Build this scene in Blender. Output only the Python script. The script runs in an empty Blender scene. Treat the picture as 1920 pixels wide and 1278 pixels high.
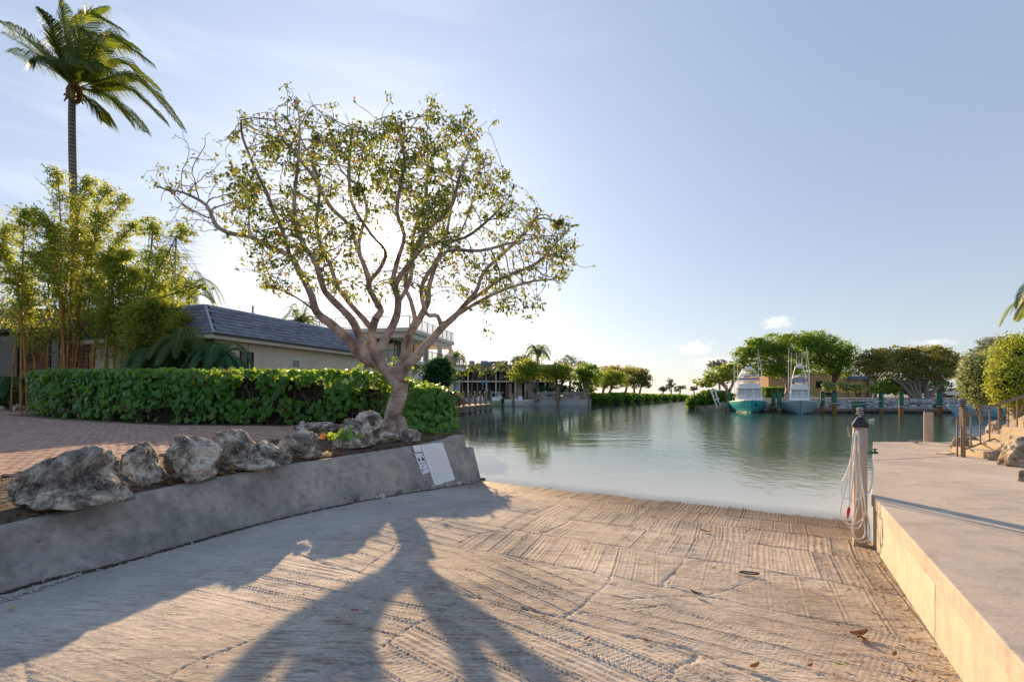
import bpy, bmesh, math, random
import numpy as np
from mathutils import Vector, Matrix, Quaternion, noise as mnoise
from mathutils.kdtree import KDTree

R = random.Random(11)
NR = np.random.default_rng(11)
SC = bpy.context.scene
COL = SC.collection
rad = math.radians

# ------------------------------------------------------------------ camera
CAM_H = 2.2           # metres above the water (water is z = 0)
FPX = 900.0           # focal length in pixels of the 1920 px wide photograph
HOR = 737.0           # pixel row of the horizon
cam = bpy.data.cameras.new('camera')
cam.sensor_width = 36.0
cam.lens = FPX / 1920 * 36.0
cam.shift_y = (HOR - 639.0) / 1920
cam.clip_start = 0.05
cam.clip_end = 12000
camo = bpy.data.objects.new('camera', cam)
camo.location = (0, 0, CAM_H)
camo.rotation_euler = (rad(90), 0, 0)
COL.objects.link(camo)
SC.camera = camo

# ------------------------------------------------------------------ light
SUN_AZ = math.atan2(722 - 960, FPX)                       # to the left of straight ahead
SUN_EL = math.atan2(HOR - 445, math.hypot(FPX, 238))
SUN_DIR = Vector((math.sin(SUN_AZ) * math.cos(SUN_EL), math.cos(SUN_AZ) * math.cos(SUN_EL), math.sin(SUN_EL)))
sl = bpy.data.lights.new('sun', 'SUN')
sl.energy = 3.9
sl.angle = rad(0.55)
sl.color = (1.0, 0.67, 0.36)
so = bpy.data.objects.new('sun', sl)
so.rotation_euler = SUN_DIR.to_track_quat('Z', 'Y').to_euler()
so.location = (0, 0, 60)
COL.objects.link(so)

W = bpy.data.worlds.new('World')
SC.world = W
W.use_nodes = True
wt = W.node_tree
wt.nodes.clear()
def wn(t, **k):
    n = wt.nodes.new(t)
    for a, b in k.items(): setattr(n, a, b)
    return n
def wmath(op, a, b=None, clamp=False):
    n = wn('ShaderNodeMath', operation=op, use_clamp=clamp)
    for i, v in enumerate((a, b)):
        if v is None: continue
        if isinstance(v, (int, float)): n.inputs[i].default_value = v
        else: wt.links.new(v, n.inputs[i])
    return n.outputs[0]
def wmix(fac, a, b, bt='MIX'):
    n = wn('ShaderNodeMix', data_type='RGBA', blend_type=bt)
    for i, v in ((0, fac), (6, a), (7, b)):
        if isinstance(v, (int, float)): n.inputs[i].default_value = v
        elif isinstance(v, tuple): n.inputs[i].default_value = v + (1,)
        else: wt.links.new(v, n.inputs[i])
    return n.outputs[2]
sky = wn('ShaderNodeTexSky', sky_type='NISHITA')
sky.sun_disc = False
sky.sun_elevation = SUN_EL
sky.sun_rotation = SUN_AZ
sky.altitude = 0
sky.air_density = 1.0
sky.dust_density = 0.6
sky.ozone_density = 2.0
tc = wn('ShaderNodeTexCoord')
SKY_BOOST = 1.0
def dirv(px, py):
    return Vector(((px - 960) / FPX, 1, (HOR - py) / FPX)).normalized()
def wdot(v):
    n = wn('ShaderNodeVectorMath', operation='DOT_PRODUCT')
    wt.links.new(tc.outputs['Generated'], n.inputs[0]); n.inputs[1].default_value = v
    return n.outputs['Value']
# thin evening haze: the blue sky is veiled towards white and lavender
sep = wn('ShaderNodeSeparateXYZ'); wt.links.new(tc.outputs['Generated'], sep.inputs[0])
up = wmath('MAXIMUM', sep.outputs['Z'], 0.0)
skyc = wmix(1.0, sky.outputs[0], (.85, .84, .88), 'MULTIPLY')
veil = wmix(wmath('POWER', wmath('SUBTRACT', 1.0, up), 3.5, True), (1.52, 1.98, 2.8), (2.85, 3.0, 3.02))
skyc = wmix(0.78, skyc, veil)
d = wmath('MAXIMUM', wdot(SUN_DIR), 0.0)
a1 = wmath('MULTIPLY', wmath('POWER', d, 6.0), 1.1)
a2 = wmath('MULTIPLY', wmath('POWER', d, 60.0), .8)
a3 = wmath('MULTIPLY', wmath('POWER', d, 500.0), 2.2)
a4 = wmath('MULTIPLY', wmath('POWER', d, 5000.0), 90.0)
def scaled(val, col):
    n = wn('ShaderNodeVectorMath', operation='SCALE'); n.inputs[0].default_value = col
    wt.links.new(val, n.inputs['Scale']); return n.outputs[0]
for v, c in ((a1, (.95, .93, 1.0)), (a2, (1.0, .95, .88)), (a3, (1.0, .93, .78)), (a4, (1, .93, .8))):
    skyc = wmix(1.0, skyc, scaled(v, c), 'ADD')
# clouds: three small cumulus low over the sea, faint cirrus streaks
nz = wn('ShaderNodeTexNoise'); nz.inputs['Scale'].default_value = 52; nz.inputs['Detail'].default_value = 6
nz.inputs['Roughness'].default_value = .6
mp = wn('ShaderNodeMapping'); mp.inputs['Scale'].default_value = (1, 1, 1.9)
wt.links.new(tc.outputs['Generated'], mp.inputs[0]); wt.links.new(mp.outputs[0], nz.inputs['Vector'])
cl = None
for px, py, rx, rz, amt in ((1302, 652, .060, .026, .9), (1455, 604, .042, .021, 1.0), (1330, 678, .075, .020, .75), (1750, 641, .05, .014, .7), (1120, 690, .08, .018, .35)):
    c = dirv(px, py)
    s = wn('ShaderNodeVectorMath', operation='SUBTRACT'); wt.links.new(tc.outputs['Generated'], s.inputs[0]); s.inputs[1].default_value = c
    m = wn('ShaderNodeVectorMath', operation='MULTIPLY'); wt.links.new(s.outputs[0], m.inputs[0]); m.inputs[1].default_value = (1 / rx, 1 / rx, 1 / rz)
    l = wn('ShaderNodeVectorMath', operation='LENGTH'); wt.links.new(m.outputs[0], l.inputs[0])
    f = wmath('MULTIPLY', wmath('SUBTRACT', 1.0, l.outputs['Value'], True), amt)
    cl = f if cl is None else wmath('MAXIMUM', cl, f)
cfac = wmath('MULTIPLY', wmath('SUBTRACT', wmath('ADD', wmath('MULTIPLY', nz.outputs[0], 1.5), cl), 1.12, True), 1.9, True)
cfac = wmath('MULTIPLY', cfac, wmath('MULTIPLY', cl, 3.0, True))
skyc = wmix(wmath('MULTIPLY', cfac, .55), skyc, (6.2, 5.8, 5.5))
nz2 = wn('ShaderNodeTexNoise'); nz2.inputs['Scale'].default_value = 3.2; nz2.inputs['Detail'].default_value = 5
mp2 = wn('ShaderNodeMapping'); mp2.inputs['Scale'].default_value = (.9, 1, 6); mp2.inputs['Rotation'].default_value = (0, rad(-14), 0)
wt.links.new(tc.outputs['Generated'], mp2.inputs[0]); wt.links.new(mp2.outputs[0], nz2.inputs['Vector'])
cir = wmath('MULTIPLY', wmath('SUBTRACT', nz2.outputs[0], .50, True), wmath('SUBTRACT', .25, wmath('MULTIPLY', sep.outputs['X'], 1.1)), True)
skyc = wmix(cir, skyc, (6.4, 6.3, 6.4))
bg = wn('ShaderNodeBackground'); bg.inputs['Strength'].default_value = 0.10
wo = wn('ShaderNodeOutputWorld')
wt.links.new(skyc, bg.inputs['Color']); wt.links.new(bg.outputs[0], wo.inputs['Surface'])

SC.view_settings.view_transform = 'Standard'
SC.view_settings.look = 'None'
SC.view_settings.exposure = 1.24
SC.view_settings.gamma = 1.0
SC.view_settings.use_curve_mapping = False
SC.render.engine = 'CYCLES'
SC.cycles.max_bounces = 8
SC.cycles.transparent_max_bounces = 8
SC.cycles.caustics_reflective = False
SC.cycles.caustics_refractive = False

# ------------------------------------------------------------------ helpers
def P(px, py, Y):
    """world point seen at a photograph pixel at distance Y"""
    return Vector(((px - 960) / FPX * Y, Y, CAM_H - (py - HOR) / FPX * Y))
def G(px, py, z):
    """world point at a photograph pixel on the level z"""
    Y = (CAM_H - z) * FPX / (py - HOR)
    return Vector(((px - 960) / FPX * Y, Y, z))
def on_plane(px, py, p0, n):
    dr = Vector(((px - 960) / FPX, 1, -(py - HOR) / FPX)); c = Vector((0, 0, CAM_H))
    return c + dr * ((p0 - c).dot(n) / dr.dot(n))
def lerp(a, b, t): return a + (b - a) * t
def interp(x, xs, ys): return float(np.interp(x, xs, ys))

ORG = {}
def tag(o, label=None, cat=None, group=None, kind=None):
    if label: o['label'] = label
    if cat: o['category'] = cat
    if group: o['group'] = group
    if kind: o['kind'] = kind
    return o
def thing(name, label, cat, loc, group=None):
    o = bpy.data.objects.new(name, None); COL.objects.link(o)
    o.location = Vector(loc); o.empty_display_size = .2
    ORG[o.name] = Vector(loc)
    return tag(o, label, cat, group)
def link_mesh(name, me, parent=None, org=None):
    o = bpy.data.objects.new(name, me); COL.objects.link(o)
    if parent is not None:
        o.parent = parent; ORG[o.name] = ORG[parent.name]
    else:
        o.location = org; ORG[o.name] = Vector(org)
    return o
def auto_org(V):
    a = V.min(0); b = V.max(0)
    return Vector(((a[0] + b[0]) / 2, (a[1] + b[1]) / 2, a[2]))
def np_obj(name, V, F, mats, parent=None, smooth=False, mi=None, attr=None):
    """mesh object out of arrays: V (n,3), F (m,k) all faces of k corners; world coordinates"""
    V = np.asarray(V, dtype=np.float64); F = np.asarray(F, dtype=np.int32)
    org = ORG[parent.name] if parent is not None else auto_org(V)
    me = bpy.data.meshes.new(name)
    n, (m, k) = len(V), F.shape
    me.vertices.add(n); me.vertices.foreach_set('co', (V - np.array(org)).astype(np.float32).ravel())
    me.loops.add(m * k); me.loops.foreach_set('vertex_index', F.ravel())
    me.polygons.add(m)
    me.polygons.foreach_set('loop_start', np.arange(0, m * k, k, dtype=np.int32))
    me.polygons.foreach_set('loop_total', np.full(m, k, dtype=np.int32))
    if smooth: me.polygons.foreach_set('use_smooth', np.ones(m, dtype=bool))
    if mi is not None: me.polygons.foreach_set('material_index', np.asarray(mi, dtype=np.int32))
    for mt in (mats if isinstance(mats, (list, tuple)) else [mats]): me.materials.append(mt)
    me.update(calc_edges=True)
    return link_mesh(name, me, parent, org)

class MB:
    """collects shapes in world coordinates and links them as one mesh object"""
    def __init__(s): s.v = []; s.f = []; s.m = []; s.cur = 0
    def add(s, vs, fs):
        b = len(s.v); s.v += [Vector(v) for v in vs]
        s.f += [tuple(i + b for i in f) for f in fs]; s.m += [s.cur] * len(fs)
        return s
    def mat(s, i): s.cur = i; return s
    def obox(s, o, a, b, c):
        o = Vector(o); a = Vector(a); b = Vector(b); c = Vector(c)
        vs = [o, o + a, o + a + b, o + b, o + c, o + a + c, o + a + b + c, o + b + c]
        fs = [(0, 3, 2, 1), (4, 5, 6, 7), (0, 1, 5, 4), (1, 2, 6, 5), (2, 3, 7, 6), (3, 0, 4, 7)]
        if a.cross(b).dot(c) < 0: fs = [f[::-1] for f in fs]
        return s.add(vs, fs)
    def box(s, c, sz, rz=0):
        m = Matrix.Rotation(rz, 3, 'Z'); a = m @ Vector((sz[0], 0, 0)); b = m @ Vector((0, sz[1], 0)); h = Vector((0, 0, sz[2]))
        return s.obox(Vector(c) - a / 2 - b / 2 - h / 2, a, b, h)
    def prism(s, poly, z0, z1):
        n = len(poly)
        ar = sum(poly[i][0] * poly[(i + 1) % n][1] - poly[(i + 1) % n][0] * poly[i][1] for i in range(n))
        if ar < 0: poly = poly[::-1]
        vs = [(p[0], p[1], z0) for p in poly] + [(p[0], p[1], z1) for p in poly]
        fs = [tuple(range(n - 1, -1, -1)), tuple(range(n, 2 * n))] + [(i, (i + 1) % n, n + (i + 1) % n, n + i) for i in range(n)]
        return s.add(vs, fs)
    def tube(s, pts, r, n=8, cap=True, seed=None):
        pts = [Vector(p) for p in pts]; k = len(pts)
        if not isinstance(r, (list, tuple)): r = [r] * k
        t = (pts[1] - pts[0]).normalized(); ref = Vector((1, 0, 0)) if abs(t.x) < .8 else Vector((0, 1, 0))
        u = t.cross(ref).normalized(); vs = []
        for i in range(k):
            t = (pts[min(i + 1, k - 1)] - pts[max(i - 1, 0)])
            if t.length < 1e-9: t = Vector((0, 0, 1))
            t.normalize(); u = (u - t * u.dot(t))
            if u.length < 1e-6: u = t.orthogonal()
            u.normalize(); w = t.cross(u)
            for j in range(n):
                a = 2 * math.pi * j / n
                vs.append(pts[i] + (u * math.cos(a) + w * math.sin(a)) * r[i])
        fs = [(i * n + j, i * n + (j + 1) % n, (i + 1) * n + (j + 1) % n, (i + 1) * n + j) for i in range(k - 1) for j in range(n)]
        if cap: fs += [tuple(range(n - 1, -1, -1)), tuple((k - 1) * n + j for j in range(n))]
        return s.add(vs, fs)
    def lathe(s, c, prof, n=16):
        c = Vector(c); vs = []
        for r, z in prof:
            for j in range(n):
                a = 2 * math.pi * j / n; vs.append(c + Vector((r * math.cos(a), r * math.sin(a), z)))
        k = len(prof)
        fs = [(i * n + j, i * n + (j + 1) % n, (i + 1) * n + (j + 1) % n, (i + 1) * n + j) for i in range(k - 1) for j in range(n)]
        fs += [tuple(range(n - 1, -1, -1)), tuple((k - 1) * n + j for j in range(n))]
        return s.add(vs, fs)
    def quad(s, a, b, c, d): return s.add([a, b, c, d], [(0, 1, 2, 3)])
    def xf(s, m):
        s.v = [m @ v for v in s.v]; return s
    def build(s, name, mats, parent=None, smooth=False, org=None, bevel=0):
        V = np.array([tuple(v) for v in s.v])
        o_ = ORG[parent.name] if parent is not None else (Vector(org) if org is not None else auto_org(V))
        me = bpy.data.meshes.new(name)
        me.from_pydata((V - np.array(o_)).tolist(), [], s.f)
        for mt in (mats if isinstance(mats, (list, tuple)) else [mats]): me.materials.append(mt)
        me.polygons.foreach_set('material_index', np.array(s.m, dtype=np.int32))
        if smooth: me.polygons.foreach_set('use_smooth', np.ones(len(s.f), dtype=bool))
        me.update()
        if bevel:
            bm = bmesh.new(); bm.from_mesh(me)
            bmesh.ops.bevel(bm, geom=list(bm.edges), offset=bevel, segments=2, affect='EDGES', profile=.5)
            bm.to_mesh(me); bm.free()
        return link_mesh(name, me, parent, o_)

def inst(name, me, parent, mw):
    """a further piece that shares its mesh: child of parent, placed by a world matrix"""
    o = bpy.data.objects.new(name, me); COL.objects.link(o); o.parent = parent
    o.matrix_local = Matrix.Translation(-ORG[parent.name]) @ mw
    ORG[o.name] = ORG[parent.name]
    return o
def copy_tree(o, parent=None, loc=None, rz=None):
    c = o.copy(); COL.objects.link(c)
    if parent is not None: c.parent = parent
    if loc is not None: c.location = loc
    if rz is not None: c.rotation_euler = (0, 0, rz)
    ORG[c.name] = Vector(loc) if loc is not None else ORG[o.name]
    for ch in list(o.children): copy_tree(ch, c)
    return c
def frame(x, n):
    """matrix columns x, n x x, n (n = outward normal)"""
    n = Vector(n).normalized(); x = Vector(x); x = (x - n * x.dot(n)).normalized(); y = n.cross(x)
    return x, y, n
def catmull(pts, per=6):
    pts = [Vector(p) for p in pts]; out = []
    for i in range(len(pts) - 1):
        p0 = pts[max(i - 1, 0)]; p1 = pts[i]; p2 = pts[i + 1]; p3 = pts[min(i + 2, len(pts) - 1)]
        for k in range(per):
            t = k / per
            out.append(.5 * ((2 * p1) + (p2 - p0) * t + (2 * p0 - 5 * p1 + 4 * p2 - p3) * t * t + (3 * p1 - p0 - 3 * p2 + p3) * t ** 3))
    out.append(pts[-1]); return out

# ------------------------------------------------------------------ materials
class NT:
    def __init__(s, name):
        s.m = bpy.data.materials.new(name); s.m.use_nodes = True; s.t = s.m.node_tree; s.t.nodes.clear()
        s.out = s.n('ShaderNodeOutputMaterial')
    def n(s, t, ins=None, **k):
        x = s.t.nodes.new(t)
        for a, b in k.items(): setattr(x, a, b)
        for a, b in (ins or {}).items(): s.set(x.inputs[a], b)
        return x
    def set(s, sock, v):
        if hasattr(v, 'links') or isinstance(v, bpy.types.NodeSocket): s.t.links.new(v, sock)
        elif isinstance(v, tuple) and sock.type == 'RGBA' and len(v) == 3: sock.default_value = v + (1,)
        else: sock.default_value = v
    def math(s, op, a, b=0.0, clamp=False):
        x = s.n('ShaderNodeMath', operation=op, use_clamp=clamp); s.set(x.inputs[0], a); s.set(x.inputs[1], b); return x.outputs[0]
    def mix(s, f, a, b, bt='MIX'):
        x = s.n('ShaderNodeMix', data_type='RGBA', blend_type=bt); s.set(x.inputs[0], f); s.set(x.inputs[6], a); s.set(x.inputs[7], b); return x.outputs[2]
    def coord(s, scale=(1, 1, 1), rot=(0, 0, 0), kind='Object'):
        c = s.n('ShaderNodeTexCoord'); mp = s.n('ShaderNodeMapping'); mp.inputs['Scale'].default_value = scale; mp.inputs['Rotation'].default_value = rot
        s.t.links.new(c.outputs[kind], mp.inputs[0]); return mp.outputs[0]
    def noise(s, vec, scale, detail=5, rough=.55, dist=0):
        x = s.n('ShaderNodeTexNoise', {'Vector': vec, 'Scale': scale, 'Detail': detail, 'Roughness': rough, 'Distortion': dist}); return x.outputs[0]
    def ramp(s, f, stops):
        x = s.n('ShaderNodeValToRGB'); e = x.color_ramp.elements
        while len(e) < len(stops): e.new(.5)
        for el, (p, c) in zip(e, stops): el.position = p; el.color = (c if isinstance(c, tuple) else (c, c, c)) + (1,)
        s.t.links.new(f, x.inputs[0]); return x.outputs[0]
    def step(s, f, a, b):
        x = s.n('ShaderNodeMapRange', {'Value': f, 'From Min': a, 'From Max': b}, clamp=True); return x.outputs[0]
    def bump(s, h, strength=.5, dist=.02, normal=None):
        x = s.n('ShaderNodeBump', {'Height': h, 'Strength': strength, 'Distance': dist})
        if normal is not None: s.set(x.inputs['Normal'], normal)
        return x.outputs[0]
    def bsdf(s, col, rough=.8, normal=None, metal=0.0, spec=.3, **kw):
        x = s.n('ShaderNodeBsdfPrincipled', {'Base Color': col, 'Roughness': rough, 'Metallic': metal, 'Specular IOR Level': spec})
        for a, b in kw.items(): s.set(x.inputs[a.replace('_', ' ')], b)
        if normal is not None: s.set(x.inputs['Normal'], normal)
        return x.outputs[0]
    def end(s, sh): s.t.links.new(sh, s.out.inputs['Surface']); return s.m

def plain(name, col, rough=.6, metal=0.0, var=.12, scale=6, bump=0.0, bscale=40, spec=.3, rand=0.0):
    t = NT(name); v = t.coord()
    f = t.noise(v, scale, 6)
    a = tuple(c * (1 - var * 1.6) for c in col); b = tuple(min(1, c * (1 + var * 1.6)) for c in col)
    c = t.ramp(f, [(.3, a), (.7, b)])
    if rand:
        oi = t.n('ShaderNodeObjectInfo'); k = t.math('ADD', t.math('MULTIPLY', oi.outputs['Random'], 2 * rand), 1 - rand)
        c = t.mix(1.0, c, t.n('ShaderNodeCombineColor', {0: k, 1: k, 2: k}).outputs[0], 'MULTIPLY')
    nm = t.bump(t.noise(v, bscale, 4), bump, .01) if bump else None
    return t.end(t.bsdf(c, rough, nm, metal, spec))

def leaf_mat(name, dark, light, trans, tfac=.45, gloss=.5, yellow=None, yamt=.0, spec=.35):
    t = NT(name)
    r = t.n('ShaderNodeNewGeometry').outputs['Random Per Island']
    oi = t.n('ShaderNodeObjectInfo').outputs['Random']
    r = t.math('FRACT', t.math('ADD', r, t.math('MULTIPLY', oi, 7.31)))
    big = t.noise(t.coord(), .9, 2)
    k = t.math('ADD', t.math('MULTIPLY', r, .65), t.math('MULTIPLY', big, .45), True)
    c = t.mix(k, dark, light); tr = t.mix(r, tuple(x * .6 for x in trans), trans)
    if yellow:
        y = t.step(r, 1 - yamt, 1 - yamt + .02); c = t.mix(y, c, yellow); tr = t.mix(y, tr, tuple(min(1, x * 1.7) for x in yellow))
    a = t.bsdf(c, gloss, spec=spec)
    b = t.n('ShaderNodeBsdfTranslucent', {'Color': tr}).outputs[0]
    m = t.n('ShaderNodeMixShader', {0: tfac}); t.t.links.new(a, m.inputs[1]); t.t.links.new(b, m.inputs[2])
    return t.end(m.outputs[0])
def vnoise(x, y, seed=0):
    g = np.random.default_rng(seed).random((256, 256))
    xi = np.floor(x).astype(int); yi = np.floor(y).astype(int); fx = x - xi; fy = y - yi
    fx = fx * fx * (3 - 2 * fx); fy = fy * fy * (3 - 2 * fy)
    a = g[xi % 256, yi % 256]; b = g[(xi + 1) % 256, yi % 256]; c = g[xi % 256, (yi + 1) % 256]; d_ = g[(xi + 1) % 256, (yi + 1) % 256]
    return (a * (1 - fx) + b * fx) * (1 - fy) + (c * (1 - fx) + d_ * fx) * fy
def fnoise(x, y, seed=0, octv=4):
    s = 0; a = .5; tot = 0
    for k in range(octv):
        s = s + a * vnoise(x * 2 ** k, y * 2 ** k, seed + k); tot += a; a *= .55
    return s / tot

# ------------------------------------------------------------------ setting materials
def m_concrete(name, base, dark, pale, stain=(.06, .058, .06), sfac=.6, rough=.85, scale=1.0, streak=None):
    t = NT(name); v = t.coord()
    f1 = t.noise(v, 1.3 * scale, 7, .62, .3); f2 = t.noise(v, 7 * scale, 6, .65); f3 = t.noise(v, 60 * scale, 3)
    c = t.ramp(f1, [(.3, dark), (.5, base), (.72, pale)])
    c = t.mix(t.math('MULTIPLY', t.step(f2, .52, .75), sfac), c, stain)
    c = t.mix(t.math('MULTIPLY', t.step(f2, .48, .25), .35), c, pale)
    c = t.mix(t.math('MULTIPLY', t.step(f3, .62, .72), .25), c, tuple(min(1, x * 1.5) for x in pale))
    if streak:
        f4 = t.noise(t.coord(streak[2] if len(streak) > 2 else (1, 1, .12), (0, 0, streak[3] if len(streak) > 3 else 0)), 5 if len(streak) < 3 else 1.6, 6, .62); c = t.mix(t.math('MULTIPLY', t.step(f4, .5, .75), streak[1]), c, streak[0])
    f5 = t.noise(v, 2.8 * scale, 8, .72, .8)
    c = t.mix(t.math('MULTIPLY', t.step(f5, .55, .62), sfac * .55), c, pale); c = t.mix(t.math('MULTIPLY', t.step(f5, .44, .36), sfac * .7), c, dark)
    h = t.math('ADD', t.math('MULTIPLY', f3, .5), f2)
    return t.end(t.bsdf(c, rough, t.bump(h, .45, .012), spec=.25))

def m_rampconc():
    t = NT('ramp_concrete'); v = t.coord(kind='Object')
    f1 = t.noise(v, .55, 6, .6, .4); f2 = t.noise(v, 3.2, 7, .68); f3 = t.noise(v, 55, 4, .6); f4 = t.noise(v, 12, 5, .65)
    c = t.ramp(f1, [(.34, (.25, .22, .19)), (.5, (.42, .37, .315)), (.66, (.56, .50, .43))])
    c = t.mix(t.math('MULTIPLY', t.step(f2, .50, .70), .6), c, (.21, .19, .175))
    c = t.mix(t.math('MULTIPLY', t.step(f4, .53, .72), .4), c, (.70, .64, .58))
    c = t.mix(t.math('MULTIPLY', t.step(f3, .54, .66), .5), c, (.17, .15, .135))
    for rot, sc in ((1.06, (3, 34, 1)), (-.51, (3, 40, 1)), (.2, (4, 30, 1))):
        k1 = t.noise(t.coord(sc, (0, 0, rot)), 1.0, 4, .6); k2 = t.noise(t.coord((1, 1, 1), (0, 0, rot), 'Object'), .9 + rot * .1, 3, .6)
        c = t.mix(t.math('MULTIPLY', t.math('MULTIPLY', t.step(k1, .53, .66), t.step(k2, .44, .54)), .8), c, (.16, .14, .12))
    pz = t.n('ShaderNodeSeparateXYZ', {0: t.n('ShaderNodeNewGeometry').outputs['Position']}); tt = t.math('SUBTRACT', t.math('MULTIPLY', pz.outputs['X'], .8721), t.math('MULTIPLY', pz.outputs['Y'], .4894))
    rust = t.math('MULTIPLY', t.step(t.math('ADD', tt, t.math('MULTIPLY', f2, 2.4)), .6, 2.2), t.step(f4, .42, .6)); c = t.mix(t.math('MULTIPLY', rust, .38), c, (.36, .24, .13))
    grey = t.step(t.math('ADD', tt, t.math('MULTIPLY', f1, 2.0)), -2.2, -4.6); c = t.mix(t.math('MULTIPLY', grey, .45), c, (.49, .485, .485))  # stained grey on the left, paled further to lift the shaded side
    # damp, algae brown band just above the water line
    z = t.n('ShaderNodeSeparateXYZ', {0: t.n('ShaderNodeNewGeometry').outputs['Position']}).outputs['Z']
    wet = t.step(t.math('ADD', z, t.math('MULTIPLY', t.math('SUBTRACT', f2, .5), .12)), .12, .02)
    c = t.mix(t.math('MULTIPLY', wet, .88), c, (.115, .075, .04))
    silt = t.step(z, .0, -.10); c = t.mix(t.math('MULTIPLY', silt, .9), c, (.44, .42, .38))
    ro = t.math('SUBTRACT', .9, t.math('MULTIPLY', wet, .35))
    h = t.math('ADD', t.math('MULTIPLY', f3, .8), f4)
    return t.end(t.bsdf(c, ro, t.bump(h, .75, .010), spec=.25))

def m_water():
    t = NT('sea_water'); v = t.coord()
    g = t.n('ShaderNodeNewGeometry')
    w1 = t.noise(t.coord((1, 1.6, 1)), 2.3, 4, .55, .2)
    w2 = t.noise(t.coord((1, 1.9, 1), (0, 0, .4)), .55, 3, .5)
    w3 = t.noise(v, 9, 2, .5)
    px_ = t.n('ShaderNodeSeparateXYZ', {0: g.outputs['Position']})
    wind = t.math('MINIMUM', t.math('MULTIPLY', t.math('SUBTRACT', px_.outputs['X'], t.math('MULTIPLY', px_.outputs['Y'], .16)), .05), .22)
    rip = t.step(t.math('ADD', t.noise(t.coord((.8, 1.4, 1)), .075, 3, .5, .6), wind), .46, .60)          # breeze patches, the left bank lies in the lee
    near = t.step(t.n('ShaderNodeSeparateXYZ', {0: g.outputs['Position']}).outputs['Y'], 9, 30)
    amp = t.math('ADD', .10, t.math('MULTIPLY', t.math('ADD', .15, t.math('MULTIPLY', rip, .45)), .78))
    amp = t.math('MULTIPLY', amp, t.math('ADD', .38, t.math('MULTIPLY', near, .7)))
    h = t.math('ADD', t.math('MULTIPLY', w1, .8), t.math('MULTIPLY', w2, 1.5)); h = t.math('ADD', h, t.math('MULTIPLY', w3, .18)); w4 = t.noise(t.coord((1.5, .85, 1), (0, 0, -.25)), 1.5, 3, .5, .4); h = t.math('ADD', h, t.math('MULTIPLY', t.math('MULTIPLY', w4, rip), 2.6))
    nm = t.bump(t.math('MULTIPLY', h, amp), .20, .10)
    # pale shallows by the ramp, sky reflection put into the colour; deeper green basin
    y = t.n('ShaderNodeSeparateXYZ', {0: g.outputs['Position']}).outputs['Y']
    c = t.mix(t.step(y, 9.0, 17.5), (.50, .54, .52), (.09, .15, .12)); c = t.mix(t.step(y, 17, 34), c, (.05, .115, .085))
    c = t.mix(t.step(y, 60, 260), c, (.05, .16, .16))
    # shallow water lets the slab show through, deep water shows its own green body
    s_ = t.math('ADD', t.math('MULTIPLY', px_.outputs['X'], .4894), t.math('MULTIPLY', px_.outputs['Y'], .8721))
    al = t.math('ADD', .30, t.math('MULTIPLY', t.step(t.math('ADD', s_, t.math('MULTIPLY', t.noise(v, 1.2, 4), .5)), 10.1, 11.1), .70))
    body = t.n('ShaderNodeMixShader', {0: al}); t.t.links.new(t.n('ShaderNodeBsdfTransparent', {'Color': (.86, .93, .90)}).outputs[0], body.inputs[1]); t.t.links.new(t.n('ShaderNodeBsdfDiffuse', {'Color': c}).outputs[0], body.inputs[2])
    fr_ = t.n('ShaderNodeFresnel', {'IOR': 1.33, 'Normal': nm}); w = t.n('ShaderNodeMixShader', {0: fr_.outputs[0]}); t.t.links.new(body.outputs[0], w.inputs[1]); t.t.links.new(t.n('ShaderNodeBsdfGlossy', {'Roughness': .03, 'Normal': nm}).outputs[0], w.inputs[2])
    return t.end(w.outputs[0])

def m_rock(name, pale, mid, dark, sc=1.0):
    t = NT(name); v = t.coord()
    oi = t.n('ShaderNodeObjectInfo').outputs['Random']
    off = t.n('ShaderNodeVectorMath', {0: v, 1: t.n('ShaderNodeCombineXYZ', {0: t.math('MULTIPLY', oi, 31.0), 1: t.math('MULTIPLY', oi, 17.0)}).outputs[0]}, operation='ADD').outputs[0]
    f1 = t.noise(off, 3.0 * sc, 8, .7, .5); f2 = t.noise(off, 16 * sc, 7, .72); f3 = t.noise(off, 70 * sc, 4, .7)
    vor = t.n('ShaderNodeTexVoronoi', {'Vector': off, 'Scale': 22 * sc}).outputs['Distance']
    c = t.ramp(f1, [(.40, dark), (.50, mid), (.57, pale)])
    c = t.mix(t.math('MULTIPLY', t.step(f2, .5, .68), .75), c, dark)
    c = t.mix(t.math('MULTIPLY', t.step(f3, .53, .63), .5), c, pale)
    c = t.mix(t.math('MULTIPLY', t.step(f1, .60, .70), .4), c, (.42, .30, .14))
    h = t.math('ADD', t.math('MULTIPLY', f2, 1.1), t.math('MULTIPLY', t.step(vor, 0, .45), .55)); h = t.math('ADD', h, t.math('MULTIPLY', f3, .4))
    return t.end(t.bsdf(c, .92, t.bump(h, .9, .035), spec=.15))

M = {}
M['ramp'] = m_rampconc()
M['wall'] = m_concrete('retaining_concrete', (.31, .298, .28), (.17, .166, .16), (.47, .43, .37), (.085, .085, .085), .75, streak=((.26, .23, .18), .35))
M['dock_top'] = m_concrete('dock_concrete', (.46, .41, .355), (.36, .325, .285), (.55, .49, .425), (.25, .22, .195), .55, scale=.6, streak=((.30, .25, .20), .6, (.45, 6, 1), .12))
M['dock_side'] = m_concrete('dock_side_concrete', (.50, .46, .385), (.41, .375, .31), (.58, .54, .46), (.28, .24, .17), .5, scale=.8, streak=((.36, .31, .23), .6))
M['water'] = m_water()
M['rock'] = m_rock('limestone', (.70, .65, .57), (.31, .275, .235), (.06, .054, .05))
M['rock_tan'] = m_rock('tan_limestone', (.66, .56, .43), (.47, .39, .29), (.20, .155, .11))
M['riprap'] = m_rock('riprap_stone', (.52, .51, .50), (.36, .36, .36), (.15, .15, .155), .6)
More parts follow.
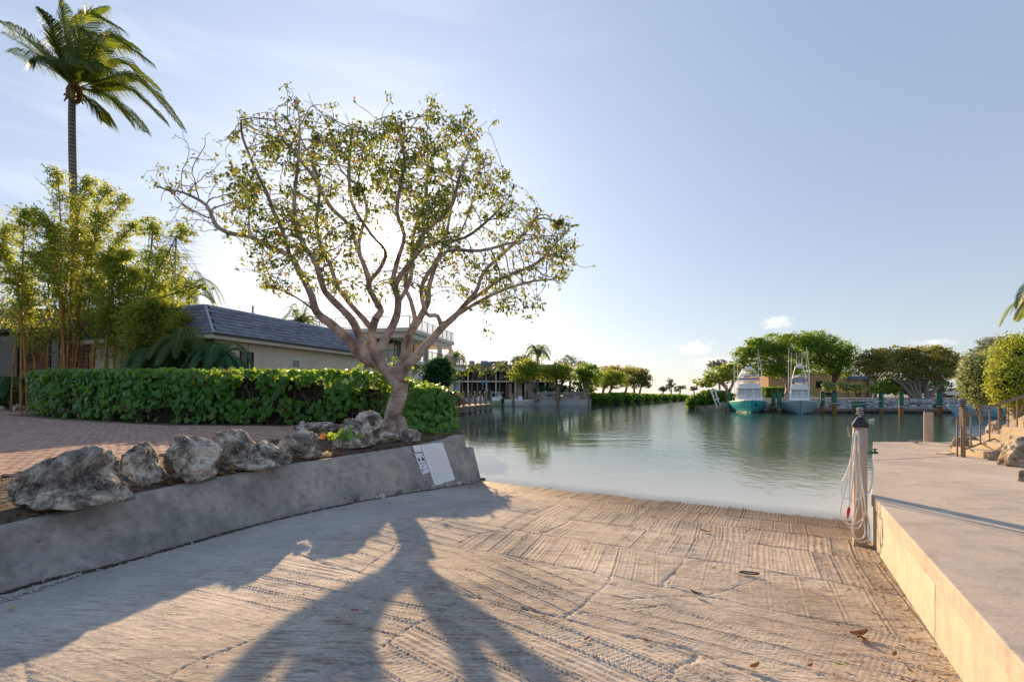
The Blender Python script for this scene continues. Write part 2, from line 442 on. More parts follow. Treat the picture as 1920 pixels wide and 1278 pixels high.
M['soil'] = plain('soil', (.085, .062, .045), .95, var=.4, scale=9, bump=.8, bscale=50)
M['land'] = plain('sandy_ground', (.26, .225, .18), .95, var=.3, scale=3, bump=.5, bscale=30)
M['turf'] = plain('rough_turf', (.09, .105, .035), .95, var=.4, scale=5, bump=.8, bscale=40)
M['grit'] = plain('dry_grit', (.36, .30, .21), .95, var=.4, scale=30, bump=.8, bscale=90)
M['brick'] = plain('clay_paver', (.45, .305, .25), .85, var=.22, scale=2.2, bump=.4, bscale=60, rand=.16)
M['brick_gap'] = plain('paver_sand', (.16, .115, .09), .95, var=.3, scale=12)
M['gravel'] = plain('gravel_stone', (.40, .38, .36), .9, var=.3, scale=40, rand=.2)
def m_brickmass():
    t = NT('clay_paver_mass'); r = t.n('ShaderNodeNewGeometry').outputs['Random Per Island']
    f = t.noise(t.coord(), 2.2, 6)
    c = t.mix(r, (.36, .235, .19), (.54, .38, .32)); c = t.mix(t.math('MULTIPLY', t.step(f, .45, .7), .4), c, (.33, .25, .23))
    return t.end(t.bsdf(c, .85, spec=.25))
M['brick_mass'] = m_brickmass()

# ------------------------------------------------------------------ water, one sheet out to the horizon
mb = MB()
n = 96
mb.add([(0, 0, 0)] + [(6000 * math.cos(2 * math.pi * i / n), 6000 * math.sin(2 * math.pi * i / n), 0) for i in range(n)], [(0, 1 + i, 1 + (i + 1) % n) for i in range(n)])
tag(mb.build('water', M['water'], org=(0, 0, 0)), 'calm green canal water with pale sky reflections', kind='structure')

# ------------------------------------------------------------------ boat ramp
SA, CA = .4894, .8721                       # ramp runs 29 degrees to the right of straight ahead
def st(s, t): return s * SA + t * CA, s * CA - t * SA
def to_st(x, y): return x * SA + y * CA, x * CA - y * SA
def ramp_base(s, t):
    z = .5 - .05 * s + .08 * np.exp(-((s - 6) / 2.5) ** 2) * np.clip((-t - 4.0) / 2.5, 0, 1)
    z = z - .09 * np.exp(-((s - 4.5) / 2.2) ** 2) * np.clip((t + 1.5) / 2.5, 0, 1)
    return z - .06 * np.clip(s - 10.5, 0, 9) ** 1.3
def build_ramp():
    ss = np.concatenate([np.arange(-5, .9, .07), np.arange(.9, 10.7, .0125), np.arange(10.8, 19, .3)])
    tt = np.linspace(-7.9, 1.12, 690)
    S, T = np.meshgrid(ss, tt, indexing='ij')
    wob = (fnoise(S * 1.1, T * 1.1, 3) - .5) * .45
    rg = np.random.default_rng(5)
    jag = S + .10 * (fnoise(S * .8, T * .8, 13) - .5) * 4; jt_ = T + .10 * (fnoise(S * .8, T * .8, 17) - .5) * 4
    rows_ = [-9, -1.2, 1.1, 3.7, 5.0, 6.15, 7.35, 8.4, 9.3, 30]
    cols_ = {0: [(-2.4, 98), (9, 84)], 1: [(-2.4, 98), (-.2, 88), (9, 64)], 2: [(-2.5, 98), (-.6, 80), (9, 72)], 3: [(-3.4, 88), (-1.5, 70), (9, 92)], 4: [(-3.6, 84), (-1.0, 12), (9, 3)], 5: [(-3.0, 10), (9, 2)], 6: [(-3.8, 80), (-.5, 5), (9, -2)], 7: [(-2.2, 12), (9, 0)], 8: [(9, 0)]}
    A = np.zeros(S.shape); K = np.zeros(S.shape, int); edge = np.full(S.shape, 9.0); k = 0
    for r in range(9):
        mr = (jag >= rows_[r]) & (jag < rows_[r + 1]); lo = -5.15
        de = np.minimum(jag - rows_[r], rows_[r + 1] - jag)
        for hi, ang in cols_[r]:
            m = mr & (jt_ >= lo) & (jt_ < hi); A[m] = rad(ang); K[m] = k; k += 1
            edge = np.where(m, np.minimum(de, np.minimum(jt_ - lo, hi - jt_)), edge); lo = hi
    m = jt_ < -5.15; A[m] = 0; K[m] = k; edge = np.where(m, -5.15 - jt_, edge); k += 1
    prm = rg.random((k, 3))
    u = S * np.sin(A) + T * np.cos(A) + wob * .05; w = S * np.cos(A) - T * np.sin(A)
    pw = .20 + .13 * prm[K, 2]
    band = np.floor(u / pw + prm[K, 1]); uu = u / pw + prm[K, 1] - band
    br = vnoise(band * 7.3 + K * 3.1, K * 5.7 + .5, 71)
    per = pw / np.round(3 + 2.5 * br)
    stripes = .5 + .5 * np.cos(2 * np.pi * (uu * pw) / per + 1.2 * (fnoise(S * 4, T * 4, 9) - .5))
    du = np.minimum(uu, 1 - uu) * pw
    lip = np.exp(-((du - .017) / .013) ** 2) - 1.25 * np.exp(-(du / .011) ** 2)       # each pass of the rake leaves a furrow and a lip
    ribs = .5 + .5 * np.sin(2 * np.pi * (w + .3 * uu * pw) / .040 + 5 * fnoise(S * 2.5, T * 2.5, 21) + 6 * br)
    wear = np.clip(fnoise(S * .9, T * .9, 31) * 2.6 - .55, 0.15, 1)
    wear = wear * np.where(jt_ < -5.15, .7, 1.0)
    patchy = np.clip(fnoise(S * 2.6, T * 2.6, 77) * 2.2 - .35, .1, 1.3)
    mixr = np.clip(br * 1.8 - .3, 0, 1)
    h = 1.1 * wear * ((.0075 * stripes * (1 - .8 * mixr) + .0085 * ribs * mixr) * patchy + .010 * lip * (.35 + .9 * br))
    h -= .013 * np.exp(-(edge / .016) ** 2) * np.clip(fnoise(S * 1.5, T * 1.5, 87) * 2.4 - .4, 0, 1)
    h += .010 * (fnoise(S * 1.6, T * 1.6, 41) - .5) + .005 * (fnoise(S * 14, T * 14, 51) - .5) + .0055 * (fnoise(S * 36, T * 36, 61) - .5)
    # cracks, traced from the photograph onto the slab
    cracks = [[(300, 1276), (400, 1225), (480, 1196), (590, 1150), (640, 1105), (690, 1060), (745, 1020), (850, 968), (905, 925)],
              [(980, 1042), (1010, 1100), (1180, 1120), (1330, 1110), (1480, 1060)], [(760, 960), (860, 950), (980, 985), (1180, 1005), (1370, 1032), (1500, 1058)],
              [(640, 1275), (720, 1205), (760, 1180)], [(945, 930), (1150, 955), (1400, 1000), (1560, 1022)], [(1000, 1160), (1250, 1130), (1400, 1180)]]
    for ci, cr in enumerate(cracks):
        pts = []
        for px, py in cr:
            q = (py - HOR) / FPX; kx = (px - 960) / FPX; Y = 1.7 / (q - .05 * (SA * kx + CA)); pts.append(to_st(kx * Y, Y))
        dmin = np.full(S.shape, 9.0)
        js = S + .10 * (fnoise(S * 3, T * 3, 71 + ci) - .5) + .05 * (fnoise(S * 11, T * 11, 81) - .5); jt = T + .10 * (fnoise(S * 3, T * 3, 91 + ci) - .5) + .05 * (fnoise(S * 11, T * 11, 95) - .5)
        for a, b in zip(pts, pts[1:]):
            ab = np.array(b) - np.array(a); L = ab @ ab
            tt_ = np.clip(((js - a[0]) * ab[0] + (jt - a[1]) * ab[1]) / L, 0, 1)
            dmin = np.minimum(dmin, np.hypot(js - a[0] - ab[0] * tt_, jt - a[1] - ab[1] * tt_))
        h -= (.020 if ci == 0 else .012) * np.exp(-(dmin / (.008 if ci else .010)) ** 2) * np.clip(fnoise(S * 4, T * 4, 97) * 2 - .3, 0, 1)
    Z = ramp_base(S, T) + h
    X = S * SA + T * CA; Y = S * CA - T * SA
    n0, n1 = S.shape
    V = np.stack([X, Y, Z], -1).reshape(-1, 3)
    idx = np.arange(n0 * n1).reshape(n0, n1)
    F = np.stack([idx[:-1, :-1], idx[:-1, 1:], idx[1:, 1:], idx[1:, :-1]], -1).reshape(-1, 4)[:, ::-1]
    o = np_obj('ramp', V, F, M['ramp'])
    return tag(o, 'grooved tan concrete boat ramp sloping down into the water', kind='structure')
build_ramp()

# ------------------------------------------------------------------ left retaining wall
top_k = [(-5.5, -3.0, .86), (-5.15, 1.5, .90), (-4.75, 4.45, .95), (-4.38, 5.97, 1.0), (-3.58, 7.67, 1.05), (-2.09, 10.47, 1.06), (-1.23, 12.34, 1.13)]
bot_k = [(-5.1, -3.2, .52), (-4.85, 1.3, .44), (-4.54, 4.26, .41), (-4.24, 5.03, .36), (-3.67, 6.75, .33), (-2.55, 8.84, .24), (-1.0, 11.68, -.02)]
wt_ = catmull(top_k, 8); wb_ = catmull(bot_k, 8)
def wall_edge(Y):
    return interp(Y, [p[1] for p in top_k], [p[0] for p in top_k])
def wall_z(Y): return interp(Y, [p[1] for p in top_k], [p[2] for p in top_k])
def build_wall():
    root = thing('retaining_wall', 'long leaning grey stained concrete wall beside the boat ramp', 'wall', (-3.6, 7.2, .3))
    vs = []; fs = []; rows = 7
    k = len(wt_)
    for i in range(k):
        a, b = wt_[i], wb_[i]
        tan = (wt_[min(i + 1, k - 1)] - wt_[max(i - 1, 0)]); nrm = Vector((tan.y, -tan.x, 0)).normalized()
        col = [b - Vector((0, 0, .35)) + nrm * .03]
        for j in range(rows): col.append(lerp(b, a - Vector((0, 0, .02)), j / (rows - 1)) + nrm * .012 * math.sin(i * .7 + j * 1.3))
        col += [a - nrm * .035, a - nrm * .25, a - nrm * .28 - Vector((0, 0, .5))]
        vs += col
    c = rows + 4
    fs = [(i * c + j, (i + 1) * c + j, (i + 1) * c + j + 1, i * c + j + 1) for i in range(k - 1) for j in range(c - 1)]
    fs.append(tuple((k - 1) * c + j for j in range(c)))
    mb = MB(); mb.add(vs, fs); mb.build('wall_face', M['wall'], root)
    # lower toe block at the water's end, and its rough broken footing
    u = Vector((.42, .907, 0)); o = Vector(wt_[-1]); b = Vector(wb_[-1])
    z1 = .80; fr = lerp(b, o, (z1 - b.z) / (o.z - b.z)) + u * .005
    mb = MB(); back = Vector((-.9, .42, 0)) * .5
    vb = b + Vector((0, 0, -.15)); h = .62
    vs = [vb, vb + u * h, vb + u * h + back, vb + back, fr, fr + u * (h * .6), fr + u * (h * .6) + back, fr + back]
    mb.add(vs, [(0, 3, 2, 1), (4, 5, 6, 7), (0, 1, 5, 4), (1, 2, 6, 5), (2, 3, 7, 6), (3, 0, 4, 7)])
    mb.build('end_block', M['wall'], root, bevel=.015)
    for i in range(9):
        f = i / 8; p = lerp(Vector(wb_[-10]), b + u * h, f); p.z = ramp_base(*to_st(p.x, p.y)) + .02
        rk = rock_mesh('footing_stone', (R.uniform(.10, .2), R.uniform(.06, .1), R.uniform(.05, .1)), 100 + i, 2)
        rk.materials.append(M['rock']); inst('footing_stone', rk, root, Matrix.Translation(p) @ Matrix.Rotation(1.1, 4, 'Z'))
    return root

# ------------------------------------------------------------------ rocks
def rock_mesh(name, half, seed, sub=4, rough=1.0, wedge=0, flat=.6):
    bm = bmesh.new(); bmesh.ops.create_icosphere(bm, subdivisions=sub, radius=1)
    o = Vector((seed * 3.7, seed * 1.3, seed * .9))
    cuts = []
    rr = random.Random(seed)
    for _ in range(9):
        nn = Vector((rr.gauss(0, 1), rr.gauss(0, 1), rr.gauss(0, .8))).normalized(); cuts.append((nn, rr.uniform(.55, .9)))
    for v in bm.verts:
        p = v.co.copy()
        for nn, d_ in cuts:
            e = p.dot(nn) - d_
            if e > 0: p -= nn * e * .92
        a = mnoise.noise(p * 1.4 + o) * .14 + mnoise.noise(p * 3.4 + o) * .13 * rough + mnoise.noise(p * 8.0 + o) * .07 * rough
        if sub >= 5:
            a += (abs(mnoise.noise(p * 15 + o)) - .2) * .055 * rough + (abs(mnoise.noise(p * 30 + o)) - .2) * .022 * rough
            c_ = mnoise.noise(p * 5.5 + o * 2)
            if c_ > .28: a -= (c_ - .28) * .45 * rough
        p += p.normalized() * a
        if p.z < .1: k_ = 1 + .30 * min(1, (.1 - p.z) / .6); p.x *= k_; p.y *= k_
        if p.z < -flat: p.z = -flat + (p.z + flat) * .15
        if wedge: p.z = -flat + (p.z + flat) * (1 - abs(wedge) * (.5 - .5 * max(-1, min(1, p.x)) * (1 if wedge > 0 else -1)))
        v.co = Vector((p.x * half[0], p.y * half[1], p.z * half[2]))
    for ax in range(3):
        lo = min(v.co[ax] for v in bm.verts); hi = max(v.co[ax] for v in bm.verts); k_ = 2 * half[ax] / (hi - lo); m_ = (hi + lo) / 2
        for v in bm.verts: v.co[ax] = (v.co[ax] - m_) * k_
    me = bpy.data.meshes.new(name); bm.to_mesh(me); bm.free()
    me.polygons.foreach_set('use_smooth', np.ones(len(me.polygons), dtype=bool))
    return me
def boulder(label, x0, x1, y0, y1, Y, group, mt='rock', deep=.8, seed=1, tilt=0, sub=5, name='boulder', sink=.06, rough=1.0, cat='boulder', wedge=0):
    """a boulder that fills the photograph's pixel box x0..x1, y0 (top)..y1 (foot) with its foot at distance Y"""
    if mt == 'rock' and sub == 5: g_ = (x1 - x0) * .05; x0 -= g_; x1 += g_
    Yc = Y + (x1 - x0) / FPX * Y * deep * .35
    w = (x1 - x0) / FPX * Yc / 2; h = (y1 - y0) / FPX * Yc / 2
    c = P((x0 + x1) / 2, (y0 + y1) / 2, Yc)
    me = rock_mesh(name, (w, w * deep, h), seed, sub, rough, wedge); me.materials.append(M[mt])
    V = np.zeros(len(me.vertices) * 3); me.vertices.foreach_get('co', V); V = V.reshape(-1, 3)
    ct, sn = math.cos(rad(tilt)), math.sin(rad(tilt)); V = np.stack([V[:, 0] * ct + V[:, 2] * sn, V[:, 1], -V[:, 0] * sn + V[:, 2] * ct], -1)
    for _ in range(5):      # size and place it so that it fills its measured width and height
        q = V + np.array(c); px = 960 + q[:, 0] / q[:, 1] * FPX; py = HOR - (q[:, 2] - CAM_H) / q[:, 1] * FPX
        V[:, 0] *= (x1 - x0) / (px.max() - px.min()); V[:, 2] *= (y1 - y0) / (py.max() - py.min())
        c.x += ((x0 + x1) / 2 - (px.max() + px.min()) / 2) * Yc / FPX; c.z -= ((y0 + y1) / 2 - (py.max() + py.min()) / 2) * Yc / FPX
    me.vertices.foreach_set('co', V.astype(np.float32).ravel()); me.update(); tilt = 0
    o = bpy.data.objects.new(name, me); COL.objects.link(o); o.location = c; o.rotation_euler = (0, rad(tilt), 0)
    ORG[o.name] = c
    return tag(o, label, cat, group)
build_wall()
gr = 'limestone boulders lined up on the concrete wall'
boulder('largest long dark boulder, nearest the camera on the wall', 20, 243, 834, 957, 4.95, gr, seed=3, deep=.55, wedge=.55)
boulder('upright grey boulder right behind the largest one on the wall', 205, 312, 826, 918, 5.95, gr, seed=5, deep=.7)
boulder('pale rounded boulder with a pointed top, third along the wall', 310, 412, 814, 905, 6.3, gr, seed=8, tilt=-8)
boulder('wide craggy boulder with a rusty patch, fourth along the wall', 388, 512, 803, 882, 7.05, gr, seed=12, deep=.6, wedge=-.3)
boulder('low sloping grey boulder beside the craggy rusty one', 462, 545, 824, 875, 7.3, gr, seed=14, deep=.7, wedge=-.5)
boulder('grey pitted boulder behind a gap, fifth along the wall', 514, 602, 800, 860, 8.1, gr, seed=21, deep=.7)
boulder('pale boulder leaning before the tree, with green leaves at its foot', 626, 702, 783, 840, 9.35, gr, seed=27)
boulder('topmost boulder touching the trunk of the big tree', 664, 723, 769, 816, 10.6, gr, seed=33, tilt=-20)
boulder('flat pale stone slab lying behind the boulders near the tree', 548, 655, 790, 812, 11.2, gr, seed=37, deep=.5, name='stone_slab', cat='stone')
gr2 = 'small stones at the foot of the big tree'
boulder('dark reddish stone between tree foot and wall top', 700, 748, 808, 832, 10.5, gr2, seed=41, name='stone', cat='stone', sub=4)
boulder('small brown stone right of the tree foot', 732, 756, 806, 828, 10.7, gr2, seed=44, name='stone', cat='stone', sub=4)
boulder('grey angular stone at the end of the row, by the signs', 748, 790, 803, 832, 10.9, gr2, seed=47, name='stone', cat='stone', sub=4)
boulder('tiny pale stone in the leaf litter near the hedge foot', 560, 578, 788, 800, 13.2, gr2, seed=49, name='stone', cat='stone', sub=3)

# ------------------------------------------------------------------ land
def zl(Y): return 1.1 + .012 * (min(max(Y, 4), 30) - 8)
bank_Y = [-3, 1.5, 4.45, 5.97, 7.67, 10.47, 12.34, 13.2, 16, 30, 45, 65, 90, 100]
bank_X = [-5.5, -5.15, -4.75, -4.38, -3.58, -2.09, -1.23, -1.35, -2.4, -5.3, -8.0, -9.2, -9.5, -9.5]
def bank(Y): return interp(Y, bank_Y, bank_X)
def land_z(x, Y):
    e = bank(Y) - .24 - x
    if Y < 13: return lerp(wall_z(Y) - .05, zl(Y) - .02, min(1, max(0, (e - .3) / 1.6)))
    return zl(Y) - .02
def sheet(name, mat, rows, zf, label, kind='structure', skirt=1.6):
    vs = []; fs = []; c = len(rows[0])
    for r in rows: vs += [(x, y, zf(x, y)) for x, y in r]
    fs = [(i * c + j, i * c + j + 1, (i + 1) * c + j + 1, (i + 1) * c + j) for i in range(len(rows) - 1) for j in range(c - 1)]
    mb = MB(); mb.add(vs, fs)
    ring = [rows[0][j] for j in range(c)] + [r[-1] for r in rows[1:]] + [rows[-1][j] for j in range(c - 2, -1, -1)] + [r[0] for r in rows[-2:0:-1]]
    q = len(ring); b = len(mb.v)
    mb.add([(x, y, zf(x, y)) for x, y in ring] + [(x, y, -skirt) for x, y in ring], [(i, q + i, q + (i + 1) % q, (i + 1) % q) for i in range(q)])
    return tag(mb.build(name, mat), label, kind=kind)
fr = [0, .25, .5, .7, .82, .9, .95, .975, .99, 1]
rows = []
for Y in [-8, -3, 0, 2, 3, 4, 5, 6, 7, 8, 9, 10, 11, 12, 12.6, 13.2, 14, 16, 20, 25, 30, 40, 52, 65, 78, 86, 89.5]:
    xr = bank(Y) - (.24 if Y < 12.6 else 0); rows.append([(lerp(-70 - Y, xr, f), Y) for f in fr])
sheet('ground', M['soil'], rows, land_z, 'bare earth planting ground behind the retaining wall')
# ------------------------------------------------------------------ brick driveway
edge_pts = [(-8.0, 1.0), (-7.3, 4.0), (-6.9, 6.4), (-6.2, 8.6), (-5.6, 10.5), (-5.0, 12.4), (-4.9, 13.6)]
def brick_edge(Y): return interp(Y, [p[1] for p in edge_pts], [p[0] for p in edge_pts])
hedge_k = [(-24.5, 23.0), (-21.2, 21.0), (-16.0, 18.0), (-10.7, 15.6), (-5.4, 15.3), (-2.6, 14.9)]
def hedge_front(x): return interp(x, [p[0] for p in hedge_k], [p[1] for p in hedge_k])
def in_drive(x, y):
    if y < 2.5 or x > brick_edge(y) - .03: return False
    return y < hedge_front(x) - .75 if x > -22.3 else y < 25.2
drive = tag(None or bpy.data.objects.new('driveway', None), 'red clay brick driveway in running bond', kind='structure')
COL.objects.link(drive); drive.location = (-10, 10, 1.1); ORG['driveway'] = Vector((-10, 10, 1.1))
# bedding sheet under the bricks
rows = []
for Y in np.linspace(2.5, 25, 24):
    xr = brick_edge(Y) if Y < 13.6 else -4.9
    xl = -34
    rows.append([(lerp(xl, xr, f), float(Y)) for f in np.linspace(0, 1, 10)])
vs = []; fs = []; c = 10
for r in rows: vs += [(x, y, land_z(x, y) + .012) for x, y in r]
fs = [(i * c + j, i * c + j + 1, (i + 1) * c + j + 1, (i + 1) * c + j) for i in range(len(rows) - 1) for j in range(c - 1)]
mb = MB(); mb.add(vs, fs); mb.build('sand_bed', M['brick_gap'], drive)
def bricks():
    L, Wd = .21, .105; a = rad(-7); ca, sa = math.cos(a), math.sin(a)
    cand = []
    for i in range(-20, 300):
        for j in range(-190, 40):
            u = (j + (.5 if i % 2 else 0)) * L; w = i * Wd
            x = -6 + u * ca - w * sa; y = 3 + u * sa + w * ca
            if y > 26 or x < -1.28 * y - 1.2: continue
            if in_drive(x, y): cand.append((x, y))
    cand.sort(key=lambda p: math.hypot(p[0] + 6.5, p[1] - 6.8) if p[0] > -1.07 * p[1] else 99)
    me = MB().box((0, 0, 0), (L - .014, Wd - .014, .06))
    base = me.build('brick', M['brick'], drive, bevel=.006)
    mesh = base.data; bpy.data.objects.remove(base)
    for v in mesh.vertices: v.co = Vector(v.co) + ORG['driveway']
    for x, y in cand[:300]:
        z = land_z(x, y) + .012 + R.uniform(-.003, .004)
        inst('brick', mesh, drive, Matrix.Translation((x, y, z)) @ Matrix.Rotation(a + R.gauss(0, .012), 4, 'Z') @ Matrix.Rotation(R.gauss(0, .012), 4, 'X') @ Matrix.Rotation(R.gauss(0, .01), 4, 'Y'))
    rest = np.array(cand[300:]); n = len(rest)
    cz = np.array([land_z(x, y) for x, y in rest]) + .012 + NR.uniform(-.003, .004, n) + .03
    hl, hw = (L - .014) / 2, (Wd - .014) / 2
    ang = a + NR.normal(0, .012, n); tx = NR.normal(0, .012, n)
    V = np.zeros((n, 8, 3))
    for k, (sx, sy, top) in enumerate([(-1, -1, 0), (1, -1, 0), (1, 1, 0), (-1, 1, 0), (-1, -1, 1), (1, -1, 1), (1, 1, 1), (-1, 1, 1)]):
        V[:, k, 0] = rest[:, 0] + sx * hl * np.cos(ang) - sy * hw * np.sin(ang)
        V[:, k, 1] = rest[:, 1] + sx * hl * np.sin(ang) + sy * hw * np.cos(ang)
        V[:, k, 2] = cz - (0 if top else .05) + sy * hw * tx
    f = np.array([(4, 5, 6, 7), (0, 1, 5, 4), (1, 2, 6, 5), (2, 3, 7, 6), (3, 0, 4, 7)])
    F = (np.arange(n)[:, None, None] * 8 + f[None]).reshape(-1, 4)
    tag(np_obj('brick_field', V.reshape(-1, 3), F, M['brick_mass'], drive), kind='stuff')
bricks()
# gravelly strip between driveway and wall, gravel on the ramp edge
def scatter_stones(name, label, pts, mat, rmin, rmax):
    ico = bmesh.new(); bmesh.ops.create_icosphere(ico, subdivisions=1, radius=1)
    iv = np.array([v.co[:] for v in ico.verts]); fi = np.array([[v.index for v in f.verts] for f in ico.faces]); ico.free()
    n = len(pts); pts = np.array(pts); sc = NR.uniform(rmin, rmax, (n, 1, 1)) * NR.uniform(.6, 1.2, (n, 1, 3)) * np.array([1, 1, .6])
    V = pts[:, None, :] + iv[None] * sc * NR.uniform(.8, 1.2, (n, len(iv), 1))
    F = (np.arange(n)[:, None, None] * len(iv) + fi[None]).reshape(-1, 3)
    return tag(np_obj(name, V.reshape(-1, 3), F, mat), label, kind='stuff')
pts = []
for _ in range(1500):
    y = R.uniform(2.8, 7.5); f = R.random(); x = lerp(brick_edge(y) + .05, wall_edge(y) - .3, f); pts.append((x, y, land_z(x, y) + .005))
scatter_stones('gravel', 'dry pale grit scattered between bricks and boulders', pts, M['grit'], .008, .025)
pts = []
for _ in range(1100):
    f = R.random(); p = lerp(Vector((-4.65, 3.2, 0)), Vector((-4.32, 4.75, 0)), f); p += Vector((.95, -.3, 0)) * abs(R.gauss(0, .10)) * (1.2 - f)
    pts.append((p.x + .03, p.y, ramp_base(*to_st(p.x, p.y)) + .012))
for _ in range(260):
    i = R.randrange(10, len(wb_) - 1); p = lerp(Vector(wb_[i]), Vector(wb_[i - 1]), R.random()); p.x += .03 + abs(R.gauss(0, .03)); p.z = ramp_base(*to_st(p.x, p.y)) + .012
    pts.append(tuple(p))
scatter_stones('gravel', 'loose grey gravel collected at the foot of the ramp wall', pts, M['gravel'], .006, .02)
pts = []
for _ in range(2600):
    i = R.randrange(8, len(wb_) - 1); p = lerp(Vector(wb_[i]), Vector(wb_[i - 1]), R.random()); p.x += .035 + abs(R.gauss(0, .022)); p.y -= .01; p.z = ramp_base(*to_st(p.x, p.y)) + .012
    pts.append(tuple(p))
scatter_stones('dark_foot_line', 'dark crumbs added as the dark line along the foot of the ramp wall', pts, M['soil'], .006, .022)  # crumbs added to darken the line where wall meets ramp
pts = []
for _ in range(900):
    i = R.randrange(8, len(wt_) - 4); p = lerp(Vector(wt_[i]), Vector(wt_[i - 1]), R.random()); p += Vector((-.9, .4, 0)) * R.uniform(.04, .34); p.z += .0
    pts.append(tuple(p))
scatter_stones('gravel', 'loose gravel and shell bits along the wall top', pts, M['gravel'], .005, .016)

# ------------------------------------------------------------------ right concrete dock
DZ = .8
cornr = Vector((5.0, 6.7))
def build_dock():
    root = thing('concrete_dock', 'raised pale concrete dock walkway on the right of the ramp', 'dock', (8, 6, 0))
    near = Vector(st(-6, 1.09)); cor = Vector(st(8.29, 1.09))
    pts = [near, cor, Vector((10.42, 13.85)), Vector((13.2, 13.85)), Vector((13.4, 11.6)), Vector((40, 10.0)), Vector((40, near.y))]
    MB().prism([(p.x, p.y) for p in pts], DZ - .16, DZ).build('deck_slab', M['dock_top'], root, bevel=.012)
    pin = [near + Vector((.014, 0)), cor + Vector((.014, -.01)), Vector((10.43, 13.83)), Vector((13.18, 13.83)), Vector((13.4, 11.5)), Vector((39.9, 9.9)), Vector((39.9, near.y))]
    MB().prism([(p.x, p.y) for p in pin], -1.5, DZ - .157).build('dock_wall', M['dock_side'], root)
    for f_ in (.62, .34):      # shrinkage cracks down the dock's side wall
        p_ = lerp(Vector(st(0, 1.09)), cor, f_); zz_ = float(ramp_base(8.29 * f_, 1.05)); q_ = []
        for k in range(7): q_.append((p_.x + .011 + R.gauss(0, .002), p_.y + R.gauss(0, .005), lerp(zz_, DZ - .05, k / 6)))
        MB().tube(q_, .0018, 4).build('crack', M['soil'], root)
    # joints sawn across the deck are thin dark strips set in the slab
    for a, b in ((Vector((7.6, 10.05)), Vector((13.3, 11.7))), (Vector((9.9, 13.2)), Vector((13.1, 12.2)))):
        u = (b - a).normalized(); q = Vector((-u.y, u.x)) * .012
        mb = MB(); z = DZ + .003
        mb.quad((a.x - q.x, a.y - q.y, z), (b.x - q.x, b.y - q.y, z), (b.x + q.x, b.y + q.y, z), (a.x + q.x, a.y + q.y, z)); mb.build('joint', M['soil'], root)
build_dock()
# upper ground on the right, held by the boulders
rb_Y = [8.2, 9.4, 10.2, 11.2, 11.8, 12.6, 13.9, 16, 20, 30, 45]
rb_X = [12.0, 11.2, 10.9, 10.5, 10.6, 11.3, 13.0, 17, 23, 37, 62]
rows = []
for Y in rb_Y:
    xl = interp(Y, rb_Y, rb_X); rows.append([(xl, Y), (xl + .35, Y), (xl + .9, Y), (xl + 2.2, Y), (xl + 8, Y), (xl + 40, Y)])
sheet('ground', M['land'], rows, lambda x, y: (DZ - .2 if y < 13.5 else .3) + (1.85 - DZ) * min(1, max(0, (x - interp(y, rb_Y, rb_X)) / 2.2)), 'sandy planted bank rising beside the stairs')

# ------------------------------------------------------------------ far shores
def far_z(x, y): return 1.3
rows = []
for f in np.linspace(0, 1, 14):
    rows.append([(lerp(-60, 14.5, f), 90.2), (lerp(-62, 14.5, f), 95), (lerp(-70, 18, f), 110), (lerp(-90, 26, f), 160)])
sheet('shore', M['turf'], [r[::-1] for r in rows], far_z, 'grassy far shore behind the sea wall and brown building')
rows = []
for x, y0, y1 in ((14, 90.5, 150), (22, 96, 160), (30, 108, 175), (40, 125, 190), (52, 150, 200), (60, 170, 205)): rows.append([(x + (y1 - y0) * .1, y1), (x, y0)])
sheet('shore', M['turf'], rows, lambda x, y: .25, 'low mangrove point reaching out to the sea', skirt=1)
rows = []
for x, y0, y1 in ((24.5, 66, 80), (27, 61, 95), (33, 59, 100), (45, 58.5, 110), (60, 58, 120), (85, 56, 120), (120, 55, 120)): rows.append([(x + (y1 - y0) * .5, y1), (x + 1.5, y0 + 3), (x, y0)])
sheet('shore', M['land'], rows, lambda x, y: 1.55 if y > interp(x, (24.5, 27, 33, 45, 60, 85, 120), (66, 61, 59, 58.5, 58, 56, 55)) + 2 else .5, 'sandy far shore behind the moored sport boats')
vs = []; fs = []
k_ = [i for i in range(8, len(wt_) - 3)]
for i in k_:
    a = Vector(wt_[i]); tn = (Vector(wt_[i + 1]) - Vector(wt_[i - 1])); nl = Vector((-tn.y, tn.x, 0)).normalized()
    w0 = .09 + .05 * mnoise.noise(Vector((i * .9, 0, 3)))
    for j, (o_, hz) in enumerate(((w0, -.01), (w0 + .07, .03), (w0 + .2, .055), (w0 + .42, .05), (w0 + .7, -.03))):
        vs.append(a + nl * o_ + Vector((0, 0, hz + .02 * mnoise.noise(Vector((i * 1.3, j * 2.1, 7))))))
n_ = len(k_)
fs = [(i * 5 + j, i * 5 + j + 1, (i + 1) * 5 + j + 1, (i + 1) * 5 + j) for i in range(n_ - 1) for j in range(4)]
mb = MB(); mb.add(vs, fs); tag(mb.build('soil_strip', M['soil'], smooth=True), 'dark soil banked along the wall top under the boulders', kind='structure')
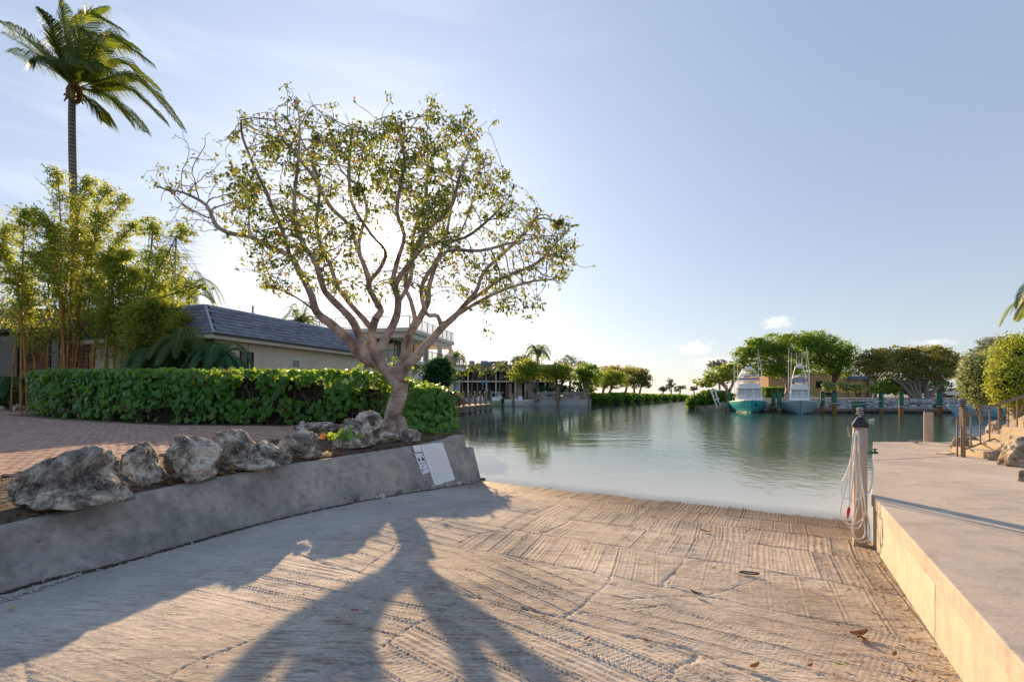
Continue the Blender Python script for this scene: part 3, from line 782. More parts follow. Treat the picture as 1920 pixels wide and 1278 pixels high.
# ------------------------------------------------------------------ foliage helpers
def unit(a): return a / np.maximum(np.linalg.norm(a, axis=-1, keepdims=True), 1e-9)
def leaf_geo(C, D, N, L, Wd, shape='diamond', fold=.0):
    """leaf blades: centres C, direction D, normal N, length L, width Wd -> verts, faces"""
    C = np.asarray(C, float); n = len(C); D = unit(np.asarray(D, float)); S = unit(np.cross(N, D)); N = np.cross(D, S)
    L = np.broadcast_to(np.asarray(L, float).reshape(-1, 1), (n, 1)); Wd = np.broadcast_to(np.asarray(Wd, float).reshape(-1, 1), (n, 1))
    if shape == 'diamond':
        pr = [(-.5, 0, 0), (-.05, .5, fold), (.5, 0, -fold), (-.05, -.5, fold)]
        F = np.array([(0, 1, 2, 3)])
    elif shape == 'disc':
        pr = [(.5 * math.cos(a), .5 * math.sin(a), .06 * math.cos(2 * a)) for a in [math.pi / 3 * i + .3 for i in range(6)]]
        F = np.array([(0, 1, 2, 3), (0, 3, 4, 5)])
    elif shape == 'oval':
        pr = [(-.5, 0, 0), (-.15, .42, fold), (.2, .40, fold * .6), (.5, 0, -fold), (.2, -.40, fold * .6), (-.15, -.42, fold)]
        F = np.array([(0, 1, 2, 3), (0, 3, 4, 5)])
    k = len(pr); V = np.zeros((n, k, 3))
    for i, (a, b, c) in enumerate(pr): V[:, i] = C + D * L * a + S * Wd * b + N * Wd * c
    F = (np.arange(n)[:, None, None] * k + F[None]).reshape(-1, F.shape[1])
    return V.reshape(-1, 3), F
def rdir(n, zb=0.0, zs=1.0):
    v = NR.normal(size=(n, 3)); v[:, 2] = v[:, 2] * zs + zb; return unit(v)
def merge(parts):
    Vs = []; Fs = []; b = 0
    for V, F in parts: Vs.append(V); Fs.append(F + b); b += len(V)
    return np.concatenate(Vs), np.concatenate(Fs)

M['bark'] = (lambda: (lambda t, v: t.end((lambda f1, f2, f3: t.bsdf(t.mix(t.math('MULTIPLY', t.step(f3, .55, .7), .6), t.ramp(f1, [(.34, (.16, .115, .095)), (.5, (.38, .29, .245)), (.64, (.58, .48, .42))]), (.075, .055, .045)), .75, t.bump(t.math('ADD', f2, t.math('MULTIPLY', f3, .7)), .9, .04), spec=.25))(t.noise(v, 2.5, 6, .6), t.noise(t.coord((1, 1, .35)), 9, 5), t.noise(t.coord((1, 1, 2.2)), 6, 5, .6))))(*(lambda t: (t, t.coord()))(NT('smooth_bark'))))()
M['bark_grey'] = plain('grey_bark', (.22, .19, .165), .9, var=.3, scale=8, bump=.8, bscale=30)
M['bark_dark'] = plain('dark_bark', (.10, .075, .055), .9, var=.3, scale=8, bump=.8, bscale=30)
M['palm_trunk'] = (lambda t: t.end(t.bsdf(t.mix(t.step(t.n('ShaderNodeTexWave', {'Vector': t.coord(), 'Scale': 1.6, 'Distortion': 1.5, 'Detail': 3}, bands_direction='Z').outputs[0], .25, .6), (.10, .09, .085), t.ramp(t.noise(t.coord(), 3, 5), [(.3, (.18, .16, .15)), (.7, (.33, .29, .26))])), .9, spec=.2)))(NT('ringed_palm_trunk'))
M['leaf_gumbo'] = leaf_mat('gumbo_leaf', (.035, .07, .014), (.09, .14, .03), (.42, .50, .06), .48, .42, (.30, .15, .02), .07)
M['leaf_grape'] = leaf_mat('sea_grape_leaf', (.03, .13, .025), (.09, .27, .045), (.46, .70, .06), .45, .32, (.22, .10, .03), .025, spec=.45)
M['leaf_palm'] = leaf_mat('palm_leaf', (.025, .065, .022), (.06, .12, .03), (.32, .42, .04), .45, .45, spec=.35)
M['leaf_bamboo'] = leaf_mat('bamboo_leaf', (.11, .19, .028), (.25, .33, .05), (.60, .72, .09), .55, .45, (.34, .27, .04), .06)
M['leaf_dark'] = leaf_mat('dark_leaf', (.015, .065, .022), (.04, .13, .04), (.12, .30, .06), .35, .45)
M['leaf_olive'] = leaf_mat('olive_leaf', (.10, .13, .04), (.21, .23, .07), (.62, .60, .12), .5, .55, (.28, .21, .04), .05)
M['leaf_mid'] = leaf_mat('mid_green_leaf', (.05, .14, .02), (.13, .26, .04), (.45, .66, .06), .5, .5)
M['leaf_yel'] = leaf_mat('yellow_green_leaf', (.10, .17, .02), (.21, .30, .04), (.56, .70, .08), .5, .5, (.34, .24, .03), .05)
M['leaf_mang'] = leaf_mat('mangrove_leaf', (.045, .13, .025), (.11, .24, .04), (.40, .62, .06), .45, .45)
M['leaf_silver'] = leaf_mat('silver_leaf', (.20, .26, .11), (.42, .48, .24), (.52, .60, .2), .4, .6)
M['leaf_lime'] = leaf_mat('lime_leaf', (.16, .24, .03), (.36, .42, .05), (.62, .70, .08), .45, .45)
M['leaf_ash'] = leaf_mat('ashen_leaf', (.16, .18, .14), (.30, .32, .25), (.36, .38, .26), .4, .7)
M['twig'] = plain('dry_twig', (.16, .12, .09), .9, var=.3, scale=20)
M['culm'] = plain('bamboo_culm', (.38, .17, .045), .5, var=.35, scale=4)
M['hollow'] = plain('dark_core_fill', (.02, .022, .012), 1, var=.3, scale=6)  # near-black fill, stands for the shade inside the foliage

def grow_tubes(P_, parent, rads, nmin=4, nmax=10, keep=None):
    """tapered tubes over a branching skeleton (arrays of nodes, parent index, radius)"""
    ch = {}
    for i, p in enumerate(parent):
        if p >= 0: ch.setdefault(p, []).append(i)
    mb = MB(); start = [(i, None) for i, p in enumerate(parent) if p < 0]
    while start:
        i, pre = start.pop(); path = ([pre] if pre is not None else []) + [i]
        while ch.get(path[-1]):
            c = sorted(ch[path[-1]], key=lambda k: -rads[k])
            for k in c[1:]: start.append((k, path[-1]))
            path.append(c[0])
        if len(path) < 2: continue
        rr = [rads[k] for k in path]
        if pre is not None: rr[0] = min(rr[0], rads[i] * 1.25)
        n = nmin if rr[0] < .012 else (6 if rr[0] < .05 else nmax)
        mb.tube([P_[k] for k in path], rr, n, cap=False)
    return mb

# ------------------------------------------------------------------ the big tree
def big_tree():
    base = Vector((-3.0, 12.4, 1.05)); Y0 = 12.4
    root = thing('shade_tree', 'big spreading tree with many pinkish limbs and sparse leaves, the sun behind it', 'tree', base)
    limbs = [  # pixel polyline, depth offset at its end, start radius, end radius
        ([(729, 818), (733, 792), (741, 762), (748, 737), (754, 714)], 0, .36, .19, 0),
        ([(747, 720), (731, 697), (708, 684), (689, 674), (666, 655), (648, 632), (620, 606), (596, 586), (586, 560), (580, 546), (562, 509), (543, 480), (499, 459), (468, 443), (430, 437), (405, 421), (386, 384), (343, 361), (311, 355), (290, 347)], 1.0, .23, .018, 0),
        ([(543, 480), (530, 433), (512, 393), (499, 358), (480, 321), (455, 258), (452, 225)], -1.6, .075, .012, .4),
        ([(700, 681), (689, 673), (678, 643), (662, 606), (643, 581), (620, 558), (607, 540), (593, 493), (571, 462), (556, 418), (552, 368), (559, 305), (562, 243), (556, 190)], -2.6, .17, .012, 0),
        ([(735, 700), (712, 686), (699, 668), (696, 636), (703, 600), (714, 583), (703, 563), (692, 540), (690, 525), (673, 468), (678, 430), (688, 396), (676, 353), (640, 320), (618, 262)], 2.8, .19, .014, 0),
        ([(701, 612), (692, 610), (678, 593), (653, 565), (634, 538), (618, 493), (602, 462), (593, 415), (600, 350), (585, 300)], 1.6, .13, .012, .8),
        ([(694, 525), (672, 470), (656, 424), (624, 393), (602, 358), (580, 321), (530, 262)], .2, .09, .012, 1.2),
        ([(745, 712), (722, 690), (709, 668), (710, 655), (724, 632), (742, 597), (747, 567), (741, 540), (737, 525), (748, 480), (758, 440), (744, 396), (752, 342), (758, 290), (742, 225)], -.6, .20, .014, 0),
        ([(741, 540), (744, 529), (760, 503), (777, 479), (788, 446), (820, 414), (849, 382), (863, 324), (885, 270)], -2.2, .12, .014, -.3),
        ([(747, 718), (749, 690), (763, 655), (767, 627), (788, 597), (802, 567), (804, 540), (816, 497), (831, 461), (842, 414), (850, 350), (836, 290), (846, 225)], 2.2, .19, .014, 0),
        ([(772, 612), (779, 597), (770, 563), (759, 535), (768, 500), (790, 468), (820, 454), (870, 446), (914, 414), (946, 382)], 1.2, .10, .012, .6),
        ([(748, 714), (760, 686), (781, 668), (797, 650), (827, 616), (850, 595), (873, 570), (894, 545), (906, 511), (939, 479), (982, 439), (1007, 405)], 0.2, .20, .012, 0),
        ([(873, 570), (905, 548), (940, 522), (1000, 497), (1030, 470), (1066, 430)], -1.7, .075, .01, .1),
        ([(850, 595), (890, 570), (940, 545), (1000, 527), (1061, 522)], 1.6, .06, .01, .1),
        ([(827, 616), (820, 592), (800, 588), (790, 540), (812, 500), (840, 470), (900, 470), (960, 455), (1040, 440)], -2.6, .07, .01, -.2),
        ([(694, 525), (715, 500), (722, 470), (697, 440), (660, 380), (655, 300), (660, 250)], -1.0, .085, .012, 1.0),
        ([(831, 461), (862, 440), (893, 353), (900, 300)], 3.0, .05, .012, 1.2),
        ([(596, 586), (560, 560), (530, 545), (505, 540)], -1.5, .045, .01, .2),
        ([(747, 567), (770, 520), (775, 440), (800, 360), (800, 250)], 1.5, .08, .012, -.2),
    ]
    Pn, par, fr_ = [], [], []
    for px, dy, r0, r1, dy0 in limbs:
        L = len(px); pts = []
        for i, (a, b) in enumerate(px):
            f = i / (L - 1); pts.append(P(a, b, Y0 + dy0 + (dy - dy0) * f ** 1.2))
        if len(Pn): pts[0] = pts[0].copy()
        pts = catmull(pts, 3); n = len(pts)
        prev = -1
        if Pn:
            prev = min(range(len(Pn)), key=lambda k: (Pn[k] - pts[0]).length)
        for i, p in enumerate(pts):
            if i == 0 and prev >= 0:
                pts0 = Pn[prev]
            f = i / (n - 1); rr = r0 * (1 - f) ** .8 + r1 if f < 1 else r1
            rr = r1 + (r0 * (.74 if r0 < .3 else .60) - r1) * (1 - f) ** 1.2
            wob = Vector((mnoise.noise(p * 1.7), mnoise.noise(p * 1.7 + Vector((9, 9, 9))), 0)) * min(.07, .35 * rr)
            Pn.append(p + wob); par.append(prev); fr_.append(rr * (1 + .10 * mnoise.noise(p * 4))); prev = len(Pn) - 1
    fixed = len(Pn)
    # flare at the foot
    for i in range(4): fr_[i] *= 1.22 - .06 * i
    outline = [(296, 345), (345, 300), (395, 255), (455, 212), (500, 200), (555, 184), (610, 210), (650, 240), (700, 222), (740, 203), (830, 198), (855, 228), (893, 245), (918, 290), (942, 320), (958, 370), (958, 405), (1010, 398), (1070, 422), (1080, 480), (1062, 530), (1015, 585), (935, 625), (880, 600), (850, 560), (800, 565), (760, 545), (700, 565), (640, 565), (560, 550), (500, 548), (475, 505), (500, 470), (420, 442), (350, 432), (350, 400), (292, 355)]
    def inside(x, y):
        c = False; j = len(outline) - 1
        for i in range(len(outline)):
            xi, yi = outline[i]; xj, yj = outline[j]
            if (yi > y) != (yj > y) and x < (xj - xi) * (y - yi) / (yj - yi) + xi: c = not c
            j = i
        return c
    att = []
    while len(att) < 4200:
        x = R.uniform(290, 1085); y = R.uniform(182, 630)
        if not inside(x, y): continue
        th = 3.0 * math.sqrt(max(.06, 1 - ((x - 690) / 410) ** 2)) * math.sqrt(max(.12, 1 - max(0, (440 - y) / 300) ** 2))
        dy = R.uniform(-1, 1) * th
        if math.hypot(x - 722, y - 445) < 48 and R.random() < .9: continue
        q = P(x, y, Y0 + dy)
        if mnoise.noise(q * .62 + Vector((11, 4, 2))) + .45 * mnoise.noise(q * 1.5) < -.07: continue
        if x < 430 and R.random() < .5: continue
        att.append(q)
    for k in range(64):        # stray shoots that stand out of the crown
        i = R.randrange(len(outline)); a, b = outline[i], outline[(i + 1) % len(outline)]; f = R.random(); x, y = lerp(a[0], b[0], f), lerp(a[1], b[1], f)
        if y > 520: continue
        v = Vector((x - 690, y - 480)).normalized() * R.uniform(22, 46); dy = R.uniform(-.8, .8)
        for q in range(7): att.append(P(x + v.x * (q / 6 * 1.5 - .5) + R.gauss(0, 2.5), y + v.y * (q / 6 * 1.5 - .5) + R.gauss(0, 2.5), Y0 + dy))
    nodes = [p.copy() for p in Pn]; parent = list(par)
    A = att; step = .15; tries = 0
    ok = [i for i in range(fixed) if nodes[i].z > 3.6]
    alive = A
    used = set()
    for it in range(70):
        idx = ok if it == 0 else [i for i in range(len(nodes)) if nodes[i].z > 3.4]
        kd = KDTree(len(idx))
        for k, i in enumerate(idx): kd.insert(nodes[i], k)
        kd.balance(); pull = {}; nxt = []
        for a in alive:
            co, k, dd = kd.find(a)
            if dd < .20: continue
            nxt.append(a)
            if dd < 2.6: pull.setdefault(idx[k], []).append((a - co).normalized())
        alive = nxt; added = 0
        for i, vs in pull.items():
            v = sum(vs, Vector()); 
            if v.length < 1e-3: continue
            v = v.normalized(); pd = (nodes[i] - nodes[parent[i]]).normalized() if parent[i] >= 0 else Vector((0, 0, 1))
            v = (v + pd * .55 + Vector((R.gauss(0, .16), R.gauss(0, .16), R.gauss(0, .16) + .05))).normalized()
            q = nodes[i] + v * step
            nodes.append(q); parent.append(i); added += 1
        if not added or len(alive) < 40: break
    N = len(nodes); rad_ = [0.0] * N; kids = [0] * N
    for i in range(N - 1, -1, -1):
        if kids[i] == 0: rad_[i] = .0078 ** 2.3
        if parent[i] >= 0: rad_[parent[i]] += rad_[i]; kids[parent[i]] += 1
    rr = [max(r ** (1 / 2.3), fr_[i] if i < fixed else 0) for i, r in enumerate(rad_)]
    for i in range(fixed, N): rr[i] = min(rr[i], rr[parent[i]] * .92)
    # two meshes: the limbs that were traced, and the twigs that grew from them
    mb = grow_tubes(nodes[:fixed], parent[:fixed], rr[:fixed], nmax=14)
    for i, (px, py) in enumerate([(596, 588), (651, 578), (655, 600), (700, 640), (690, 615), (826, 600), (738, 590)]):        # burrs and pruning scars
        c = min(nodes[:fixed], key=lambda q: (q - P(px, py, Y0)).length); b = .05 + .015 * (i % 3)
        mb.tube([c + Vector((0, 0, -b)), c + Vector((-.02, -.05, -b * .4)), c + Vector((-.02, -.06, b * .4)), c + Vector((0, 0, b))], [.02, b * 1.1, b * 1.15, .02], 9)
    for ang in (.3, 1.5, 2.6, 3.7, 4.6, 5.6):
        v = Vector((math.cos(ang), math.sin(ang), 0)); b = base + Vector((0.0, 0, 0))
        mb.tube([b + v * .1 + Vector((0, 0, .5)), b + v * .26 + Vector((0, 0, .14)), b + v * .55 + Vector((0, 0, -.04)), b + v * 1.1 + Vector((0, 0, -.12))], [.13, .11, .07, .03], 8)
    mb.build('trunk', M['bark'], root, smooth=True)
    tw_nodes = nodes; tp = [(-2 if i < fixed else parent[i]) for i in range(N)]
    mb = MB(); ch = {}
    for i in range(fixed, N): ch.setdefault(parent[i], []).append(i)
    start = [(k, p) for p in range(fixed) for k in ch.get(p, [])]
    while start:
        i, pre = start.pop(); path = [pre, i]
        while ch.get(path[-1]):
            c = sorted(ch[path[-1]], key=lambda k: -rr[k])
            start += [(k, path[-1]) for k in c[1:]]
            path.append(c[0])
        r_ = [max(.006, rr[k]) for k in path]; r_[0] = r_[1]
        mb.tube([nodes[k] for k in path], r_, 4 if r_[0] < .02 else 6, cap=False)
    mb.build('branches', M['bark'], root, smooth=True)
    # leaves: drooping sprays at the twig ends
    C, D, Nn, L, Wd = [], [], [], [], []
    def addspray(p, d0, n, spread, droop):
        for _ in range(n):
            dv = Vector((R.gauss(0, 1), R.gauss(0, 1), R.gauss(0, 1) - droop)).normalized()
            l = R.uniform(.08, .145); c = p + Vector((R.gauss(0, spread), R.gauss(0, spread), R.gauss(0, spread) - spread * .5))
            C.append(c + dv * l * .3); D.append(dv); Nn.append((R.gauss(0, 1), R.gauss(0, 1), R.gauss(0, 1) + .5)); L.append(l); Wd.append(l * R.uniform(.38, .52))
    dens_spots = [(750, 265, 70, 1.5), (800, 250, 60, 1.3), (860, 370, 60, 1.2), (890, 270, 45, 1.2), (830, 330, 60, 1.0), (940, 360, 40, 1.0), (500, 300, 60, .35), (560, 330, 70, .4), (620, 300, 60, .35), (540, 420, 50, .4), (880, 430, 50, .6), (640, 390, 50, .4),
                  (520, 430, 60, .3), (600, 520, 60, .3), (930, 580, 40, .5), (1040, 460, 40, .4), (850, 590, 40, .4), (470, 500, 40, .3), (690, 240, 40, .4), (430, 330, 40, .2)]
    for i in range(fixed, N):
        tip = not ch.get(i); p = nodes[i]
        if not tip and rr[i] > .016: continue
        px = 960 + p.x / p.y * FPX; py = HOR - (p.z - CAM_H) / p.y * FPX
        dn = .18
        for x, y, r_, k in dens_spots: dn += k * math.exp(-((px - x) ** 2 + (py - y) ** 2) / (2 * r_ * r_))
        dn *= .12 + 2.6 * max(0, mnoise.noise(p * 1.15 + Vector((3, 7, 1))) + .16)
        if px < 400: dn *= .45
        dd = math.hypot(px - 722, py - 445)
        if dd < 55: dn *= .05 + .6 * dd / 55
        if tip:
            if R.random() < min(1, dn * 1.3): addspray(p, None, R.randint(8, 20), .08, .8)
            elif R.random() < .5: addspray(p, None, R.randint(2, 4), .04, -.3)          # flower buds at bare tips
        elif R.random() < dn * .30: addspray(p, None, R.randint(6, 12), .07, .8)
    V, F = leaf_geo([tuple(c) for c in C], [tuple(c) for c in D], np.array(Nn), L, Wd, 'oval', .12)
    np_obj('crown', V, F, M['leaf_gumbo'], root)
    print('big tree nodes', N, 'leaves', len(C))
big_tree()

# ------------------------------------------------------------------ sea grape hedge
def hedge():
    root = thing('hedge', 'long clipped hedge of round glossy sea grape leaves beside the driveway', 'hedge', (-11, 16.5, 1.1))
    ks = [(-21.2, 21.0), (-19.0, 19.5), (-16.0, 17.8), (-13, 16.4), (-10.7, 15.6), (-8, 15.25), (-5.4, 15.15), (-3.6, 15.0), (-2.3, 14.6), (-1.8, 15.2)]
    line = catmull([(x, y, 0) for x, y in ks], 6)
    def top(x): return interp(x, [-22, -16, -10, -6, -4.5, -3.4, -2.2, -1.5], [3.12, 3.05, 2.93, 2.92, 2.85, 2.55, 2.3, 2.0])
    def dep(x): return interp(x, [-22, -6, -3.5, -2, -1.6], [2.2, 2.1, 1.8, 1.2, .7])
    # added dark core that blocks light inside the hedge
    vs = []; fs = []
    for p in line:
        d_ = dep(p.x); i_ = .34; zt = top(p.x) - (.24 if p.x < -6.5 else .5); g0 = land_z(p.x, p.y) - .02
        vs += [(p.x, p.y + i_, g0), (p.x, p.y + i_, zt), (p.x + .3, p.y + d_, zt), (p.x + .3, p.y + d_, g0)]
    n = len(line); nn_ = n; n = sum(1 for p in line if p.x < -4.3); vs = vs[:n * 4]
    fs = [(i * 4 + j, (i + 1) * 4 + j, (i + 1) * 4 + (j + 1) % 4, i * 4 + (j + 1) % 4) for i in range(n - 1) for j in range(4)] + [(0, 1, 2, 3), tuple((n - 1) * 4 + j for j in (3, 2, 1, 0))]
    MB().add(vs, fs).build('dark_core', M['hollow'], root)
    n = nn_
    mb = MB()
    for _ in range(420):
        i = R.randrange(n - 1); p = lerp(line[i], line[i + 1], R.random()); g0 = land_z(p.x, p.y)
        a = Vector((p.x, p.y + R.uniform(.15, .5), g0 + R.uniform(0, .9))); pts = [a]
        dv = Vector((R.gauss(0, .6), -.25, R.uniform(.2, 1))).normalized()
        for _ in range(4):
            dv = (dv + Vector((R.gauss(0, .5), R.gauss(0, .25), R.gauss(0, .5)))).normalized(); q = pts[-1] + dv * R.uniform(.12, .28)
            q.y = max(q.y, p.y + .02); q.z = min(max(q.z, g0 + .03), top(p.x)); pts.append(q)
        mb.tube(pts, [.012, .010, .008, .006, .004], 4, cap=False)
    for _ in range(60):
        i = R.randrange(n - 1); p = lerp(line[i], line[i + 1], R.random()); g0 = land_z(p.x, p.y)
        mb.tube([(p.x, p.y + .4, g0 - .05), (p.x + R.gauss(0, .1), p.y + .35, g0 + .5), (p.x + R.gauss(0, .2), p.y + .3, g0 + 1.1)], [.03, .025, .015], 5, cap=False)
    mb.build('stems', M['twig'], root)
    C, D, N, S = [], [], [], []
    def put(c, nrm, s):
        nv = (Vector(nrm) + Vector((R.gauss(0, .42), R.gauss(0, .42), R.gauss(0, .42)))).normalized()
        dv = Vector((R.gauss(0, .6), R.gauss(0, .6), R.gauss(-.5, .6))); dv = (dv - nv * dv.dot(nv)).normalized()
        C.append(tuple(c)); D.append(tuple(dv)); N.append(tuple(nv)); S.append(s)
    for i in range(n - 1):
        a, b = line[i], line[i + 1]; L = (b - a).length; t = (b - a).normalized(); nrm = Vector((t.y, -t.x, .25))
        zt = top(a.x)
        for _ in range(int(L * 1.85 * 118)):
            p = lerp(a, b, R.random()); g0 = land_z(p.x, p.y); f = R.random() ** .85; z = lerp(g0 + .06, zt, f)
            hole = mnoise.noise(Vector((p.x * .8, z * 1.1, 5))) + .35 * mnoise.noise(Vector((p.x * 2.2, z * 2.2, 9)))
            low = .18 * (1 - f)
            lim = .17 + low if -14 > p.x else .05 + low
            if -9.5 < p.x < -6.2: lim += .06
            if 1 - f > .12 and hole < -lim - .20 + low * 1.2 and R.random() < .93: continue
            off = R.gauss(.05, .085) + (.10 * mnoise.noise(Vector((p.x * .9, z * .9, 1))))
            c = Vector((p.x, p.y, z)) + Vector((t.y, -t.x, 0)).normalized() * (-off - (0 if f > .25 else .12 * (1 - f * 4)))
            put(c, nrm, R.uniform(.13, .235) * (.8 if R.random() < .3 else 1))
        for _ in range(int(L * dep(a.x) * 62)):
            p = lerp(a, b, R.random()); d_ = R.random() * dep(p.x)
            put(Vector((p.x + .15 * d_, p.y + d_, zt + R.gauss(-.03, .055) + .05 * mnoise.noise(Vector((p.x * 1.4, d_ * 1.4, 3))))), (0, -.25, 1), R.uniform(.12, .21))
    for _ in range(900):       # right-hand end curling round behind the tree, trailing over the wall end
        a = R.uniform(-1.8, 1.0); z = R.uniform(0, 1); zz = lerp(1.1, 2.35, z)
        rr_ = 1.15 * math.sqrt(max(.08, 1 - (z - .35) ** 2 * 1.5)) * R.uniform(.75, 1.05)
        c = Vector((-2.9 + rr_ * math.cos(a), 15.0 + rr_ * math.sin(a) * .9, zz)); put(c, (math.cos(a), math.sin(a), .3), R.uniform(.12, .21))
    for _ in range(1000):      # loose inner leaves where the hedge thins out by the tree
        x = R.uniform(-5.0, -2.0); y = hedge_front(x) + R.uniform(.1, 1.3); z = lerp(1.15, top(x), R.random()); put(Vector((x, y, z)), (R.gauss(0, .6), -.6, .5), R.uniform(.12, .22))
    for _ in range(150):       # young sprouts standing above the top
        x = R.gauss(-4.5, .5); y = hedge_front(x) + R.uniform(.3, 1.3); put(Vector((x, y, 2.85 + abs(R.gauss(0, .28)))), (R.gauss(0, 1), R.gauss(0, 1), .8), R.uniform(.07, .13))
    for _ in range(230):       # creeping shoots on the ground beside the foot of the tree
        x = R.uniform(-2.9, -1.55); y = R.uniform(12.6, 14.4); put(Vector((x, y, 1.12 + abs(R.gauss(0, .2)))), (.2, -.5, .8), R.uniform(.10, .19))
    C = np.array(C); key = C[:, 1] * 1.0 + np.where((C[:, 0] > -12) & (C[:, 0] < -3.3), 0, 4) + np.abs(C[:, 2] - 2.0) * .3 - np.array(S) * 14 + (C[:, 2] < 1.25) * 3
    order = np.argsort(key)[:300]; msk = np.zeros(len(C), bool); msk[order] = True
    D = np.array(D); N = np.array(N); S = np.array(S)
    V, F = leaf_geo(C[~msk], D[~msk], N[~msk], S[~msk], S[~msk] * .97, 'disc')
    tag(np_obj('foliage', V, F, M['leaf_grape'], root), kind='stuff')
    V, F = leaf_geo([(0, 0, 0)], [(1, 0, 0)], [(0, 0, 1)], 1, .97, 'disc')
    proto = np_obj('leaf', V, F, M['leaf_grape'], root); me = proto.data; bpy.data.objects.remove(proto)
    # mesh was stored relative to the hedge's origin: recentre it
    off = np.array(ORG[root.name])
    for v in me.vertices: v.co = Vector(v.co) + Vector(off)
    for i in order:
        d_ = Vector(D[i]).normalized(); nv = Vector(N[i]); s_ = nv.cross(d_).normalized(); nv = d_.cross(s_)
        m = Matrix.Identity(4)
        for r_ in range(3): m[r_][0] = d_[r_] * S[i]; m[r_][1] = s_[r_] * S[i]; m[r_][2] = nv[r_] * S[i]; m[r_][3] = C[i][r_]
        inst('leaf', me, root, m)
hedge()
def sprig(name, label, px, py, Y, n, s, mt, spread):
    c = P(px, py, Y); root = thing(name, label, 'plant', c - Vector((0, 0, .15)))
    mb = MB(); C, D, N = [], [], []
    for _ in range(6):
        q = c + Vector((R.gauss(0, spread), R.gauss(0, spread * .5), R.uniform(.05, .25))); mb.tube([c - Vector((0, 0, .15)), (c + q) / 2 + Vector((0, 0, .04)), q], [.006, .005, .004], 4, cap=False)
        for _ in range(n // 6):
            C.append(tuple(q + Vector((R.gauss(0, .10), R.gauss(0, .06), R.gauss(0, .07))))); D.append((R.gauss(0, 1), R.gauss(0, .5), R.gauss(-.3, .5))); N.append((R.gauss(0, .4), -.8, R.gauss(.6, .3)))
    mb.build('stems', M['twig'], root)
    V, F = leaf_geo(C, D, np.array(N), NR.uniform(s * .7, s * 1.2, len(C)), NR.uniform(s * .7, s * 1.1, len(C)), 'disc'); np_obj('foliage', V, F, M[mt], root)
sprig('seedling', 'young sea grape sprig growing between the boulders on the wall', 640, 832, 9.2, 26, .15, 'leaf_grape', .22)

# small clipped hedges at the far left, in two steps, with a stone edging
def box_hedge(name, label, x0, x1, y0, y1, z0, z1, mt, n, s, group=None, rough=.05, cat='hedge'):
    root = thing(name, label, cat, ((x0 + x1) / 2, (y0 + y1) / 2, z0), group)
    i_ = min(.15, (x1 - x0) * .2); MB().box(((x0 + x1) / 2, (y0 + y1) / 2, (z0 + z1 - .12) / 2), (x1 - x0 - 2 * i_, y1 - y0 - 2 * i_, z1 - .12 - z0)).build('dark_core', M['hollow'], root)  # added dark core, keeps light from passing through
    f = NR.random(n); C = np.zeros((n, 3)); N = np.zeros((n, 3))
    u, v, w = NR.random((3, n))
    k = NR.choice(5, n, p=[.38, .38, .1, .1, .04])
    C[:] = np.stack([lerp(x0, x1, u), lerp(y0, y1, v), lerp(z0, z1, w)], -1)
    for kk, ax, val, nn in ((0, 1, y0, (0, -1, .2)), (1, 2, z1, (0, 0, 1)), (2, 0, x0, (-1, 0, .2)), (3, 0, x1, (1, 0, .2)), (4, 1, y1, (0, 1, .2))):
        m = k == kk; C[m, ax] = val; N[m] = nn
    C += NR.normal(0, rough, (n, 3)); N = unit(N + NR.normal(0, .5, (n, 3)))
    V, F = leaf_geo(C, rdir(n), N, NR.uniform(.7, 1.2, n) * s, NR.uniform(.4, .7, n) * s, 'oval', .1)
    tag(np_obj('foliage', V, F, M[mt], root), kind='stuff')
    return root
box_hedge('low_hedge', 'upper clipped dark green hedge behind the long hedge, far left', -34, -22.9, 25.7, 27.0, 1.3, 3.0, 'leaf_dark', 5000, .13)
box_hedge('low_hedge', 'lower clipped dark green hedge in front, above the edging stones at far left', -34, -22.6, 24.6, 25.6, 1.3, 2.35, 'leaf_dark', 4000, .13)
x = -31.0; i = 0
lab = ['pale edging stone under the low hedge, at the picture edge', 'pale edging stone under the low hedge, second from the picture edge', 'pale edging stone under the low hedge, next to the long hedge']
for i, (a, b) in enumerate(((-30, 19), (20, 53), (54, 80))):
    boulder(lab[i], a, b, 755, 771, 24.3, 'edging stones under the low hedge', seed=60 + i, deep=.6, name='edging_stone', cat='stone', sub=3)

# ------------------------------------------------------------------ palms
def frond_geo(path, wind, L0, n=44, hang=.75, lw=.05):
    """a feather palm leaf: rib tube plus drooping leaflets swept by the wind"""
    path = catmull(path, 6); k = len(path); V = []; F = []
    cum = [0]
    for a, b in zip(path, path[1:]): cum.append(cum[-1] + (b - a).length)
    tot = cum[-1]
    def at(s):
        i = max(0, min(k - 2, int(np.searchsorted(cum, s)) - 1)); f = (s - cum[i]) / max(1e-6, cum[i + 1] - cum[i])
        return lerp(path[i], path[i + 1], f), (path[i + 1] - path[i]).normalized()
    for i in range(n):
        f = .13 + .87 * i / (n - 1); p, t = at(f * tot)
        side = t.cross(Vector((0, 0, 1)))
        side = side.normalized() if side.length > 1e-3 else Vector((1, 0, 0))
        for sg in (-1, 1):
            l = L0 * (math.sin(math.pi * min(1, .12 + f * .86)) ** .6) * R.uniform(.85, 1.1)
            dv = (t * .75 + side * sg * .75 + Vector((0, 0, -.12)) + wind * R.uniform(.6, 1.1)).normalized()
            q1 = p + dv * l * .5; dv2 = (dv + Vector((0, 0, -hang)) + wind * .25).normalized(); q2 = q1 + dv2 * l * .5
            wv = t.cross(dv).cross(dv); wv = (t - dv * t.dot(dv)); wv = wv.normalized() if wv.length > 1e-4 else side
            w = lw; b = len(V)
            V += [p - wv * w * .4, p + wv * w * .4, q1 - wv * w * .5, q1 + wv * w * .5, q2]
            F += [(b, b + 1, b + 3, b + 2), (b + 2, b + 3, b + 4)]
    return V, F, path
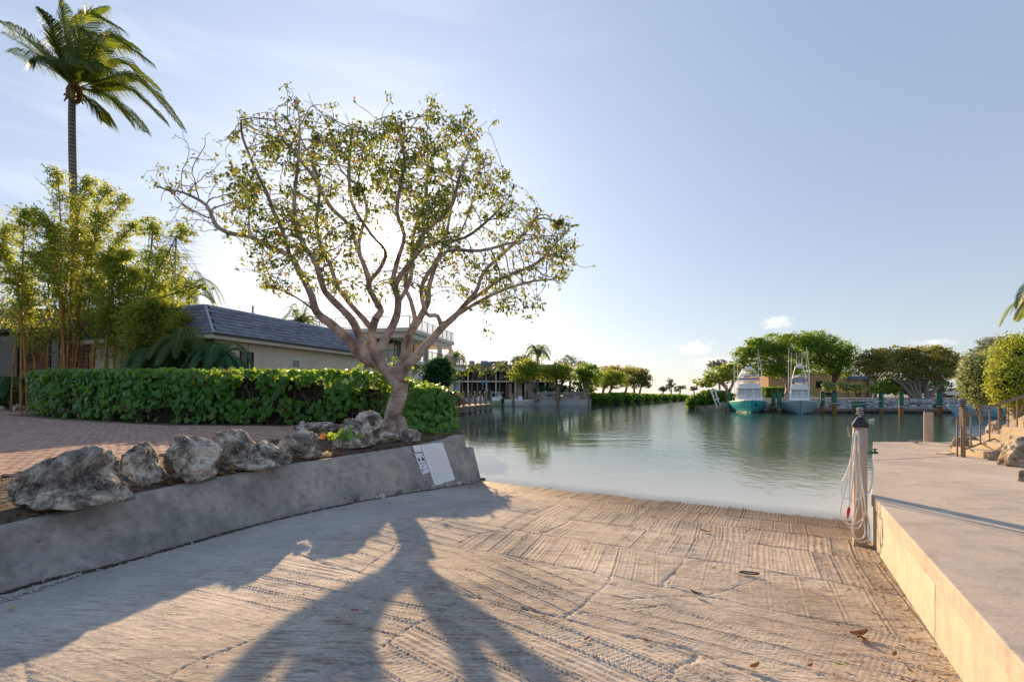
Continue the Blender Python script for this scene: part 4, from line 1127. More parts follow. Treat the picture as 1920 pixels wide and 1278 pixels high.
def make_frond(root, path, wind, L0, n, hang, lw, mt='leaf_palm', rr=.035, name='frond'):
    V, F, pth = frond_geo(path, wind, L0, n, hang, lw)
    mb = MB(); mb.add(V, F); k = len(pth)
    mb.mat(1).tube(pth, [rr * (1 - .85 * i / (k - 1)) for i in range(k)], 4, cap=False)
    return mb.build(name, [M[mt], M['frond_rib']], root)
M['frond_rib'] = plain('frond_rib', (.22, .22, .06), .5, var=.2)
M['palm_fibre'] = plain('palm_fibre', (.20, .09, .04), .9, var=.4, scale=12, bump=.6)
def tall_palm():
    Y = 25.5; c = P(140, 172, Y); g0 = land_z(P(138, 700, Y).x, Y)
    root = thing('coconut_palm', 'tall coconut palm with wind-swept fronds rising above the bamboo', 'palm', (P(138, 700, Y).x, Y, g0))
    pts = [Vector((P(150, 690, Y).x, Y, g0)), P(143, 560, Y), P(139, 400, Y), P(136, 300, Y), P(135, 200, Y), P(138, 182, Y)]
    MB().tube(catmull(pts, 4), [.28, .24, .21, .195, .19, .185, .18, .18, .18, .175, .17, .17, .17, .17, .165, .165, .16, .165, .19, .23, .25], 12).build('trunk', M['palm_trunk'], root, smooth=True)
    mb = MB(); mb.lathe(c - Vector((0, 0, .55)), [(.2, 0), (.34, .25), (.36, .6), (.2, 1.0), (.05, 1.2)], 10)
    for i in range(9):
        a = i * .7; mb.tube([c + Vector((.2 * math.cos(a), .2 * math.sin(a), -.1)), c + Vector((.45 * math.cos(a), .45 * math.sin(a), -.3 - .3 * R.random()))], [.09, .03], 5)
    mb.build('crown_base', M['palm_fibre'], root, smooth=True)
    for i in range(3):
        a = -1.6 + i * .9; q = c + Vector((.42 * math.cos(a), -.35 - .1 * i % 2, -.45 - .1 * (i % 2)))
        MB().lathe(q, [(.02, -.15), (.11, -.08), (.135, .02), (.1, .12), (.03, .16)], 10).build('coconut', M['coconut'], root, smooth=True)
    wind = Vector((.8, 0.1, -.1))
    spec = [  # tip pixel, mid pixel, depth of the tip
        ((2, 44), (70, 92), -1.0), ((10, 66), (86, 118), 1.6), ((22, 100), (96, 130), .6), ((112, 2), (122, 70), -.6), ((200, 12), (132, 40), .8), ((232, 58), (160, 30), -1.0), ((150, 20), (118, 84), 1.8), ((282, 118), (200, 70), -1.4), ((262, 95), (190, 62), 1.5),
        ((340, 240), (248, 140), -1.2), ((322, 205), (236, 140), 1.4), ((308, 228), (230, 160), .2), ((270, 246), (200, 180), -1.8), ((240, 225), (190, 172), 1.5), ((190, 226), (165, 190), -.5),
        ((75, 20), (110, 90), -1.9), ((240, 90), (180, 80), 2.6), ((222, 150), (180, 120), -2.6), ((150, 120), (135, 110), -3.0), ((60, 110), (100, 118), -2.4), ((300, 170), (215, 110), 2.8), ((175, 70), (150, 60), -2.6), ((120, 40), (112, 100), 2.6)]
    for (tx, ty), (mx, my), dy in spec:
        tip = P(tx, ty, Y + dy); mid = P(mx, my, Y + dy * .55); q = lerp(c, mid, .4) + Vector((0, 0, .15))
        make_frond(root, [c + Vector((0, 0, .1)), q, mid, lerp(mid, tip, .55) + Vector((0, 0, .12)), tip], wind, 1.7, 96, 1.6, .042)
M['coconut'] = plain('green_coconut', (.18, .19, .05), .5, var=.3)
tall_palm()
def small_palm(name, label, x, y, z0, h, spread, nf, cat='palm', group=None, mt='leaf_palm', lean=0, L0=.5, lw=.05, droop=.6, tr=.12, wind=(.1, 0, 0), seed=1, up=.9, ncard=26):
    rr = random.Random(seed); root = thing(name, label, cat, (x, y, z0), group)
    c = Vector((x + lean, y, z0 + h))
    if h > .4: MB().tube(catmull([(x, y, z0 - .1), (x + lean * .3, y, z0 + h * .5), c], 4), [tr * (1.25 - .4 * i / 8) for i in range(9)], 8).build('trunk', M['palm_trunk'], root, smooth=True)
    for i in range(nf):
        a = 2 * math.pi * i / nf + rr.uniform(-.2, .2); el = rr.uniform(-.15, 1) * up; r = spread * rr.uniform(.8, 1.1)
        v = Vector((math.cos(a), math.sin(a), 0))
        p1 = c + v * r * .35 + Vector((0, 0, r * (.25 + .5 * el))); p2 = c + v * r * .75 + Vector((0, 0, r * (.2 + .55 * el - droop * .25))); p3 = c + v * r + Vector((0, 0, r * (.05 + .45 * el - droop * .75)))
        make_frond(root, [c, p1, p2, p3], Vector(wind), L0, ncard, .5, lw, mt, .02 if spread < 2 else .03)
    return root
# ------------------------------------------------------------------ bamboo and the shrubs behind the hedge
def bamboo(name, label, culms, Y, nleaf, low=.36):
    b0 = P(culms[0][0], 700, Y); g0 = land_z(b0.x, Y)
    root = thing(name, label, 'bamboo', (b0.x, Y, g0))
    C, D = [], []; mbt = MB()
    for bx, tx, ty, dy in culms:
        yb = Y + R.uniform(-.7, .7); b = P(bx, 700, yb); b.z = g0 - .05
        tip = P(tx, ty, yb + dy); h = tip - b
        p1 = b + Vector((h.x * .12, h.y * .1, h.z * .4)); p2 = b + Vector((h.x * .42, h.y * .4, h.z * .8)); 
        path = catmull([b, p1, p2, tip], 8); k = len(path)
        mb = MB(); r0 = R.uniform(.045, .075)
        mb.tube(path, [r0 * (1 - .8 * i / (k - 1)) * (1.1 if i % 3 == 0 else 1) for i in range(k)], 6, cap=False)
        mb.build('culm', M['culm'], root, smooth=True)
        for _ in range(nleaf // len(culms) // 9):
            f = lerp(low, 1, R.random() ** .8); i = min(k - 2, int(f * (k - 1))); p = lerp(path[i], path[i + 1], f * (k - 1) - i)
            ln = R.uniform(.3, 1.5) * (1.15 - .75 * f); dv = Vector((R.gauss(.12, 1), R.gauss(0, 1), R.uniform(-.1, .9))).normalized()
            e = p + dv * ln + Vector((0, 0, -.12 * ln)); mbt.tube([p, lerp(p, e, .5) + Vector((0, 0, .08)), e], [.008, .006, .004], 3, cap=False)
            for _ in range(9):
                q = lerp(p, e, R.uniform(.35, 1.05)) + Vector((R.gauss(0, .1), R.gauss(0, .1), R.gauss(-.05, .1)))
                C.append(tuple(q)); D.append((R.gauss(.35, .8), R.gauss(0, .8), R.gauss(-.55, .5)))
    mbt.build('twigs', M['culm'], root)
    n = len(C); V, F = leaf_geo(C, D, rdir(n, .4), NR.uniform(.17, .32, n), NR.uniform(.045, .075, n), 'diamond', .1)
    np_obj('foliage', V, F, M['leaf_bamboo'], root)
bamboo('bamboo_clump', 'tall airy bamboo clump with orange stems in front of the palm trunk', [(118, 108, 322, .5), (124, 168, 335, -.5), (130, 238, 372, .3), (141, 205, 350, 1), (124, 70, 398, -.6), (170, 252, 420, .5), (160, 190, 400, -1), (150, 140, 370, .8), (112, 150, 430, .2), (136, 215, 470, -.4), (120, 100, 500, .3)], 23.2, 12000)
bamboo('bamboo_clump', 'lower bamboo clump with drooping yellow leaves at the left picture edge', [(-60, -40, 430, 0), (-10, 12, 425, .4), (39, 48, 395, -.5), (52, 4, 470, .6), (88, 98, 420, -.8), (20, 90, 470, .5), (70, 30, 520, .3)], 22.9, 9000)
bamboo('bamboo_clump', 'short dense bamboo clump between the stems and the leaning tree', [(194, 240, 470, .4), (215, 205, 480, -.5), (224, 262, 505, .5), (236, 300, 540, .8), (205, 170, 520, -.7), (245, 330, 575, .3)], 22.7, 9500, .36)

bamboo('bamboo_clump', 'low spreading bamboo clump hiding the left end of the shingled roof', [(250, 262, 575, .2), (272, 290, 560, -.2), (292, 318, 575, .2), (308, 338, 590, 0), (262, 240, 590, -.3), (322, 352, 612, -.1)], 21.6, 9500, .12)

def tree(name, label, base, trunks, lobes, mt, n, s, Y, bark='bark_grey', tr=.18, depth=.8, cat='tree', group=None, gap=.5, seed=1, aspect=.55, shape='diamond', sub=15, twigs=True, thick=None):
    """base pixel (px,py) of the foot at distance Y; trunks: list of pixel polylines; lobes: (px,py,rx,ry[,dy]) of the crown in pixels"""
    rr = random.Random(seed); b = P(base[0], base[1], Y); root = thing(name, label, cat, b, group)
    mb = MB(); ends = []
    for tl in trunks:
        pts = []; k = len(tl)
        for i, q in enumerate(tl): pts.append(P(q[0], q[1], Y + (q[2] if len(q) > 2 else 0) * (i / max(1, k - 1))))
        pts = catmull(pts, 4); m_ = len(pts); mb.tube(pts, [tr * (1.15 - .8 * i / (m_ - 1)) for i in range(m_)], 7, cap=False); ends.append(pts)
    C = []; pxm = Y / FPX; lob = []
    for L in lobes:
        x, y, rx, ry = L[:4]; dy = L[4] if len(L) > 4 else 0
        lob.append((P(x, y, Y + dy), rx * pxm, ry * pxm, rx * pxm * depth))
    tot = sum(a * b_ for _, a, b_, _ in lob)
    for c, a, b_, dp in lob:
        k = max(3, int(n * a * b_ / tot / sub)); 
        for _ in range(k):
            u = Vector((rr.gauss(0, 1), rr.gauss(0, 1), rr.gauss(0, 1))).normalized() * (rr.random() ** .36)
            q = c + Vector((u.x * a, u.y * dp, u.z * b_))
            if mnoise.noise(q * (1.1 / max(.6, min(a, b_)) ) + Vector((seed, 0, 0))) < -.62 + gap * .9 and rr.random() < gap: continue
            r_ = min(a, b_) * rr.uniform(.10, .24)
            for _ in range(sub): C.append((q.x + rr.gauss(0, r_ * 1.25), q.y + rr.gauss(0, r_), q.z + rr.gauss(0, r_ * .62)))
        if twigs and ends:
            for _ in range(max(2, int(3 + a))):
                e = rr.choice(ends); s0 = e[rr.randint(len(e) // 2, len(e) - 1)]; u = Vector((rr.uniform(-.8, .8) * a, rr.uniform(-.7, .7) * dp, rr.uniform(-.6, .75) * b_)); q = c + u
                mid = lerp(s0, q, .5) + Vector((rr.gauss(0, .1 * a), 0, -.08 * b_)); w = max(.012, tr * .28); mb.tube([s0, mid, q], [w, w * .65, w * .3], 4, cap=False)
    if trunks or twigs:
        if mb.v: mb.build('trunk', M[bark], root, smooth=True)
    k = len(C); C = np.array(C); V, F = leaf_geo(C, rdir(k, -.1), rdir(k, .5), NR.uniform(.7, 1.25, k) * s, NR.uniform(.8, 1.2, k) * s * aspect, shape, .1)
    np_obj('crown', V, F, M[mt], root)
    return root
# leaning half-bare tree right of the bamboo
tree('slender_tree', 'thin leaning tree with yellow leaves and bare windblown twigs beside the bamboo', (228, 700), [[(228, 700), (245, 640), (266, 575), (290, 515), (300, 470)], [(266, 575), (275, 520), (285, 455), (286, 415)], [(290, 515), (312, 480), (332, 440)], [(262, 590), (300, 560), (345, 545), (380, 535)]],
     [(285, 430, 22, 24), (300, 500, 45, 40), (275, 560, 50, 45), (320, 590, 45, 35), (345, 440, 22, 18), (345, 545, 26, 12), (385, 540, 14, 8), (250, 610, 45, 40), (300, 625, 40, 30), (335, 600, 30, 26)], 'leaf_bamboo', 13000, .21, 23.0, 'bark_grey', .05, gap=.3, seed=4, aspect=.28)
def bare_twigs():
    root = [o for o in bpy.data.objects if o.name == 'slender_tree'][0]; mb = MB()
    for _ in range(46):
        a = P(R.uniform(285, 320), R.uniform(430, 500), 23.4 + R.gauss(0, .4)); dv = Vector((R.uniform(.5, 1), R.gauss(0, .4), R.uniform(-.1, .75))).normalized(); pts = [a]
        for k in range(4): dv = (dv + Vector((.12, R.gauss(0, .12), -.10))).normalized(); pts.append(pts[-1] + dv * R.uniform(.25, .5))
        mb.tube(pts, [.009, .008, .007, .006, .004], 3, cap=False)
    mb.build('bare_twigs', M['twig'], root)
bare_twigs()
# dark feathery palms and ferns between hedge and house
for i, (px, py, Y, sp, lb) in enumerate([(300, 672, 21.5, 1.5, 'dark feathery palm clump left of the house corner'), (352, 655, 21.0, 1.75, 'large dark arching palm clump in front of the house corner'), (410, 668, 20.6, 1.35, 'low dark palm clump before the dark window')]):
    p = P(px, 700, Y); small_palm('arching_palm', lb, p.x, Y, land_z(p.x, Y), P(px, py, Y).z - land_z(p.x, Y) - .2, sp, 20, mt='leaf_dark' if i != 1 else 'leaf_palm', tr=.06, seed=30 + i, L0=.55, lw=.05, up=.7)
small_palm('understorey_palm', 'dark strappy plant in the shade at the left picture edge', P(15, 700, 25.5).x, 25.5, 1.3, .9, 1.5, 16, mt='leaf_dark', tr=.06, seed=41, cat='plant')
small_palm('understorey_palm', 'dark strappy plant below the bamboo stems near the lit doorway', P(228, 700, 25).x, 25.2, 1.3, .7, 1.3, 14, mt='leaf_dark', tr=.06, seed=43, cat='plant')
p = P(352, 560, 33); small_palm('date_palm', 'pale feather palm peeping over the roof behind the leaning tree', p.x, 33, 1.3, p.z - 1.3, 2.3, 26, seed=45, tr=.18, L0=.55, lw=.05, up=1.0)
p = P(562, 612, 37); small_palm('date_palm', 'spiky date palm standing behind the shingled roof', p.x, 37, 1.3, p.z - 1.3, 1.75, 34, seed=46, tr=.2, L0=.35, lw=.045, up=1.5, droop=.2)
# round dark ball shrub by the wooden dock
tree('ball_shrub', 'dark green clipped ball shaped shrub beside the white stairs', (822, 745), [[(822, 755), (822, 700)]], [(822, 700, 25, 28), (815, 718, 21, 20), (826, 682, 17, 13)], 'leaf_dark', 5200, .2, 26, seed=8, gap=0, tr=.08, aspect=.6, cat='shrub')

# ------------------------------------------------------------------ trees across the water, left
fl = [
    ('spreading_tree', 'yellow-green tree with white trunk right before the brown building', (995, 741), [[(995, 745), (990, 728), (985, 712)], [(990, 728), (1000, 715)]], [(978, 700, 24, 15), (1000, 692, 22, 16), (985, 686, 20, 12)], 'leaf_yel', 88, 'bark_grey', .38),
    ('spreading_tree', 'bright green tree whose dark trunk stands at the boulder wall', (1046, 748), [[(1046, 752), (1047, 730), (1042, 712)], [(1047, 730), (1058, 712)]], [(1035, 700, 22, 14), (1057, 700, 20, 13), (1045, 692, 22, 10)], 'leaf_yel', 88, 'bark_dark', .42),
    ('spreading_tree', 'rounded green tree with pinkish trunk next to the mangrove hedge', (1094, 740), [[(1094, 745), (1097, 725), (1092, 712)], [(1097, 725), (1108, 712)]], [(1086, 708, 14, 16), (1108, 708, 20, 18), (1100, 694, 20, 12)], 'leaf_mid', 90, 'bark', .45),
    ('spreading_tree', 'lime green round tree right of the pinkish trunk', (1130, 738), [[(1130, 742), (1132, 725), (1135, 712)], [(1132, 728), (1145, 715)], [(1140, 740), (1150, 722)]], [(1138, 712, 26, 15), (1160, 712, 18, 14), (1148, 702, 20, 9)], 'leaf_lime', 98, 'bark', .3),
    ('spreading_tree', 'flat-topped tree behind the lime green tree', (1175, 738), [[(1170, 742), (1175, 722), (1165, 705)], [(1175, 722), (1190, 705)]], [(1140, 692, 22, 7), (1168, 694, 26, 10), (1150, 700, 24, 9), (1190, 700, 18, 9)], 'leaf_olive', 112, 'bark_grey', .3),
    ('spreading_tree', 'outermost leaning tree at the end of the mangrove point', (1198, 738), [[(1198, 742), (1202, 725), (1208, 708)], [(1190, 742), (1188, 722), (1185, 708)]], [(1190, 715, 20, 12), (1208, 712, 12, 10), (1200, 700, 16, 9), (1212, 722, 8, 5)], 'leaf_olive', 108, 'bark_grey', .25),
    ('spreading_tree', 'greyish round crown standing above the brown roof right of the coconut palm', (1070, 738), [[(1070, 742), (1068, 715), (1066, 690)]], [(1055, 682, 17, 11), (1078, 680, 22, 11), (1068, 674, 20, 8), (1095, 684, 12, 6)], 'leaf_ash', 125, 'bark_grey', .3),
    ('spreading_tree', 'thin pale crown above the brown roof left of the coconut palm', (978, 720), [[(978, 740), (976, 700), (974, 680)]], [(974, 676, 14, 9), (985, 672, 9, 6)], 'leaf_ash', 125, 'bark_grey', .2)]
for i, (nm, lb, b, tl, lo, mt, Y, bk, tr) in enumerate(fl):
    tree(nm, lb, b, tl, [(q[0], q[1], q[2] * 1.12, q[3] * 1.15) for q in lo], mt, 5200 if i < 6 else 2000, .36, Y, bk, tr, seed=20 + i, gap=.25, group='trees along the far left shore')
p = P(1008, 668, 93); small_palm('far_palm', 'tall coconut palm rising above the brown roof across the water', p.x, 93, 1.3, p.z - 1.3, 2.9, 22, seed=51, tr=.2, L0=.95, lw=.12, up=1.05, droop=.5, ncard=18)
for i, (px, py, sp, lb) in enumerate([(868, 700, 1.1, 'small leaning palm before the screens, left of the blue umbrella'), (884, 694, 1.25, 'small palm with three pale stems near the blue umbrella'), (915, 702, 1.15, 'left stem of the bushy palms beside the grey post'), (936, 693, 1.4, 'right bushy palm beside the grey post')]):
    p = P(px, py, 88); small_palm('far_palm', lb, p.x, 88, 1.3, p.z - 1.3, sp * 1.5, 16, droop=.35, seed=52 + i, tr=.09, L0=.6, lw=.1, lean=.4 if i % 2 else -.3, mt='leaf_palm', up=1.15, ncard=14, group='small palms in front of the brown building')
p = P(847, 672, 60); small_palm('far_palm', 'feather palm visible behind the end of the white balcony', p.x + .3, 60, 1.3, p.z - 1.3, 1.7, 18, seed=58, tr=.15, L0=.6, lw=.08, ncard=16)
# mangroves on the point and the islets on the horizon
def mangrove(name, label, pts, Y0, n, s, mt='leaf_mang', cat='mangrove'):
    """row of rounded bushes: pts = (px, top py, half width px, Y)"""
    x = sum(q[0] for q in pts) / len(pts); b = P(x, HOR, Y0); b.z = 0; root = thing(name, label, cat, b)
    C = []; 
    tot = sum(q[2] * q[3] for q in pts)
    mb = MB()
    for px, ty, hw, Y in pts:
        hw = hw * (1.5 if Y > 85 else 1.15)
        t_ = P(px, ty, Y); w = hw * Y / FPX; h = t_.z; k = int(n * w * FPX / tot)
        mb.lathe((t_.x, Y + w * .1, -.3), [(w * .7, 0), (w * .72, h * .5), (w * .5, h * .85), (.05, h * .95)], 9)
        u = rdir(k); u[:, 2] = np.abs(u[:, 2]) - (NR.random(k) < .35) * NR.random(k) * .9
        r_ = NR.uniform(.82, 1.03, (k, 1)) * (1 + .12 * np.sin(u[:, :1] * 9 + px) * np.cos(u[:, 2:] * 8))
        q = u * r_ * np.array([w, w * .9, h * .62]) + np.array([t_.x, Y + w * .1, h * .40]); q[:, 2] = np.clip(q[:, 2], .05, None); C.append(q)
    mb.build('dark_core', M['hollow'], root)  # added dark cores inside the bushes
    C = np.concatenate(C); k = len(C); V, F = leaf_geo(C, rdir(k), rdir(k, .6), NR.uniform(.7, 1.3, k) * s, NR.uniform(.4, .7, k) * s, 'diamond', .1)
    tag(np_obj('foliage', V, F, M[mt], root), kind='stuff'); return root
mangrove('mangrove', 'dense clipped mangrove hedge along the left point to the sea', [(1110, 737, 12, 92), (1128, 737, 14, 93), (1148, 736, 14, 95), (1168, 736, 14, 99), (1186, 737, 14, 104), (1204, 738, 14, 110), (1222, 738.5, 13, 118), (1240, 738.5, 13, 128), (1256, 739, 12, 138), (1270, 739, 11, 148), (1282, 740, 9, 158)], 100, 9000, .5)
mangrove('mangrove', 'rounded bright mangrove bush at the water right of the sea gap', [(1304, 741, 15, 66), (1322, 733, 16, 65), (1338, 731, 16, 64), (1356, 734, 14, 63), (1372, 738, 12, 62), (1384, 740, 10, 61)], 64, 6500, .36)
for i, (x, y, lo, lb) in enumerate([(1244, 737, [(1243, 729, 7, 5)], 'smallest lone tree on the horizon islet, left'), (1259, 737, [(1256, 713, 8, 4), (1259, 722, 10, 5), (1251, 727, 5, 3)], 'tallest lone tree on the horizon islet'), (1276, 737, [(1277, 727, 12, 5), (1270, 731, 7, 3)], 'flat spreading lone tree on the horizon islet, right')]):
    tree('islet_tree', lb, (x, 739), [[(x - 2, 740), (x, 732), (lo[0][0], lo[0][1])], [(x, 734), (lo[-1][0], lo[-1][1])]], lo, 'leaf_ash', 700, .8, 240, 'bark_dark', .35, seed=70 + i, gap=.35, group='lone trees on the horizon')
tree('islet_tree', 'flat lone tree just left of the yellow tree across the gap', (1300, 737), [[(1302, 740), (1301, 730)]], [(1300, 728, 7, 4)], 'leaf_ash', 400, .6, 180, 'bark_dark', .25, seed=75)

# ------------------------------------------------------------------ trees across the water, right
fr_t = [
    ('shore_tree', 'low yellowish tree leaning over the mangrove bush', (1370, 738), 66, [[(1372, 745), (1362, 728), (1345, 715)], [(1366, 735), (1375, 715), (1372, 700)], [(1362, 728), (1350, 712), (1330, 706)]], [(1318, 716, 17, 10), (1345, 703, 26, 15), (1370, 700, 22, 18), (1328, 722, 14, 6), (1368, 688, 14, 10)], 'leaf_yel', 4200, .30, 'bark', .22, .40),
    ('shore_tree', 'sparse grey-green crown behind the low yellowish tree', (1345, 735), 74, [[(1350, 740), (1348, 712), (1344, 690)]], [(1340, 684, 17, 8), (1352, 680, 10, 6)], 'leaf_ash', 900, .3, 'bark_grey', .15, .45),
    ('shore_tree', 'broad domed bright green tree behind the turquoise boat', (1470, 744), 70, [[(1472, 748), (1478, 730), (1470, 706), (1450, 690)], [(1470, 710), (1490, 690), (1500, 660)], [(1470, 706), (1462, 680), (1440, 655)]], [(1395, 665, 22, 15), (1420, 658, 32, 20), (1450, 645, 34, 19), (1430, 688, 34, 17), (1470, 692, 34, 18), (1390, 684, 16, 12), (1468, 660, 30, 18), (1412, 640, 16, 8)], 'leaf_mid', 15000, .30, 'bark', .42, .22),
    ('shore_tree', 'tallest domed bright green tree behind the pale blue boat', (1563, 742), 72, [[(1563, 746), (1562, 720), (1560, 690), (1540, 660)], [(1562, 715), (1575, 690), (1582, 660)]], [(1500, 636, 34, 15), (1530, 640, 34, 20), (1510, 662, 36, 18), (1560, 656, 38, 22), (1585, 665, 24, 20), (1545, 684, 34, 16), (1580, 690, 28, 16), (1500, 686, 20, 14), (1478, 632, 16, 8)], 'leaf_mid', 17000, .30, 'bark_dark', .36, .2),
    ('shore_tree', 'dull olive tree between the domed tree and the multi-stemmed tree', (1640, 742), 68, [[(1640, 746), (1642, 720), (1635, 695)]], [(1618, 676, 18, 14), (1645, 664, 26, 12), (1640, 692, 36, 19), (1660, 680, 26, 17)], 'leaf_olive', 8000, .28, 'bark_grey', .25, .38),
    ('shore_tree', 'wide olive tree with several pale stems spreading from one foot', (1722, 752), 62, [[(1716, 755), (1706, 738), (1690, 720), (1675, 712)], [(1718, 755), (1712, 735), (1700, 712)], [(1722, 755), (1724, 730), (1722, 705)], [(1736, 755), (1738, 735), (1736, 710)], [(1738, 752), (1752, 732), (1772, 716)], [(1728, 755), (1716, 728), (1710, 700)]], [(1680, 662, 22, 14), (1705, 672, 30, 20), (1740, 668, 34, 20), (1770, 672, 26, 20), (1785, 690, 14, 16), (1700, 695, 30, 16), (1740, 695, 34, 18), (1770, 702, 24, 14), (1760, 654, 20, 8), (1712, 656, 16, 8)], 'leaf_olive', 15000, .27, 'bark_grey', .32, .38)]
for i, (nm, lb, b, Y, tl, lo, mt, n, s, bk, tr, gp) in enumerate(fr_t):
    tree(nm, lb, b, tl, lo, mt, n, s, Y, bk, tr, seed=80 + i, gap=gp, group='trees on the right far shore')
tree('clipped_bush', 'lime bushes in shade left of the stems of the wide olive tree', (1655, 742), [], [(1652, 728, 22, 11), (1672, 731, 16, 9)], 'leaf_mid', 2600, .25, 64, seed=90, gap=.1, twigs=False, cat='bush')
tree('clipped_bush', 'dark bush behind the stems of the wide olive tree', (1700, 745), [], [(1690, 724, 22, 18), (1715, 724, 24, 18), (1748, 722, 28, 15), (1668, 716, 18, 14)], 'leaf_dark', 6000, .32, 72, seed=91, gap=.1, twigs=False, cat='bush')
tree('clipped_bush', 'dark green bushes above the boulder wall under the left far trees', (1070, 741), [], [(1020, 733, 22, 9), (1060, 732, 26, 10), (1098, 732, 20, 10)], 'leaf_dark', 5000, .36, 96, seed=98, gap=.1, twigs=False, cat='bush')
for i, (x0, x1, y0, y1, lb) in enumerate([(1543, 1568, 714, 740, 'tall narrow silver shrub before the tan building'), (1571, 1596, 717, 740, 'rounded silver shrub, left half of the pair'), (1592, 1620, 718, 741, 'spreading silver shrub at the tan building corner')]):
    tree('silver_shrub', lb, ((x0 + x1) / 2, y1), [], [((x0 + x1) / 2, (y0 + y1) / 2 - 3, (x1 - x0) / 2, (y1 - y0) / 2.6), ((x0 + x1) / 2 - 4, y0 + 6, (x1 - x0) / 3, 6)], 'leaf_silver', 1200, .3, 66, seed=92 + i, gap=.15, twigs=False, group='silver shrubs before the tan building', cat='shrub')
a, b = P(1436, 742, 67), P(1470, 742, 67)
box_hedge('low_hedge', 'clipped dark box hedge left of the tan building tree', a.x, b.x, 67, 69, 1.5, 2.95, 'leaf_mid', 2500, .28)

# ------------------------------------------------------------------ shrubs by the stairs, near right
def shrub(name, label, lobes, Y, mt, n, s, seed, group=None):
    rr = np.random.default_rng(seed); c0 = P(lobes[0][0], 775, Y); root = thing(name, label, 'shrub', (c0.x, Y, 1.2), group); pxm = Y / FPX; C, N = [], []; mbh = MB(); mb = MB()
    tot = sum(l[2] * l[3] for l in lobes)
    for x, y, rx, ry, dy in lobes:
        k = int(n * rx * ry / tot); u = unit(rr.normal(size=(k, 3))); c = P(x, y, Y + dy); r = np.array([rx * pxm, rx * pxm * .85, ry * pxm])
        f = rr.uniform(.72, 1.06, (k, 1)) * (1 + .10 * np.sin(u[:, :1] * 7 + x) * np.cos(u[:, 2:] * 6 + y) + .09 * np.sin(u[:, 1:2] * 13 + y) * np.sin(u[:, :1] * 11))
        f = f * np.where(rr.random((k, 1)) < .12, rr.uniform(1.0, 1.22, (k, 1)), 1)
        C.append(np.array(c) + u * f * r + rr.normal(0, .025, (k, 3))); N.append(unit(u + rr.normal(0, .55, (k, 3))))
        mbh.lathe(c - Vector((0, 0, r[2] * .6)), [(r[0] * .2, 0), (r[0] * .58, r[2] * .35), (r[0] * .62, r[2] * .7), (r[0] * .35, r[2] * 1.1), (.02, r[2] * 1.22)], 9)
        mb.tube([(c0.x + .1, Y, 1.3), lerp(Vector((c0.x, Y, 1.4)), c, .5), c], [.04, .03, .02], 6)
    mb.build('stems', M['bark_grey'], root); mbh.build('dark_core', M['hollow'], root)  # added dark cores inside the shrub lobes
    C = np.concatenate(C); N = np.concatenate(N); k = len(C); V, F = leaf_geo(C, rdir(k, .2), N, rr.uniform(.65, 1.25, k) * s, rr.uniform(.40, .6, k) * s, 'oval', .12)
    tag(np_obj('foliage', V, F, M[mt], root), kind='stuff')
shrub('rounded_shrub', 'silvery green shrub farthest left above the stair rail', [(1834, 712, 30, 42, 0), (1822, 690, 20, 30, .2), (1850, 690, 22, 36, .5), (1838, 735, 28, 26, -.2), (1815, 725, 16, 30, .1)], 15.0, 'leaf_silver', 6500, .085, 1)
shrub('rounded_shrub', 'silvery shrub behind the bright yellow-green one', [(1872, 690, 26, 42, .3), (1866, 725, 24, 34, 0), (1880, 665, 20, 20, .6)], 14.6, 'leaf_silver', 5000, .085, 2)
shrub('rounded_shrub', 'large bright yellow-green shrub cut by the right picture edge', [(1905, 690, 42, 62, 0), (1890, 715, 34, 42, -.3), (1928, 670, 40, 44, .2), (1935, 715, 40, 42, -.1), (1915, 738, 36, 24, -.3), (1886, 742, 24, 18, -.2)], 13.2, 'leaf_lime', 12500, .085, 3)
tree('bare_tree', 'thin greyish leafless looking tree behind the right shrubs', (1870, 730), [[(1872, 740), (1868, 700), (1850, 660)], [(1868, 700), (1885, 655), (1890, 632)], [(1870, 710), (1905, 670), (1915, 640)]], [(1838, 660, 22, 12), (1862, 645, 30, 14), (1892, 642, 30, 14), (1850, 675, 26, 14), (1900, 660, 24, 14)], 'leaf_ash', 3400, .2, 34, 'bark_grey', .16, seed=95, gap=.3, aspect=.35)
p = P(1975, 566, 26); small_palm('coconut_palm', 'coconut palm whose fronds enter at the right picture edge', p.x, 26, 1.6, p.z - 1.6, 2.0, 18, seed=97, tr=.17, L0=.7, lw=.06, droop=.75, ncard=34, wind=(-.3, 0, 0))
# ------------------------------------------------------------------ buildings
M['stucco'] = m_concrete('cream_stucco', (.66, .58, .44), (.60, .52, .39), (.72, .64, .50), (.48, .42, .32), .3, scale=.7)
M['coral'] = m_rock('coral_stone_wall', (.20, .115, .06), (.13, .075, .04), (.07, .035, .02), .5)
M['white_wall'] = m_concrete('white_render', (.68, .63, .55), (.62, .57, .50), (.73, .68, .60), (.5, .46, .4), .25, scale=.5)
M['white_paint'] = plain('white_paint', (.74, .73, .70), .5, var=.06, scale=3)
M['trim'] = plain('cream_trim', (.62, .56, .46), .6, var=.08, scale=3)
M['shake'] = (lambda t: t.end(t.bsdf(t.mix(t.n('ShaderNodeObjectInfo').outputs['Random'], t.mix(t.noise(t.coord((8, 1, 8)), 4, 5), (.075, .08, .105), (.15, .155, .195)), t.mix(t.noise(t.coord((8, 1, 8)), 4, 5), (.13, .13, .165), (.25, .25, .30))), .55, t.bump(t.noise(t.coord((9, 1, 9)), 8, 4), .4, .01), spec=.4)))(NT('weathered_shake'))
M['roof_dark'] = plain('dark_roof_felt', (.075, .078, .095), .7, var=.3, scale=5, bump=.5, bscale=20)
M['roof_far'] = plain('grey_shingle_roof', (.12, .125, .15), .7, var=.3, scale=3, bump=.5, bscale=9)
